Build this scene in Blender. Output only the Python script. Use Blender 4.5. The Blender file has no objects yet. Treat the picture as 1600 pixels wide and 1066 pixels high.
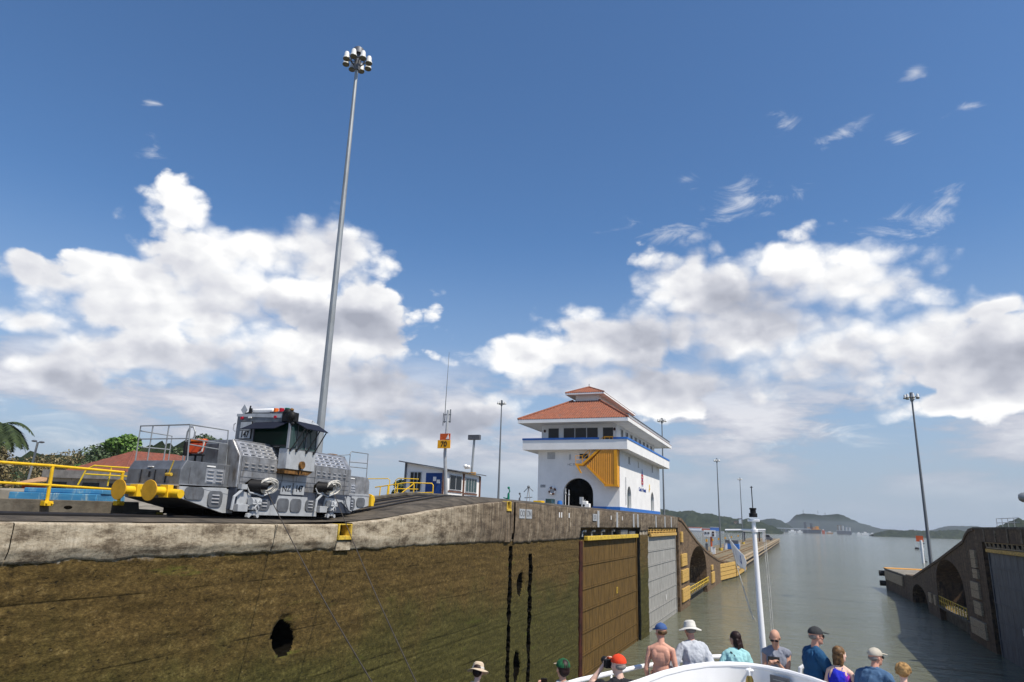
import bpy, bmesh, math, random
import numpy as np
from mathutils import Vector, Matrix, noise as mnoise
random.seed(7)
S = bpy.context.scene
COL = S.collection
R = math.radians

# ------------------------------------------------------------------ camera
CAM_H = 11.7
_F = Vector((440, -292, -1067)).normalized()
_U = Vector((130, (440*130 + 1067*1067)/292.0, -1067)).normalized()
_R = _F.cross(_U)
cam_d = bpy.data.cameras.new('camera')
cam = bpy.data.objects.new('camera', cam_d)
COL.objects.link(cam)
_m = Matrix((_R, _F, _U)).to_4x4()
_m.translation = Vector((0, 0, CAM_H))
cam.matrix_world = _m
cam_d.sensor_width = 36.0
cam_d.lens = 24.0
cam_d.clip_start = 0.1
cam_d.clip_end = 20000
S.camera = cam

# ------------------------------------------------------------------ light
SUN_EL, SUN_AZ = 56.0, -16.0          # azimuth counted from +X towards +Y
sun_d = bpy.data.lights.new('sun', 'SUN')
sun_d.energy = 5.0
sun_d.angle = R(0.53)
sun_d.color = (1.0, 0.915, 0.79)
sun = bpy.data.objects.new('sun', sun_d)
COL.objects.link(sun)
_s = Vector((math.cos(R(SUN_EL))*math.cos(R(SUN_AZ)), math.cos(R(SUN_EL))*math.sin(R(SUN_AZ)), math.sin(R(SUN_EL))))
sun.rotation_euler = _s.to_track_quat('Z', 'Y').to_euler()
sun.location = (60, 0, 80)
S.view_settings.view_transform = 'Standard'
S.view_settings.look = 'None'
S.view_settings.exposure = 0.10
S.view_settings.gamma = 1.0
S.cycles.max_bounces = 6
S.cycles.transparent_max_bounces = 8
S.cycles.volume_bounces = 0

class NT:
    """small helper to write node trees"""
    def __init__(s, tree):
        s.t = tree; s.n = tree.nodes; s.l = tree.links
    def new(s, kind, **kw):
        n = s.n.new(kind)
        for k, v in kw.items(): setattr(n, k, v)
        return n
    def set(s, sock, v):
        if isinstance(v, bpy.types.NodeSocket): s.l.new(v, sock)
        else: sock.default_value = v
    def math(s, op, a, b=None, c=None, clamp=False):
        n = s.new('ShaderNodeMath', operation=op, use_clamp=clamp)
        s.set(n.inputs[0], a)
        if b is not None: s.set(n.inputs[1], b)
        if c is not None: s.set(n.inputs[2], c)
        return n.outputs[0]
    def vmath(s, op, a, b=None, c=None):
        n = s.new('ShaderNodeVectorMath', operation=op)
        s.set(n.inputs[0], a)
        if b is not None: s.set(n.inputs[1], b)
        if c is not None: s.set(n.inputs[2], c)
        return n.outputs['Value'] if op in ('LENGTH', 'DOT_PRODUCT', 'DISTANCE') else n.outputs[0]
    dim = '3D'
    def noise(s, vec, scale, detail=4, rough=0.55, dist=0.0, col=False):
        n = s.new('ShaderNodeTexNoise'); n.noise_dimensions = s.dim
        if vec is not None: s.set(n.inputs['Vector'], vec)
        n.inputs['Scale'].default_value = scale
        n.inputs['Detail'].default_value = detail
        n.inputs['Roughness'].default_value = rough
        n.inputs['Distortion'].default_value = dist
        return n.outputs['Color'] if col else n.outputs[0]
    def ramp(s, f, stops, interp='LINEAR'):
        n = s.new('ShaderNodeValToRGB')
        n.color_ramp.interpolation = interp
        e = n.color_ramp.elements
        while len(e) > 1: e.remove(e[-1])
        e[0].position = stops[0][0]; e[0].color = _c4(stops[0][1])
        for p, c in stops[1:]:
            x = e.new(p); x.color = _c4(c)
        s.set(n.inputs[0], f)
        return n.outputs[0]
    def mix(s, f, a, b, mode='MIX'):
        n = s.new('ShaderNodeMix', data_type='RGBA', blend_type=mode)
        s.set(n.inputs['Factor'], f)
        s.set(n.inputs['A'], _c4(a) if not isinstance(a, bpy.types.NodeSocket) else a)
        s.set(n.inputs['B'], _c4(b) if not isinstance(b, bpy.types.NodeSocket) else b)
        return n.outputs['Result']
    def maprange(s, v, a, b, c=0.0, d=1.0, smooth=False):
        n = s.new('ShaderNodeMapRange')
        if smooth: n.interpolation_type = 'SMOOTHSTEP'
        s.set(n.inputs[0], v)
        for i, q in enumerate((a, b, c, d)): s.set(n.inputs[i+1], q)
        return n.outputs[0]

def _c4(c):
    if isinstance(c, (int, float)): return (c, c, c, 1)
    return tuple(c) if len(c) == 4 else (c[0], c[1], c[2], 1)

MAIN = [(-0.8739,0.3873,0.0474,0.034),(-0.8125,0.3397,0.1153,0.0463),(-0.6627,0.3532,0.0873,0.0551),(-0.9243,0.289,0.1089,0.0305),(-1.0204,0.2725,0.0383,0.0316),(-0.8424,0.2614,0.2033,0.0461),(-0.6182,0.2806,0.0645,0.0635),(-0.8411,0.1974,0.1462,0.0377),(-0.6916,0.2009,0.1426,0.0621),(-0.9687,0.15,0.056,0.0263),(-0.5709,0.1602,0.1001,0.041),(-0.4628,0.1381,0.1024,0.0387),(-1.0227,0.2134,0.0437,0.0195),(-0.345,0.232,0.115,0.034),(-0.2329,0.2548,0.1226,0.0481),(-0.0921,0.3099,0.1351,0.0734),(0.0373,0.3475,0.1,0.0468),(0.1257,0.3031,0.0756,0.0409),(0.0799,0.2281,0.216,0.0586),(0.235,0.2059,0.0772,0.0572),(0.2417,0.2594,0.0389,0.0122),(-0.1964,0.19,0.1372,0.0348),(-0.1427,0.1578,0.0534,0.0234),(0.2151,0.1495,0.104,0.023),(-1.25,0.25,0.16,0.06),(0.55,0.22,0.25,0.08),(-0.03,0.262,0.24,0.055),(0.06,0.335,0.12,0.05),(-0.75,0.29,0.2,0.05)]
WISP = [(0.1074,0.5125,0.0493,0.0156),(0.0269,0.5375,0.0268,0.0192),(0.2538,0.4992,0.0263,0.0172),(0.1769,0.4842,0.0272,0.0152),(-0.1224,0.4761,0.0328,0.019),(-0.163,0.4199,0.0724,0.0214),(0.1872,0.3831,0.065,0.0312),(0.1849,0.333,0.0357,0.0111),(0.203,0.5617,0.0166,0.0115),(-0.9287,0.448,0.0212,0.02),(-0.9282,0.5104,0.0186,0.0075),(-0.021,0.4444,0.0987,0.0204),(-0.8223,0.1188,0.0384,0.0134),(-0.9677,0.1046,0.0782,0.0291),(-0.3917,0.1176,0.0318,0.0257),(0.2191,0.4044,0.028,0.0152),(0.0554,0.1199,0.199,0.025),(-0.308,0.1383,0.13,0.0369),(-0.9395,0.0761,0.1339,0.0154),(-0.106,0.1933,0.4206,0.0538),(-0.5319,0.2645,0.019,0.0093)]
DARK = [(-0.0797,0.1927,0.1981,0.0374),(0.0983,0.1766,0.1944,0.028),(-0.6261,0.2661,0.1005,0.0218),(-0.8069,0.1801,0.1658,0.0305),(0.2448,0.1818,0.0756,0.0302),(-0.5543,0.1842,0.1468,0.0221),(-0.9223,0.1415,0.0696,0.0175),(-0.195,0.2681,0.0937,0.024),(-0.4951,0.1321,0.1198,0.0201),(-0.0305,0.297,0.0779,0.0352)]

def build_world():
    w = bpy.data.worlds.new('World'); S.world = w; w.use_nodes = True
    t = NT(w.node_tree); t.dim = '2D'
    for n in list(t.n): t.n.remove(n)
    out = t.new('ShaderNodeOutputWorld'); bg = t.new('ShaderNodeBackground')
    t.l.new(bg.outputs[0], out.inputs[0])
    sky = t.new('ShaderNodeTexSky'); sky.sky_type = 'NISHITA'
    sky.sun_disc = False; sky.sun_elevation = R(SUN_EL); sky.sun_rotation = R(90 - SUN_AZ)
    sky.air_density = 1.0; sky.dust_density = 0.8; sky.ozone_density = 2.2; sky.altitude = 50
    tc = t.new('ShaderNodeTexCoord'); d = tc.outputs['Generated']
    sx = t.new('ShaderNodeSeparateXYZ'); t.l.new(d, sx.inputs[0])
    az = t.math('ARCTAN2', sx.outputs[0], sx.outputs[1])
    el = t.math('ARCSINE', sx.outputs[2])
    cb = t.new('ShaderNodeCombineXYZ'); t.l.new(az, cb.inputs[0]); t.l.new(el, cb.inputs[1])
    p0 = cb.outputs[0]
    # domain warp: slow swirl plus small billows so that the edges break up like cumulus
    sc = t.vmath('MULTIPLY', p0, (1.0, 1.45, 1.0))
    wn = t.noise(sc, 7.0, 4, 0.55, col=True)
    wv = t.vmath('SUBTRACT', wn, (0.5, 0.5, 0.5))
    p = t.vmath('ADD', p0, t.vmath('MULTIPLY', wv, (0.06, 0.05, 0.0)))
    def field(bl, k):
        cur = None
        for a, e, rw, rh in bl:
            q = t.vmath('MULTIPLY_ADD', p, (1/rw, 1/rh, 0), (-a/rw, -e/rh, 0))
            L = t.vmath('LENGTH', q)
            if cur is None: cur = L
            else:
                n = t.new('ShaderNodeMath', operation='SMOOTH_MIN')
                t.set(n.inputs[0], cur); t.set(n.inputs[1], L); n.inputs[2].default_value = k
                cur = n.outputs[0]
        return cur
    fm = field(MAIN, 0.22); fw = field(WISP, 0.1); fd = field(DARK, 0.6)
    def billow(v, scale):
        """cauliflower noise: rounded cells at three sizes"""
        acc = None
        for k_, (s_, a_) in enumerate(((scale, 0.62), (scale*2.5, 0.38))):
            vo = t.new('ShaderNodeTexVoronoi'); vo.voronoi_dimensions = '2D'; vo.feature = 'F1'; vo.inputs['Scale'].default_value = s_
            t.l.new(v, vo.inputs['Vector'])
            w_ = t.math('MULTIPLY', t.math('SUBTRACT', 0.75, vo.outputs['Distance']), a_)
            acc = w_ if acc is None else t.math('ADD', acc, w_)
        return acc                                   # about 0.1 .. 0.75
    pw = t.vmath('ADD', sc, t.vmath('MULTIPLY', t.vmath('SUBTRACT', t.noise(sc, 22.0, 4, 0.6, col=True), (0.5,0.5,0.5)), (0.035, 0.03, 0)))
    shv = (0.011, 0.024, 0.0)
    b1 = billow(pw, 13.0); b2 = billow(t.vmath('ADD', pw, shv), 13.0)
    n1 = t.noise(sc, 6.0, 8, 0.62)
    soft = t.noise(t.vmath('ADD', sc, (3.1, 1.7, 0)), 4.0, 3, 0.5)
    dm = t.math('ADD', t.math('SUBTRACT', 1.27, fm), t.math('ADD', t.math('MULTIPLY', t.math('SUBTRACT', n1, 0.5), 1.25), t.math('MULTIPLY', t.math('SUBTRACT', b1, 0.42), 1.1)))
    ew = t.maprange(soft, 0.35, 0.65, 0.28, 1.0)    # crisp rims here, frayed ones there
    am = t.maprange(dm, 0.0, ew, smooth=True)
    dw = t.math('ADD', t.math('SUBTRACT', 0.75, fw), t.math('MULTIPLY', t.math('SUBTRACT', t.noise(t.vmath('MULTIPLY', sc, (0.8, 1.6, 1)), 13.0, 8, 0.66, 0.6), 0.5), 4.2))
    aw = t.math('MULTIPLY', t.maprange(dw, 0.0, 1.6, smooth=True), 0.55)
    alpha = t.math('MAXIMUM', am, aw)
    belly = t.maprange(t.math('ADD', fd, t.math('MULTIPLY', t.math('SUBTRACT', 0.5, n1), 1.0)), 0.45, 1.75, 1.0, 0.0, True)
    relief = t.math('MULTIPLY', t.math('SUBTRACT', b1, b2), 0.55)
    n2 = t.noise(t.vmath('ADD', sc, (0.03, 0.06, 0)), 4.2, 5, 0.5); n2b = t.noise(sc, 4.2, 5, 0.5)
    relief = t.math('ADD', relief, t.math('MULTIPLY', t.math('SUBTRACT', n2b, n2), 1.35))
    lit = t.math('ADD', t.math('SUBTRACT', 0.90, t.math('MULTIPLY', belly, 0.52)), relief)
    rim = t.maprange(dm, 0.1, 0.9, 0.12, -0.06)
    lit = t.math('ADD', lit, rim)
    lit = t.math('MAXIMUM', t.math('MINIMUM', lit, 1.0), 0.0)
    ccol = t.ramp(lit, [(0.0, (0.37, 0.39, 0.46)), (0.3, (0.49, 0.51, 0.58)), (0.6, (0.68, 0.69, 0.74)), (0.85, (0.86, 0.865, 0.88)), (1.0, (0.97, 0.97, 0.97))])
    # sky colour and the whitening low in the air
    skyc = t.vmath('MULTIPLY', sky.outputs[0], (SKY_K*0.90, SKY_K*1.22, SKY_K*1.50))
    low = t.maprange(el, -0.02, 0.42, 1.0, 0.0, True)
    skyc = t.mix(t.math('MULTIPLY', low, 0.80), skyc, (0.39, 0.47, 0.59))
    ln = t.noise(t.vmath('MULTIPLY', sc, (1.0, 2.6, 1)), 4.5, 7, 0.6)
    band = t.math('MULTIPLY', t.maprange(el, 0.03, 0.09, 0.25, 1.0, True), t.maprange(el, 0.14, 0.25, 1.0, 0.0, True))
    la = t.math('MULTIPLY', band, t.maprange(ln, 0.36, 0.56, 0.0, 0.92, True))
    skyc = t.mix(la, skyc, t.ramp(ln, [(0.4, (0.43, 0.45, 0.53)), (0.55, (0.58, 0.59, 0.66)), (0.66, (0.76, 0.76, 0.80))]))
    base = t.mix(alpha, skyc, ccol)
    lowest = t.maprange(el, 0.0, 0.16, 1.0, 0.0, True)
    base = t.mix(t.math('MULTIPLY', lowest, 0.75), base, (0.385, 0.455, 0.55))
    t.l.new(base, bg.inputs[0]); bg.inputs[1].default_value = 1.0
SKY_K = 0.085
HAZE = 0.00011
build_world()

# ------------------------------------------------------------------ object helpers
def tag(o, label=None, cat=None, group=None, kind=None):
    if label: o['label'] = label
    if cat: o['category'] = cat
    if group: o['group'] = group
    if kind: o['kind'] = kind
    return o
def thing(name, loc, label, cat, group=None, rz=0.0):
    o = bpy.data.objects.new(name, None); COL.objects.link(o)
    o.empty_display_size = 0.3
    o.location = loc; o.rotation_euler = (0, 0, rz)
    return tag(o, label, cat, group)
def link_mesh(name, me, mats, parent=None, world=True):
    o = bpy.data.objects.new(name, me); COL.objects.link(o)
    for m in (mats if isinstance(mats, (list, tuple)) else [mats]):
        if m: me.materials.append(m)
    if parent is not None:
        o.parent = parent
        if world:
            # parents keep zero rotation when modelled in world space
            p = parent; off = Vector((0, 0, 0))
            while p is not None:
                off += p.location; p = p.parent
            o.location = -off
    return o
def copy_tree(o, parent=None):
    c = o.copy(); COL.objects.link(c); c.parent = parent
    for ch in list(o.children):
        copy_tree(ch, c)
    return c

class MB:
    def __init__(s): s.v = []; s.f = []; s.mi = []; s.cur = 0
    def add(s, vs, fs):
        b = len(s.v); s.v.extend([tuple(x) for x in vs])
        for f in fs: s.f.append(tuple(b+i for i in f)); s.mi.append(s.cur)
        return s
    def box(s, x0, x1, y0, y1, z0, z1):
        return s.add([(x0,y0,z0),(x1,y0,z0),(x1,y1,z0),(x0,y1,z0),(x0,y0,z1),(x1,y0,z1),(x1,y1,z1),(x0,y1,z1)],
                     [(0,3,2,1),(4,5,6,7),(0,1,5,4),(1,2,6,5),(2,3,7,6),(3,0,4,7)])
    def obox(s, c, sz, m=None):
        m = m or Matrix.Identity(3); c = Vector(c)
        vs = [c + m @ Vector((sx*sz[0]/2, sy*sz[1]/2, sz2*sz[2]/2)) for sz2 in (-1,1) for sx, sy in ((-1,-1),(1,-1),(1,1),(-1,1))]
        return s.add(vs, [(0,3,2,1),(4,5,6,7),(0,1,5,4),(1,2,6,5),(2,3,7,6),(3,0,4,7)])
    def tube(s, pts, r, n=8, r1=None, cap=True):
        pts = [Vector(p) for p in pts]; k = len(pts); rings = []
        rs = [r + ((r1 if r1 is not None else r) - r)*i/(k-1) for i in range(k)] if not isinstance(r, (list, tuple)) else r
        up = Vector((0,0,1)); prev = None
        for i, p in enumerate(pts):
            a = pts[max(i-1,0)]; b = pts[min(i+1,k-1)]
            d = (b-a); d = d.normalized() if d.length > 1e-9 else Vector((0,0,1))
            ref = prev if prev is not None else (Vector((1,0,0)) if abs(d.z) > 0.9 else up)
            u = ref - d*ref.dot(d)
            if u.length < 1e-6: u = Vector((1,0,0)) - d*d.x
            u.normalize(); w = d.cross(u); prev = u
            rings.append([p + (u*math.cos(2*math.pi*j/n) + w*math.sin(2*math.pi*j/n))*rs[i] for j in range(n)])
        vs = [v for rg in rings for v in rg]; fs = []
        for i in range(k-1):
            for j in range(n):
                j2 = (j+1) % n
                fs.append((i*n+j, i*n+j2, (i+1)*n+j2, (i+1)*n+j))
        if cap:
            fs.append(tuple(reversed(range(n)))); fs.append(tuple((k-1)*n+j for j in range(n)))
        return s.add(vs, fs)
    def ell(s, c, r, seg=14, rg=9, m=None, zmin=-1.0, zmax=1.0):
        c = Vector(c); r = (r, r, r) if isinstance(r, (int, float)) else r; vs = []; fs = []
        a0, a1 = math.asin(zmin), math.asin(zmax)
        for i in range(rg+1):
            a = a0 + (a1-a0)*i/rg
            for j in range(seg):
                b = 2*math.pi*j/seg
                q = Vector((r[0]*math.cos(a)*math.cos(b), r[1]*math.cos(a)*math.sin(b), r[2]*math.sin(a)))
                vs.append(c + (m @ q if m else q))
        for i in range(rg):
            for j in range(seg):
                j2 = (j+1) % seg
                fs.append((i*seg+j, i*seg+j2, (i+1)*seg+j2, (i+1)*seg+j))
        fs.append(tuple(reversed(range(seg)))); fs.append(tuple(rg*seg+j for j in range(seg)))
        return s.add(vs, fs)
    def cap(s, p0, p1, r0, r1, n=12):
        """closed rounded tapered limb"""
        p0 = Vector(p0); p1 = Vector(p1); d = (p1-p0).normalized()
        pts = []; rs = []
        for a in (80, 50, 25): pts.append(p0 - d*r0*math.sin(R(a))); rs.append(r0*math.cos(R(a)))
        pts.append(p0); rs.append(r0); pts.append(p1); rs.append(r1)
        for a in (25, 50, 80): pts.append(p1 + d*r1*math.sin(R(a))); rs.append(r1*math.cos(R(a)))
        return s.tube(pts, rs, n)
    def prism(s, poly, ax, a, b):
        """poly in the plane of the two other axes (order y,z / x,z / x,y)"""
        n = len(poly)
        def mk(u, v, w): return {'x': (w,u,v), 'y': (u,w,v), 'z': (u,v,w)}[ax]
        vs = [mk(u,v,a) for u,v in poly] + [mk(u,v,b) for u,v in poly]
        fs = [tuple(range(n)), tuple(reversed(range(n,2*n)))] + [(i, n+i, n+(i+1)%n, (i+1)%n) for i in range(n)]
        return s.add(vs, fs)
    def lathe(s, c, prof, n=20, m=None):
        c = Vector(c); vs = []; fs = []
        for r, z in prof:
            for j in range(n):
                q = Vector((r*math.cos(2*math.pi*j/n), r*math.sin(2*math.pi*j/n), z)); vs.append(c + (m @ q if m else q))
        for i in range(len(prof)-1):
            for j in range(n):
                j2 = (j+1) % n; fs.append((i*n+j, i*n+j2, (i+1)*n+j2, (i+1)*n+j))
        return s.add(vs, fs)
    def build(s, name, mats, parent=None, world=True, smooth=30, bevel=0, label=None):
        me = bpy.data.meshes.new(name); me.from_pydata(s.v, [], s.f); me.update()
        bm = bmesh.new(); bm.from_mesh(me); bmesh.ops.recalc_face_normals(bm, faces=bm.faces)
        bm.to_mesh(me); bm.free()
        o = link_mesh(name, me, mats, parent, world)
        if any(s.mi): me.polygons.foreach_set('material_index', s.mi)
        if smooth:
            me.polygons.foreach_set('use_smooth', [True]*len(me.polygons)); me.set_sharp_from_angle(angle=R(smooth))
        if bevel:
            b = o.modifiers.new('bevel', 'BEVEL'); b.width = bevel; b.segments = 2; b.limit_method = 'ANGLE'; b.angle_limit = R(40)
        if label: o['label'] = label
        return o

def text(name, body, size, loc, right, up, mat, parent=None, bold=0.0, align='CENTER', label=None, depth=0.004, sx=1.0):
    cu = bpy.data.curves.new(name, 'FONT'); cu.body = body; cu.size = size; cu.extrude = depth
    cu.align_x = align; cu.align_y = 'CENTER'; cu.offset = bold
    tmp = bpy.data.objects.new('tmp', cu); COL.objects.link(tmp)
    dg = bpy.context.evaluated_depsgraph_get(); me = bpy.data.meshes.new_from_object(tmp.evaluated_get(dg))
    bpy.data.objects.remove(tmp); bpy.data.curves.remove(cu)
    r = Vector(right).normalized(); u = Vector(up).normalized(); n = r.cross(u)
    m = Matrix((r*sx, u, n)).transposed().to_4x4(); m.translation = Vector(loc)
    me.transform(m); me.name = name
    me.materials.clear()
    o = link_mesh(name, me, mat, parent)
    if label: o['label'] = label
    return o

# ------------------------------------------------------------------ materials
def _pbsdf(name):
    m = bpy.data.materials.new(name); m.use_nodes = True
    t = NT(m.node_tree); b = t.n['Principled BSDF']
    return m, t, b
def mat(name, col, rough=0.7, metal=0.0, var=0.18, scale=2.0, bump=0.0, bscale=20.0, col2=None, stretch=None, dirt=0.0, dirtcol=(0.08,0.06,0.045), spec=None, rvar=0.0):
    m, t, b = _pbsdf(name)
    tc = t.new('ShaderNodeTexCoord'); P = tc.outputs['Object']
    if stretch: P = t.vmath('MULTIPLY', P, stretch)
    n = t.noise(P, scale, 5, 0.6)
    f = t.maprange(n, 0.3, 0.7)
    c2 = col2 if col2 else tuple(max(0, x*(1-2*var)) for x in col)
    c1 = col if col2 else tuple(min(1, x*(1+var*0.5)) for x in col)
    c = t.mix(f, c2, c1)
    if dirt:
        dn = t.noise(t.vmath('MULTIPLY', tc.outputs['Object'], (1.3, 1.3, 0.35)), 3.0, 7, 0.7)
        c = t.mix(t.math('MULTIPLY', t.maprange(dn, 0.5, 0.72, smooth=True), dirt), c, dirtcol)
    t.l.new(c, b.inputs['Base Color'])
    b.inputs['Metallic'].default_value = metal
    if rvar: t.l.new(t.maprange(n, 0.3, 0.7, max(rough-rvar,0.02), min(1,rough+rvar)), b.inputs['Roughness'])
    else: b.inputs['Roughness'].default_value = rough
    b.inputs['Specular IOR Level'].default_value = 0.5 if metal > 0 else 0.25
    if spec is not None: b.inputs['Specular IOR Level'].default_value = spec
    if bump:
        bn = t.noise(P, bscale, 5, 0.6)
        bp = t.new('ShaderNodeBump'); bp.inputs['Strength'].default_value = bump; bp.inputs['Distance'].default_value = 0.05
        t.l.new(bn, bp.inputs['Height']); t.l.new(bp.outputs[0], b.inputs['Normal'])
    return m

def m_algae():
    m, t, b = _pbsdf('algae_covered_concrete')
    tc = t.new('ShaderNodeTexCoord'); P = tc.outputs['Object']
    sp = t.new('ShaderNodeSeparateXYZ'); t.l.new(P, sp.inputs[0])
    y, z = sp.outputs[1], sp.outputs[2]
    big = t.noise(P, 0.35, 5, 0.6)
    st = t.vmath('MULTIPLY', P, (1.0, 0.8, 1.25))          # streaks along the wall
    n1 = t.math('ADD', t.math('MULTIPLY', t.noise(st, 6.5, 12, 0.76), 0.8), t.math('MULTIPLY', t.noise(t.vmath('MULTIPLY', P, (1.0, 0.12, 1.6)), 3.0, 5, 0.6), 0.2))
    n2 = t.noise(t.vmath('MULTIPLY', P, (1.0, 0.6, 1.4)), 17.0, 6, 0.8)
    brown = t.ramp(n1, [(0.32, (0.014, 0.010, 0.004)), (0.45, (0.066, 0.043, 0.013)), (0.56, (0.112, 0.074, 0.023)), (0.70, (0.24, 0.175, 0.075))])
    green = t.ramp(n1, [(0.32, (0.009, 0.009, 0.003)), (0.45, (0.044, 0.040, 0.010)), (0.56, (0.074, 0.066, 0.017)), (0.70, (0.16, 0.145, 0.055))])
    zf = t.math('ADD', z, t.math('MULTIPLY', t.math('SUBTRACT', big, 0.5), 6.0))
    g = t.maprange(zf, 6.2, 9.2, 1.0, 0.0, True)
    c = t.mix(g, brown, green)
    fine = t.maprange(n2, 0.32, 0.68, 0.35, 1.6)
    c = t.mix(1.0, c, t.math('MULTIPLY', fine, 1.0), 'MULTIPLY')
    # a few dry pale and ochre patches where growth has fallen off
    pt = t.noise(t.vmath('MULTIPLY', P, (1, 0.5, 1.7)), 1.9, 8, 0.75)
    c = t.mix(t.math('MULTIPLY', t.maprange(pt, 0.64, 0.74, smooth=True), 0.5), c, (0.30, 0.19, 0.075))
    pt2 = t.noise(t.vmath('MULTIPLY', t.vmath('ADD', P, (3, 9, 2)), (1, 0.25, 1.7)), 0.9, 6, 0.7)
    c = t.mix(t.math('MULTIPLY', t.maprange(pt2, 0.60, 0.72, smooth=True), 0.6), c, (0.075, 0.095, 0.012))
    pit = t.noise(t.vmath('MULTIPLY', P, (1, 0.7, 1.5)), 7.5, 5, 0.6)
    pm = t.math('MULTIPLY', t.maprange(pit, 0.30, 0.37, 1.0, 0.0, True), 0.85)
    c = t.mix(pm, c, (0.010, 0.008, 0.004))
    fl_ = t.noise(t.vmath('MULTIPLY', t.vmath('ADD', P, (7, 3, 5)), (1, 0.6, 1.5)), 14.0, 4, 0.6)
    c = t.mix(t.math('MULTIPLY', t.maprange(fl_, 0.68, 0.76), 0.8), c, (0.36, 0.28, 0.15))
    # form-board seams, gently wavy and broken
    wz = t.math('ADD', z, t.math('MULTIPLY', t.noise(t.vmath('MULTIPLY', P, (1, .25, .1)), 1.0, 2), 0.15))
    fr = t.math('FRACT', t.math('MULTIPLY', wz, 0.62))
    line = t.math('MULTIPLY', t.maprange(fr, 0.0, 0.025, 1.0, 0.0), t.maprange(t.noise(t.vmath('MULTIPLY', P, (1, .25, 1)), 1.4, 3), 0.46, 0.6))
    c = t.mix(t.math('MULTIPLY', line, 0.55), c, (0.014, 0.011, 0.004))
    # stained concrete above the tide of growth
    cn = t.noise(t.vmath('MULTIPLY', P, (1, 1.0, 0.5)), 1.6, 9, 0.7)
    conc = t.ramp(cn, [(0.28, (0.055, 0.042, 0.03)), (0.47, (0.21, 0.175, 0.13)), (0.60, (0.42, 0.38, 0.31)), (0.75, (0.55, 0.51, 0.43))])
    lim = t.math('ADD', 10.47, t.math('MULTIPLY', t.math('SUBTRACT', t.noise(P, 2.5, 6, 0.7), 0.5), 0.55))
    up = t.maprange(t.math('SUBTRACT', z, lim), -0.04, 0.06)
    c = t.mix(up, c, conc)
    t.l.new(c, b.inputs['Base Color'])
    b.inputs['Roughness'].default_value = 0.92
    b.inputs['Specular IOR Level'].default_value = 0.2
    h = t.math('ADD', t.math('MULTIPLY', n1, 0.8), t.math('MULTIPLY', n2, 0.5))
    h = t.math('SUBTRACT', t.math('SUBTRACT', h, t.math('MULTIPLY', line, 0.6)), t.math('MULTIPLY', pm, 0.6))
    bp = t.new('ShaderNodeBump'); bp.inputs['Strength'].default_value = 0.55; bp.inputs['Distance'].default_value = 0.06
    t.l.new(h, bp.inputs['Height']); t.l.new(bp.outputs[0], b.inputs['Normal'])
    return m

def m_coping(name='weathered_coping_concrete', dark=0.0, tint=None):
    m, t, b = _pbsdf(name)
    tc = t.new('ShaderNodeTexCoord'); P = tc.outputs['Object']
    sp = t.new('ShaderNodeSeparateXYZ'); t.l.new(P, sp.inputs[0]); y, z = sp.outputs[1], sp.outputs[2]
    n = t.noise(t.vmath('MULTIPLY', P, (1, 0.55, 1.7)), 1.7, 12, 0.80)
    c = t.ramp(n, [(0.30, (0.04, 0.03, 0.018)), (0.42, (0.17, 0.13, 0.085)), (0.52, (0.46, 0.39, 0.28)), (0.68, (0.68, 0.61, 0.48))])
    # brown drip streaks, stronger on the far upper wall
    sn = t.noise(t.vmath('MULTIPLY', P, (1, 2.6, 0.12)), 1.5, 7, 0.65)
    far = t.maprange(y, 26.0, 36.0, 0.25, 0.95, True)
    far = t.math('ADD', far, dark, clamp=True)
    streak = t.math('MULTIPLY', t.maprange(sn, 0.30, 0.47, smooth=True), far)
    c = t.mix(t.math('MULTIPLY', streak, 0.86), c, t.ramp(n, [(0.3, (0.03, 0.02, 0.012)), (0.55, (0.125, 0.082, 0.045)), (0.8, (0.25, 0.175, 0.10))]))
    s2 = t.noise(t.vmath('MULTIPLY', P, (1, 6.5, 0.2)), 1.9, 7, 0.75)
    c = t.mix(t.math('MULTIPLY', t.maprange(s2, 0.49, 0.59, smooth=True), t.math('MULTIPLY', far, 0.88)), c, (0.028, 0.02, 0.014))
    s3 = t.noise(t.vmath('MULTIPLY', t.vmath('ADD', P, (0, 40, 0)), (1, 4.0, 0.3)), 1.6, 6, 0.7)
    c = t.mix(t.math('MULTIPLY', t.maprange(s3, 0.66, 0.78, smooth=True), 0.45), c, (0.60, 0.56, 0.48))
    if tint: c = t.mix(1.0, c, tint, 'MULTIPLY')
    nf = t.noise(P, 16.0, 5, 0.7)
    c = t.mix(t.maprange(nf, 0.56, 0.72, 0, 0.6), c, (0.03, 0.026, 0.02))
    t.l.new(c, b.inputs['Base Color'])
    b.inputs['Roughness'].default_value = 0.9
    bp = t.new('ShaderNodeBump'); bp.inputs['Strength'].default_value = 0.8; bp.inputs['Distance'].default_value = 0.03
    t.l.new(t.noise(P, 9.0, 9, 0.75), bp.inputs['Height']); t.l.new(bp.outputs[0], b.inputs['Normal'])
    return m

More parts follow.
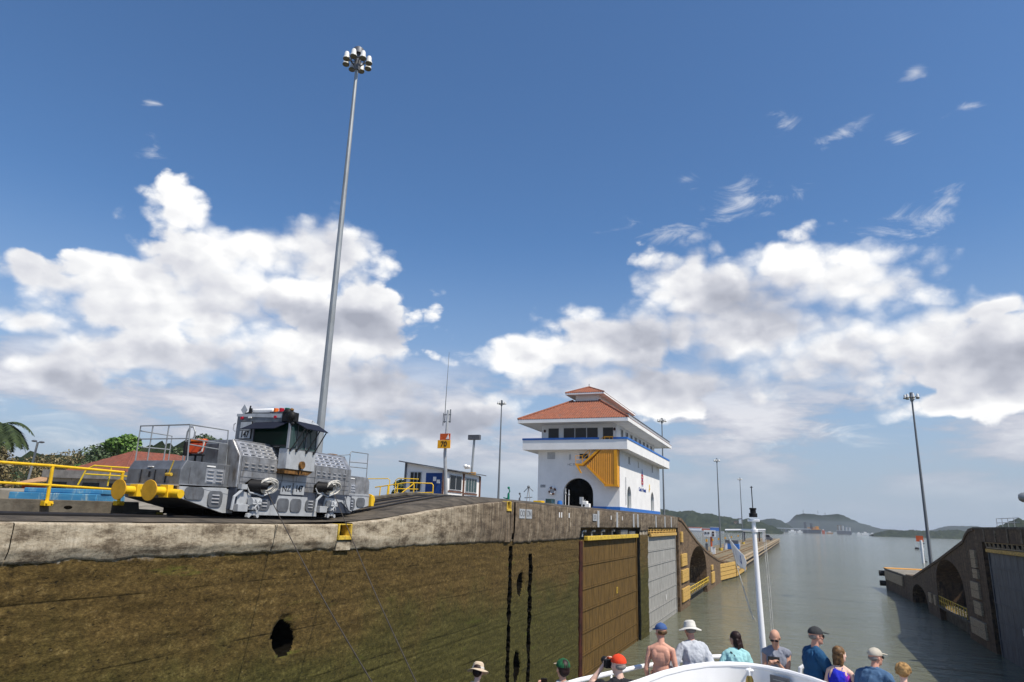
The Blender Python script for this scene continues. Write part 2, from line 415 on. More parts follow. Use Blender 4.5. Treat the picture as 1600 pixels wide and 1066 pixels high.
def m_water():
    m, t, b = _pbsdf('canal_water')
    tc = t.new('ShaderNodeTexCoord'); P = tc.outputs['Object']
    n = t.noise(P, 0.02, 5, 0.6)
    c = t.ramp(n, [(0.3, (0.095, 0.104, 0.070)), (0.7, (0.145, 0.150, 0.100))])
    t.l.new(c, b.inputs['Base Color'])
    b.inputs['Roughness'].default_value = 0.08; b.inputs['IOR'].default_value = 1.33
    a = t.noise(t.vmath('MULTIPLY', P, (0.55, 1.0, 1.0)), 0.85, 6, 0.62, 0.6)
    a2 = t.noise(t.vmath('MULTIPLY', P, (0.35, 1.0, 1.0)), 0.16, 4, 0.6, 0.8)
    h = t.math('ADD', t.math('ADD', a, t.math('MULTIPLY', t.noise(t.vmath('MULTIPLY', P, (0.6, 1.0, 1.0)), 3.2, 4, 0.6, 0.5), 0.35)), t.math('MULTIPLY', a2, 2.2))
    bp = t.new('ShaderNodeBump'); bp.inputs['Strength'].default_value = 0.85; bp.inputs['Distance'].default_value = 0.45
    t.l.new(h, bp.inputs['Height']); t.l.new(bp.outputs[0], b.inputs['Normal'])
    return m

def m_tiles(name, c1, c2, axis='x', freq=3.6):
    m, t, b = _pbsdf(name)
    tc = t.new('ShaderNodeTexCoord'); P = tc.outputs['Object']
    n = t.noise(P, 2.2, 6, 0.7); n2 = t.noise(P, 9.0, 4, 0.6)
    c = t.mix(t.maprange(n, 0.35, 0.65), c1, c2)
    c = t.mix(t.maprange(n2, 0.50, 0.70, 0, 0.75), c, (0.10, 0.055, 0.04))
    c = t.mix(t.maprange(t.noise(P, 0.9, 6, 0.75), 0.5, 0.66, 0, 0.55), c, (0.16, 0.10, 0.08))
    t.l.new(c, b.inputs['Base Color']); b.inputs['Roughness'].default_value = 0.9; b.inputs['Specular IOR Level'].default_value = 0.1
    return m

def m_forest(name, cols, scale):
    m, t, b = _pbsdf(name)
    tc = t.new('ShaderNodeTexCoord'); P = tc.outputs['Object']
    n = t.noise(P, scale, 8, 0.7)
    c = t.ramp(n, [(0.30, cols[0]), (0.48, cols[1]), (0.62, cols[2]), (0.75, cols[3])])
    t.l.new(c, b.inputs['Base Color']); b.inputs['Roughness'].default_value = 0.95; b.inputs['Specular IOR Level'].default_value = 0.1
    bp = t.new('ShaderNodeBump'); bp.inputs['Strength'].default_value = 1.0; bp.inputs['Distance'].default_value = 2.0
    t.l.new(n, bp.inputs['Height']); t.l.new(bp.outputs[0], b.inputs['Normal'])
    return m
def m_leaf(name, c1, c2, scale=1.5, rough=0.6):
    m, t, b = _pbsdf(name)
    tc = t.new('ShaderNodeTexCoord'); g = t.new('ShaderNodeNewGeometry')
    n = t.noise(tc.outputs['Object'], scale, 4, 0.6)
    f = t.math('ADD', t.math('MULTIPLY', n, 0.8), t.math('MULTIPLY', g.outputs['Random Per Island'], 0.4))
    t.l.new(t.mix(t.maprange(f, 0.35, 0.85), c1, c2), b.inputs['Base Color'])
    b.inputs['Roughness'].default_value = rough
    b.inputs['Transmission Weight'].default_value = 0.0
    return m
def m_glass(name, col, rough=0.08, spec=0.25):
    m, t, b = _pbsdf(name)
    b.inputs['Base Color'].default_value = _c4(col); b.inputs['Roughness'].default_value = rough
    b.inputs['Specular IOR Level'].default_value = spec
    return m
def m_stripes(name, c1, c2, axis, freq, duty=0.5, rough=0.5, base_bump=0.5):
    """corrugated / ribbed sheet"""
    m, t, b = _pbsdf(name)
    tc = t.new('ShaderNodeTexCoord'); sp = t.new('ShaderNodeSeparateXYZ'); t.l.new(tc.outputs['Object'], sp.inputs[0])
    v = sp.outputs['xyz'.index(axis)]
    w = t.math('SINE', t.math('MULTIPLY', v, freq*2*math.pi))
    n = t.noise(tc.outputs['Object'], 3.0, 6, 0.65)
    c = t.mix(t.maprange(n, 0.3, 0.7), c1, c2)
    t.l.new(c, b.inputs['Base Color']); b.inputs['Roughness'].default_value = rough
    bp = t.new('ShaderNodeBump'); bp.inputs['Strength'].default_value = base_bump; bp.inputs['Distance'].default_value = 0.06
    t.l.new(w, bp.inputs['Height']); t.l.new(bp.outputs[0], b.inputs['Normal'])
    return m

M = dict(
 algae=m_algae(), coping=m_coping(), coping_dark=m_coping('weathered_dark_concrete', 0.8), wing2=m_coping('brown_streaked_wing_concrete', 0.9, (0.95,0.80,0.62)), shadeconc2=m_coping('shade_darkened_streaked_concrete', 0.9, (0.66,0.53,0.40)), water=m_water(),  # right-wall copy of the streaked concrete is tinted darker, shade put into its colour
 deck=mat('stained_deck_concrete', (0.30,0.27,0.22), 0.9, var=0.3, scale=0.6, bump=0.3, bscale=5, dirt=0.7),
 darkconc=mat('dark_weathered_concrete', (0.13,0.115,0.09), 0.95, var=0.35, scale=1.5, bump=0.5, bscale=8, dirt=0.6),
 trackbed=mat('oily_track_concrete', (0.11,0.092,0.07), 0.9, var=0.35, scale=1.2, bump=0.3, bscale=7, dirt=0.5, dirtcol=(0.02,0.02,0.02)),
 pit=mat('recess_shade_black', (0.008,0.007,0.005), 0.95, var=0.3, spec=0.02),  # near-black that stands in for shade in recesses and under things
 steel_rail=mat('dark_rail_steel', (0.05,0.045,0.042), 0.5, 0.7),
 alu=mat('dull_stainless_sheet', (0.37,0.37,0.375), 0.45, 0.6, var=0.2, scale=3.5, dirt=0.8, dirtcol=(0.13,0.095,0.06), rvar=0.12),
 alu_l=mat('bright_ribbed_sheet', (0.46,0.47,0.49), 0.42, 0.6, var=0.12, scale=3, dirt=0.25, dirtcol=(0.2,0.16,0.12), rvar=0.1),
 alu_d=mat('dark_grey_steel', (0.20,0.21,0.225), 0.5, 0.5, var=0.2, scale=3, dirt=0.4, dirtcol=(0.08,0.06,0.045)),
 alu_dark=mat('slate_panel_steel', (0.13,0.135,0.15), 0.55, 0.4, var=0.2, scale=4, dirt=0.3),
 visor=mat('near_black_visor', (0.010,0.013,0.026), 0.75, var=0.1),
 navy=mat('dark_blue_grey_paint', (0.05,0.062,0.09), 0.5, 0.2, var=0.2, scale=3, dirt=0.3),
 lightgrey=mat('pale_grey_paint', (0.42,0.44,0.46), 0.5, 0.1, var=0.1, scale=4, dirt=0.35, dirtcol=(0.15,0.13,0.11)),
 yellow=mat('safety_yellow_paint', (0.80,0.50,0.02), 0.5, var=0.1, scale=5, dirt=0.2, dirtcol=(0.25,0.14,0.03)),
 yellow_worn=mat('worn_yellow_paint', (0.70,0.48,0.06), 0.75, var=0.25, scale=5, bump=0.3, dirt=0.85, dirtcol=(0.16,0.11,0.06)),
 buffer_face=mat('ochre_buffer_paint', (0.62,0.33,0.02), 0.5, var=0.12, scale=4, dirt=0.25, dirtcol=(0.2,0.1,0.03)),
 timber=mat('yellow_painted_timber', (0.66,0.42,0.12), 0.8, var=0.3, scale=3, bump=0.3, dirt=0.6, dirtcol=(0.30,0.2,0.1), stretch=(1,1,4)),
 timber_pale=mat('bleached_timber', (0.46,0.36,0.24), 0.85, var=0.3, scale=3, bump=0.3, dirt=0.6, dirtcol=(0.16,0.1,0.06), stretch=(1,1,4)),
 white=mat('white_wall_paint', (0.80,0.80,0.79), 0.8, var=0.05, scale=0.6, dirt=0.12, dirtcol=(0.5,0.48,0.44)),
 whiteship=mat('white_ship_paint', (0.80,0.80,0.80), 0.35, var=0.03, scale=2, dirt=0.08, dirtcol=(0.6,0.56,0.5)),
 blue=mat('blue_trim_paint', (0.03,0.16,0.52), 0.5, var=0.12),
 bluedoor=mat('blue_wall_paint', (0.012,0.055,0.22), 0.6, var=0.12),
 brown=mat('brown_trim', (0.16,0.075,0.05), 0.7, var=0.2),
 glass=m_glass('dark_window_glass', (0.012,0.014,0.016)),
 glass_g=m_glass('green_tinted_glass', (0.003,0.016,0.011), 0.06, 0.06),
 glass_s=m_glass('sky_lit_glass', (0.03, 0.06, 0.06), spec=0.35),
 black=mat('black_rubber', (0.012,0.012,0.013), 0.6, var=0.2),
 orange=mat('orange_seat_plastic', (0.75,0.16,0.02), 0.5, var=0.08),
 orange_d=mat('deep_orange_plastic', (0.50,0.06,0.012), 0.5, var=0.1),
 rope=mat('off_white_rope', (0.62,0.60,0.55), 0.8, var=0.2, scale=12),
 wire=mat('greased_wire', (0.10,0.085,0.07), 0.6, 0.5),
 rust=mat('rusty_plate', (0.20,0.10,0.03), 0.85, var=0.4, scale=6),
 rustred=mat('red_lead_steel', (0.055,0.012,0.007), 0.8, var=0.4, scale=2, bump=0.3),
 pole=mat('galvanised_pole', (0.33,0.35,0.36), 0.5, 0.4, var=0.15, scale=1.5, dirt=0.3, dirtcol=(0.14,0.13,0.12), stretch=(1,1,0.3)),
 pole_d=mat('dull_pole_steel', (0.16,0.175,0.19), 0.6, 0.2, var=0.1),
 lamp_w=mat('white_lamp_housing', (0.72,0.72,0.70), 0.4, var=0.05),
 lamp_lens=mat('dark_lamp_lens', (0.10,0.09,0.05), 0.3, var=0.2),
 sign_y=mat('amber_sign_board', (0.85,0.40,0.01), 0.6, var=0.08, dirt=0.2, dirtcol=(0.3,0.15,0.02)),
 sign_r=mat('orange_red_sign', (0.62,0.10,0.02), 0.6, var=0.2, scale=6),
 ink=mat('black_lettering', (0.012,0.012,0.014), 0.6, var=0.1),
 logo_b=mat('blue_lettering', (0.03,0.07,0.28), 0.6, var=0.1),
 logo_r=mat('red_emblem_paint', (0.45,0.02,0.03), 0.6, var=0.1),
 green_p=mat('green_cap_paint', (0.0,0.16,0.09), 0.4, var=0.1),
 red_p=mat('red_cap_paint', (0.45,0.01,0.03), 0.4, var=0.1),
 tile=m_tiles('clay_roof_tiles', (0.34,0.130,0.078), (0.21,0.080,0.052)),
 tile_old=m_tiles('old_brick_red_roof_tiles', (0.27,0.09,0.062), (0.15,0.055,0.042)),
 tan=mat('tan_sheet_roof', (0.50,0.30,0.16), 0.8, var=0.15, dirt=0.4),
 greywall=mat('grey_rendered_wall', (0.22,0.21,0.20), 0.9, var=0.2, dirt=0.4),
 tarp=mat('blue_flaking_paint', (0.07,0.27,0.45), 0.6, var=0.2, scale=1.5, dirt=0.9, dirtcol=(0.42,0.52,0.48), stretch=(0.4,0.4,3), col2=(0.03,0.15,0.30)),
 stairs=m_stripes('amber_ribbed_sheet', (0.72,0.30,0.02), (0.60,0.24,0.015), 'x', 4.0, base_bump=0.45),
 amber=mat('amber_paint', (0.76,0.34,0.015), 0.5, var=0.08),
 gate_b=mat('algae_brown_gate_steel', (0.15,0.088,0.022), 0.85, var=0.3, scale=2.0, bump=0.4, bscale=9, dirt=0.9, dirtcol=(0.05,0.034,0.010), stretch=(1,2.5,0.35)),
 gate_g=mat('grey_painted_gate_steel', (0.37,0.365,0.345), 0.7, var=0.22, scale=2.0, bump=0.2, bscale=9, dirt=0.8, dirtcol=(0.22,0.215,0.20), stretch=(1,2.5,0.35)),
 gate_d=mat('shade_darkened_gate_steel', (0.10,0.11,0.13), 0.6, var=0.25, scale=1.2, bump=0.2, bscale=9, dirt=0.7, dirtcol=(0.04,0.04,0.045), stretch=(1,2.0,0.4)),  # gate grey darkened, the shade of the right wall put into the colour
 bark=mat('grey_brown_bark', (0.16,0.12,0.08), 0.95, var=0.3, scale=6, bump=0.4),
 leaf=m_leaf('bright_green_leaves', (0.045,0.11,0.012), (0.14,0.25,0.035), 0.7),
 leaf_d=m_leaf('dark_green_leaves', (0.02,0.042,0.012), (0.06,0.095,0.025), 0.7),
 leaf_dry=m_leaf('dry_olive_leaves', (0.10,0.083,0.036), (0.23,0.185,0.08), 0.8),
 leaf_palm=m_leaf('palm_leaflets', (0.010,0.024,0.006), (0.045,0.07,0.015), 1.0, 0.85),
 hill_l=m_forest('wooded_hill', [(0.006,0.011,0.005),(0.016,0.026,0.010),(0.034,0.044,0.018),(0.085,0.075,0.042)], 0.09),
 hill_f=m_forest('distant_wooded_hill', [(0.010,0.018,0.012),(0.016,0.026,0.016),(0.026,0.036,0.022),(0.06,0.06,0.045)], 0.02),
 skin=mat('tanned_skin', (0.56,0.31,0.215), 0.55, var=0.08, scale=8),
 skin_r=mat('sunburnt_skin', (0.64,0.33,0.235), 0.55, var=0.10, scale=8),
 skin_p=mat('fair_skin', (0.72,0.47,0.37), 0.55, var=0.06, scale=8),
 shadeconc=mat('shade_darkened_concrete', (0.085,0.060,0.040), 0.95, var=0.3, scale=1.2, bump=0.5, bscale=6, dirt=0.7, dirtcol=(0.012,0.010,0.008), stretch=(1,2,0.3), spec=0.15),  # concrete base darkened to stand in for shade
 pierdeck=mat('weathered_pier_concrete', (0.25,0.20,0.12), 0.95, var=0.35, scale=0.25, dirt=0.7, dirtcol=(0.09,0.07,0.045)),
 wing=mat('brown_streaked_concrete', (0.30,0.215,0.13), 0.95, var=0.35, scale=0.8, bump=0.4, bscale=5, dirt=0.9, dirtcol=(0.055,0.038,0.025), stretch=(1,1.6,0.25)),
 brass=mat('aged_brass', (0.32,0.22,0.06), 0.35, 0.9, var=0.2),
)
# ------------------------------------------------------------------ water, hills, decks
XL, XR = -15.3, 18.2
def interp(x, pts):
    return float(np.interp(x, [p[0] for p in pts], [p[1] for p in pts]))
COPE = [(-20,11.3),(20.9,11.3),(24.5,11.52),(28.8,12.0),(33.8,12.43),(37.3,12.65),(102,12.65)]
DECK = [(-20,11.40),(22.6,11.40),(25,11.64),(30,12.30),(34,12.76),(37.5,12.84),(41,12.86),(120,12.86)]
SLOPE_L = [(102,12.65),(105.2,12.45),(108.1,11.9),(112,11.1),(121.5,9.25),(136.6,7.0),(153.4,5.1),(170,3.75),(178,3.55)]

b = MB(); b.add([(-6000,-60,0),(6000,-60,0),(6000,9000,0),(-6000,9000,0)], [(0,1,2,3)])
tag(b.build('water', M['water'], smooth=0), kind='structure')
b = MB(); b.add([(-7000,-80,-6),(7000,-80,-6),(7000,9500,-6),(-7000,9500,-6)], [(0,1,2,3)])
tag(b.build('ground', M['darkconc'], smooth=0), kind='structure')

def strip(name, xs, ys, zf, m, kind=True):
    """a sheet following a height profile along the canal"""
    b = MB(); nx = len(xs)
    vs = [(x, y, zf(x, y)) for y in ys for x in xs]
    fs = [(i*nx+j, i*nx+j+1, (i+1)*nx+j+1, (i+1)*nx+j) for i in range(len(ys)-1) for j in range(nx-1)]
    b.add(vs, fs)
    o = b.build(name, m, smooth=25)
    if kind: o['kind'] = 'structure'
    return o
ysd = [-20,0,10,20,21,22.6,23.4,24.2,25,26.5,28,30,32,34,35,36,37.5,39,41,50,60,70,80,90,104]
strip('track_ramp', [-16.35,-17.0,-18.0,-19.0,-20.1], ysd, lambda x,y: interp(y,DECK)+0.004, M['trackbed'])
def deckz(x, y):
    z = interp(y, DECK)
    return z if x > -20.6 else z - 0.02
strip('lock_deck', [-20.1,-22,-30,-45,-60,-90,-130], ysd+[112,120], lambda x,y: interp(y,DECK)-0.01, M['deck'])
# deck body down to the water
b = MB(); b.box(-130,-16.2,-20,104,-1,11.2); b.box(-130,-16.2,41,104,11.2,12.7); b.box(-130,-19.4,104,121,-1,12.8)
tag(b.build('lock_core', M['darkconc'], smooth=0), kind='structure')

def vnoise(Y, Z, f, seed):
    """cheap value noise on numpy arrays"""
    rs = np.random.RandomState(seed); T = rs.rand(64, 64)
    u, v = Y*f, Z*f; iu, iv = np.floor(u).astype(int), np.floor(v).astype(int); fu, fv = u-iu, v-iv
    fu = fu*fu*(3-2*fu); fv = fv*fv*(3-2*fv)
    a = T[iu % 64, iv % 64]; b2 = T[(iu+1) % 64, iv % 64]; c = T[iu % 64, (iv+1) % 64]; d = T[(iu+1) % 64, (iv+1) % 64]
    return (a*(1-fu)+b2*fu)*(1-fv) + (c*(1-fu)+d*fu)*fv - 0.5
def fbm(Y, Z, f, seed, o=4):
    r = 0; a = 1
    for i in range(o): r = r + a*vnoise(Y, Z, f*2**i, seed+i); a *= 0.55
    return r
def grid_mesh(name, X, Y, Z, m, parent=None):
    ny, nz = X.shape
    co = np.stack([X, Y, Z], -1).reshape(-1, 3)
    i, j = np.meshgrid(np.arange(ny-1), np.arange(nz-1), indexing='ij')
    a = (i*nz+j).ravel(); q = np.stack([a, a+nz, a+nz+1, a+1], -1)
    me = bpy.data.meshes.new(name)
    me.vertices.add(len(co)); me.vertices.foreach_set('co', co.ravel().astype(np.float32))
    me.loops.add(q.size); me.loops.foreach_set('vertex_index', q.ravel().astype(np.int32))
    me.polygons.add(len(q)); me.polygons.foreach_set('loop_start', np.arange(0, q.size, 4, dtype=np.int32))
    me.polygons.foreach_set('loop_total', np.full(len(q), 4, dtype=np.int32))
    me.update(); me.validate()
    me.polygons.foreach_set('use_smooth', [True]*len(q))
    return link_mesh(name, me, m, parent)

wall = thing('lock_wall', (XL, 20, 0), 'long brown algae covered lock wall with pale concrete coping under the locomotive', 'lock wall')
def wall_face(y0, y1, z1, dy, dz, amp, chases=(), holes=(), zlow=-1.0):
    ys = np.arange(y0, y1+dy/2, dy); ys[-1] = y1
    zs = np.arange(zlow, z1+dz/2, dz); zs[-1] = z1
    Y, Z = np.meshgrid(ys, zs, indexing='ij')
    X = np.full(Y.shape, XL)
    X += amp*fbm(Y*0.5, Z*1.4, 0.8, 3, 5) + amp*0.5*fbm(Y*0.3, Z*3.0, 1.7, 11, 4)
    # ledges left by the form boards
    for k, zz in enumerate((1.4, 2.9, 4.4, 5.9, 7.3, 8.7)):
        w = zz + 0.05*fbm(Y*0.25, Z*0, 0.5, 40+k, 3)
        br = np.clip(3*(vnoise(Y*0.12, Z*0+k, 1.0, 60+k)+0.12), 0, 1)
        X -= 0.022*br*np.exp(-((Z-w)/0.04)**2)
        X += 0.015*br*np.exp(-((Z-w-0.09)/0.05)**2)
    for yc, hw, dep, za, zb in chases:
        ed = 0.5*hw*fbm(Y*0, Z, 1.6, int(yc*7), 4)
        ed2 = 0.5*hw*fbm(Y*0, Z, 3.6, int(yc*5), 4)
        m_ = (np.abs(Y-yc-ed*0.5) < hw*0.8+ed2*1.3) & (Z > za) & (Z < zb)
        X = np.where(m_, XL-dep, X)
    for yc, zc, ry, rz in holes:
        q = np.sqrt(((Y-yc)/ry)**2+((Z-zc)/rz)**2) + 0.55*fbm(Y, Z, 1.6/ry*0.5, 9, 4)
        X = np.where(q < 1.0, XL-1.25, X - 0.10*np.clip(1.35-q, 0, 0.35)/0.35*(q < 1.35))
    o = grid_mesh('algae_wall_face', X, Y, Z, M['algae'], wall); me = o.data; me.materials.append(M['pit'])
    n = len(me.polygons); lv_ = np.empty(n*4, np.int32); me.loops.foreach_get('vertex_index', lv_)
    deep = (X.ravel()[lv_.reshape(-1,4)] < XL-0.22).any(1); me.polygons.foreach_set('material_index', deep.astype(np.int32)); return o  # deep slot and hole faces coloured near-black in place of shade
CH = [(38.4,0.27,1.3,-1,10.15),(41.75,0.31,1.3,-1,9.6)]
HO = [(19.16,7.8,0.50,0.50),(40.1,7.95,0.42,0.55),(39.9,3.55,0.45,0.75)]
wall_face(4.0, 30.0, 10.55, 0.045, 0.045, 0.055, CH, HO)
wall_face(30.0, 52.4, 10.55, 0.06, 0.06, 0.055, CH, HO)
wall_face(75.5, 79.9, 10.9, 0.12, 0.12, 0.08)
# near-black sheet behind holes and chases, its colour standing in for shade
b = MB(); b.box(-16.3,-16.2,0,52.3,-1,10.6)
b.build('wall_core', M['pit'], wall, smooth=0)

# coping: thick eroded lip with a rounded nose, cut into cast lengths
def coping(y0, y1, zb, seed, name='coping', m=None, dz=0.0, lip=0.15, zbf=None):
    dy = 0.07 if y1 < 40 else 0.14
    ys = np.arange(y0, y1+dy/2, dy); ys[-1] = y1
    prof = []                               # (x offset, fraction up, absolute)
    nz = 16
    rows = []
    for k in range(nz+1): rows.append(('v', k/nz))
    for k in range(1, 6): rows.append(('a', k/5))
    rows += [('t', -0.45), ('t', -1.2)]
    Y = np.zeros((len(ys), len(rows)+1)); X = Y.copy(); Z = Y.copy()
    for i, y in enumerate(ys):
        zt = interp(y, COPE)+dz; zl = zb - 0.02 + 0.07*mnoise.fractal(Vector((y*1.1, seed, 0)), 0.8, 2.2, 6)
        if zbf: zl += zbf(y)
        rr = 0.05
        pts = [(XL-0.05, zl-0.02)]
        for kind, q in rows:
            if kind == 'v':
                z = zl + (zt-rr-zl)*q
                o = lip*(0.35+0.65*min(1, q*3.0)) if q < 0.34 else lip
                pts.append((XL+o, z))
            elif kind == 'a':
                a = q*math.pi/2
                pts.append((XL+lip-rr+rr*math.cos(a), zt-rr+rr*math.sin(a)))
            else:
                pts.append((XL+lip+q, zt + (0.02 if q > -1 else (interp(y, DECK)-zt))))
        for j, (x, z) in enumerate(pts):
            n = mnoise.fractal(Vector((y*1.1, z*1.6, seed*3.1)), 1.0, 2.0, 6)*0.012 + mnoise.fractal(Vector((y*6, z*7, seed)), 1.0, 2.0, 3)*0.006
            if j < 4: n *= 2.2
            X[i, j] = x + n; Y[i, j] = y; Z[i, j] = z + (n*0.6 if 2 < j < len(pts)-1 else 0)
    return grid_mesh(name, X, Y, Z, m or M['coping'], wall)
joints = [4.0, 9.9, 17.95, 21.25]
for i in range(len(joints)-1):
    coping(joints[i]+0.012, joints[i+1]-0.012, 10.50, i+1)
coping(22.15, 25.6, 10.45, 8); coping(25.63, 29.2, 10.47, 9); coping(29.22, 37.2, 10.47, 10)
# yellow edged snubbing pocket
def pocket(y0, y1, zt, seed):
    b = MB()
    z0 = zt-0.42
    b.box(XL-0.45, XL+0.17, y0, y0+0.10, z0, zt+0.01); b.box(XL-0.45, XL+0.17, y1-0.10, y1, z0, zt+0.01)
    b.box(XL-0.45, XL+0.19, y0, y1, z0-0.12, z0+0.02); b.box(XL-0.45, XL+0.15, y0, y1, zt-0.03, zt+0.015)
    b.build('snubbing_pocket_frame', M['yellow_worn'], wall, bevel=0.015)
    b = MB(); b.box(XL-0.46, XL-0.25, y0+0.1, y1-0.1, z0, zt-0.03); b.build('pocket_recess', M['pit'], wall, smooth=0)
pocket(21.27, 22.13, 11.32, 1)
b = MB(); b.box(XL-0.1, XL+0.13, 21.27, 22.13, 10.42, 10.75); b.build('coping_patch', M['coping'], wall)
coping(37.9, 38.25, 10.40, 12); coping(38.6, 41.6, 10.35, 13); coping(41.62, 52.35, 10.40, 14)
coping(52.4, 75.5, 11.22, 15, lip=0.12); coping(75.5, 79.9, 10.9, 16, lip=0.13); coping(79.9, 102.0, 11.22, 17, lip=0.12)
pocket(37.22, 37.88, 12.66, 2); 
b = MB(); b.box(XL-0.1, XL+0.13, 37.22, 37.88, 10.42, 12.1); b.box(XL-0.1, XL+0.05, 38.25, 38.6, 10.9, 12.7)
b.build('coping_patch', M['coping_dark'], wall)
# pale vertical ribs cast on the upper wall between panels
for y in (57.4, 64.2, 71.5, 73.6, 84.2, 90.5, 95.5):
    b = MB(); b.box(XL+0.10, XL+0.165, y, y+0.55, 11.25, 12.58); b.build('pale_rib', M['timber_pale'] if False else M['lightgrey'], wall, bevel=0.01)
# small white markers stencilled on plates
for y, w, tx in ((39.2,0.95,'OO'), (40.35,1.0,'DN'), (55.9,1.2,'OO')):
    b = MB(); b.box(XL+0.14, XL+0.185, y, y+w, 11.75, 12.3); o = b.build('marker_plate', M['lightgrey'], wall)
    text('plate_lettering', tx, 0.5, (XL+0.188, y+w/2, 12.02), (0,1,0), (0,0,1), M['alu_dark'], wall)
for y in (46.9, 47.4, 49.2, 62.0, 66.5):
    b = MB(); b.box(XL+0.14, XL+0.175, y, y+0.16, 11.9, 12.25); b.build('marker_plate', M['white'], wall)

# the sloping end of the left wall with its arched opening (solid spans swept along the canal)
def span_wall(name, x0, x1, ys, lo, hi, m, parent, smooth=25):
    b = MB(); n = len(ys); vs = []
    for y in ys: vs += [(x0,y,lo(y)),(x1,y,lo(y)),(x1,y,hi(y)),(x0,y,hi(y))]
    fs = []
    for i in range(n-1):
        a, c = i*4, (i+1)*4
        for k in range(4): fs.append((a+k, a+(k+1) % 4, c+(k+1) % 4, c+k))
    fs.append((0,1,2,3)); fs.append(tuple((n-1)*4+k for k in (3,2,1,0)))
    b.add(vs, fs); return b.build(name, m, parent, smooth=smooth)
def arch_top(y, ya, yb, zs, zt):
    c = (ya+yb)/2; r = (yb-ya)/2; q = max(0, 1-((y-c)/r)**2)
    return zs + (zt-zs)*math.sqrt(q)
endw = thing('lock_wall_end', (XL, 140, 0), 'brown concrete wing wall with arched opening, sloping down to the pier', 'wing wall')
sl = lambda y: interp(y, SLOPE_L)
yy = [102.0,103.5,105.2,106.6,108.1,110,112]
span_wall('wall_body', XL-3.0, XL+0.1, yy, lambda y:-1, sl, M['wing2'], endw)
ya = [112+22.8*i/24 for i in range(25)]
span_wall('wall_body', XL-3.0, XL+0.1, ya, lambda y: arch_top(y,112,134.8,4.2,8.2), sl, M['wing2'], endw)
span_wall('wall_body', XL-5.0, XL-0.6, [112,134.8], lambda y:-1, lambda y: 1.4, M['darkconc'], endw)
span_wall('arch_back_wall', XL-5.0, XL-3.6, [108,140], lambda y:-1, lambda y: 6.0, M['deck'], endw)
span_wall('wall_body', XL-3.0, XL+0.1, [134.8+43.2*i/16 for i in range(17)], lambda y:-1, sl, M['wing2'], endw)
# slope coping strip slightly proud
span_wall('slope_coping', XL-3.05, XL+0.22, yy+ya[1:]+[134.8+43.2*i/16 for i in range(1,17)], lambda y: sl(y)-0.35, lambda y: sl(y)+0.03, M['wing2'], endw)
for i, (y, z0, z1, w) in enumerate(((103.4,9.2,10.7,1.7),(103.4,5.9,7.6,5.2),(103.4,3.7,5.4,6.6),(103.4,1.1,2.9,7.2),(141.5,1.0,3.0,5.0),(141.5,3.4,4.3,3.0))):
    b = MB()
    for k in range(3):
        zz0 = z0+(z1-z0)*k/3; zz1 = z0+(z1-z0)*(k+1)/3-0.03
        b.box(XL+0.1, XL+0.34, y, y+w, zz0, zz1)
    b.build('fender_timber', M['timber'], endw, bevel=0.02)
# railed catwalk in front of the arch
b = MB(); b.box(XL-0.5, XL+0.15, 111.5, 137, 1.25, 1.5); b.build('catwalk', M['darkconc'], endw)
b = MB()
for z in (1.95, 2.5): b.tube([(XL+0.15,111.5,z),(XL+0.15,137,z)], 0.06, 6)
for k in range(13): b.tube([(XL+0.15,111.5+2.12*k,1.5),(XL+0.15,111.5+2.12*k,2.55)], 0.07, 6)
b.build('catwalk_railing', M['yellow_worn'], endw)

# gate leaves folded into the recesses
def gate_leaf(name, y0, y1, ztop, m, x, label, side, zs, beam_m, num=None):
    g = thing(name, (x, (y0+y1)/2, 0), label, 'lock gate')
    b = MB(); s = side
    xa, xb = (x-0.8, x) if s > 0 else (x, x+0.8)
    b.box(xa, xb, y0, y1, -1, ztop)
    b.build('skin_plate', m, g, smooth=0)
    for z in zs:
        b = MB(); b.box(min(x, x+s*0.06), max(x, x+s*0.06), y0, y1, z, z+0.10)
        b.box(min(x, x+s*0.02), max(x, x+s*0.02), y0, y1, z+0.14, z+0.26)
        b.build('girder_rib', m, g, smooth=0)
    n = int((y1-y0)/1.9)
    b = MB()
    for k in range(1, n):
        yk = y0+(y1-y0)*k/n
        b.box(min(x, x+s*0.012), max(x, x+s*0.012), yk, yk+0.03, -1, ztop-0.1)
    b.build('plate_seam', m, g, smooth=0)
    bm_ = MB(); bm_.box(min(x+s*0.002, x+s*0.35), max(x+s*0.002, x+s*0.35), y0+1.3, y1-0.3, ztop-0.05, ztop+0.30)
    bm_.build('fender_beam', beam_m, g, bevel=0.03)
    bm_ = MB(); bm_.box(min(x+s*0.004, x+s*0.10), max(x+s*0.004, x+s*0.10), y0, y0+0.25, -1, ztop)
    bm_.build('edge_post', m, g); bm_ = MB(); bm_.box(min(x+s*0.004, x+s*0.10), max(x+s*0.004, x+s*0.10), y1-0.25, y1, -1, ztop)
    bm_.build('edge_post', m, g)
    return g
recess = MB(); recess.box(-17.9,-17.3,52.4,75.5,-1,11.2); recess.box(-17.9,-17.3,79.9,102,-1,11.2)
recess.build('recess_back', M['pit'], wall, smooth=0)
g1 = gate_leaf('gate_leaf', 53.5, 74.9, 10.25, M['gate_b'], XL-0.30, 'brown slime covered gate leaf with yellow beam folded into the left wall', 1, (8.3,6.5,4.9,3.3,1.7,0.3), M['yellow_worn'])
b = MB(); b.box(XL-0.2, XL+0.06, 52.55, 53.35, -1, 10.2); b.build('hinge_column', M['rustred'], g1, bevel=0.03)
text('gate_number', '13', 0.75, (XL-0.22, 65.8, 5.6), (0,1,0), (0,0,1), M['yellow_worn'], g1, bold=0.02)
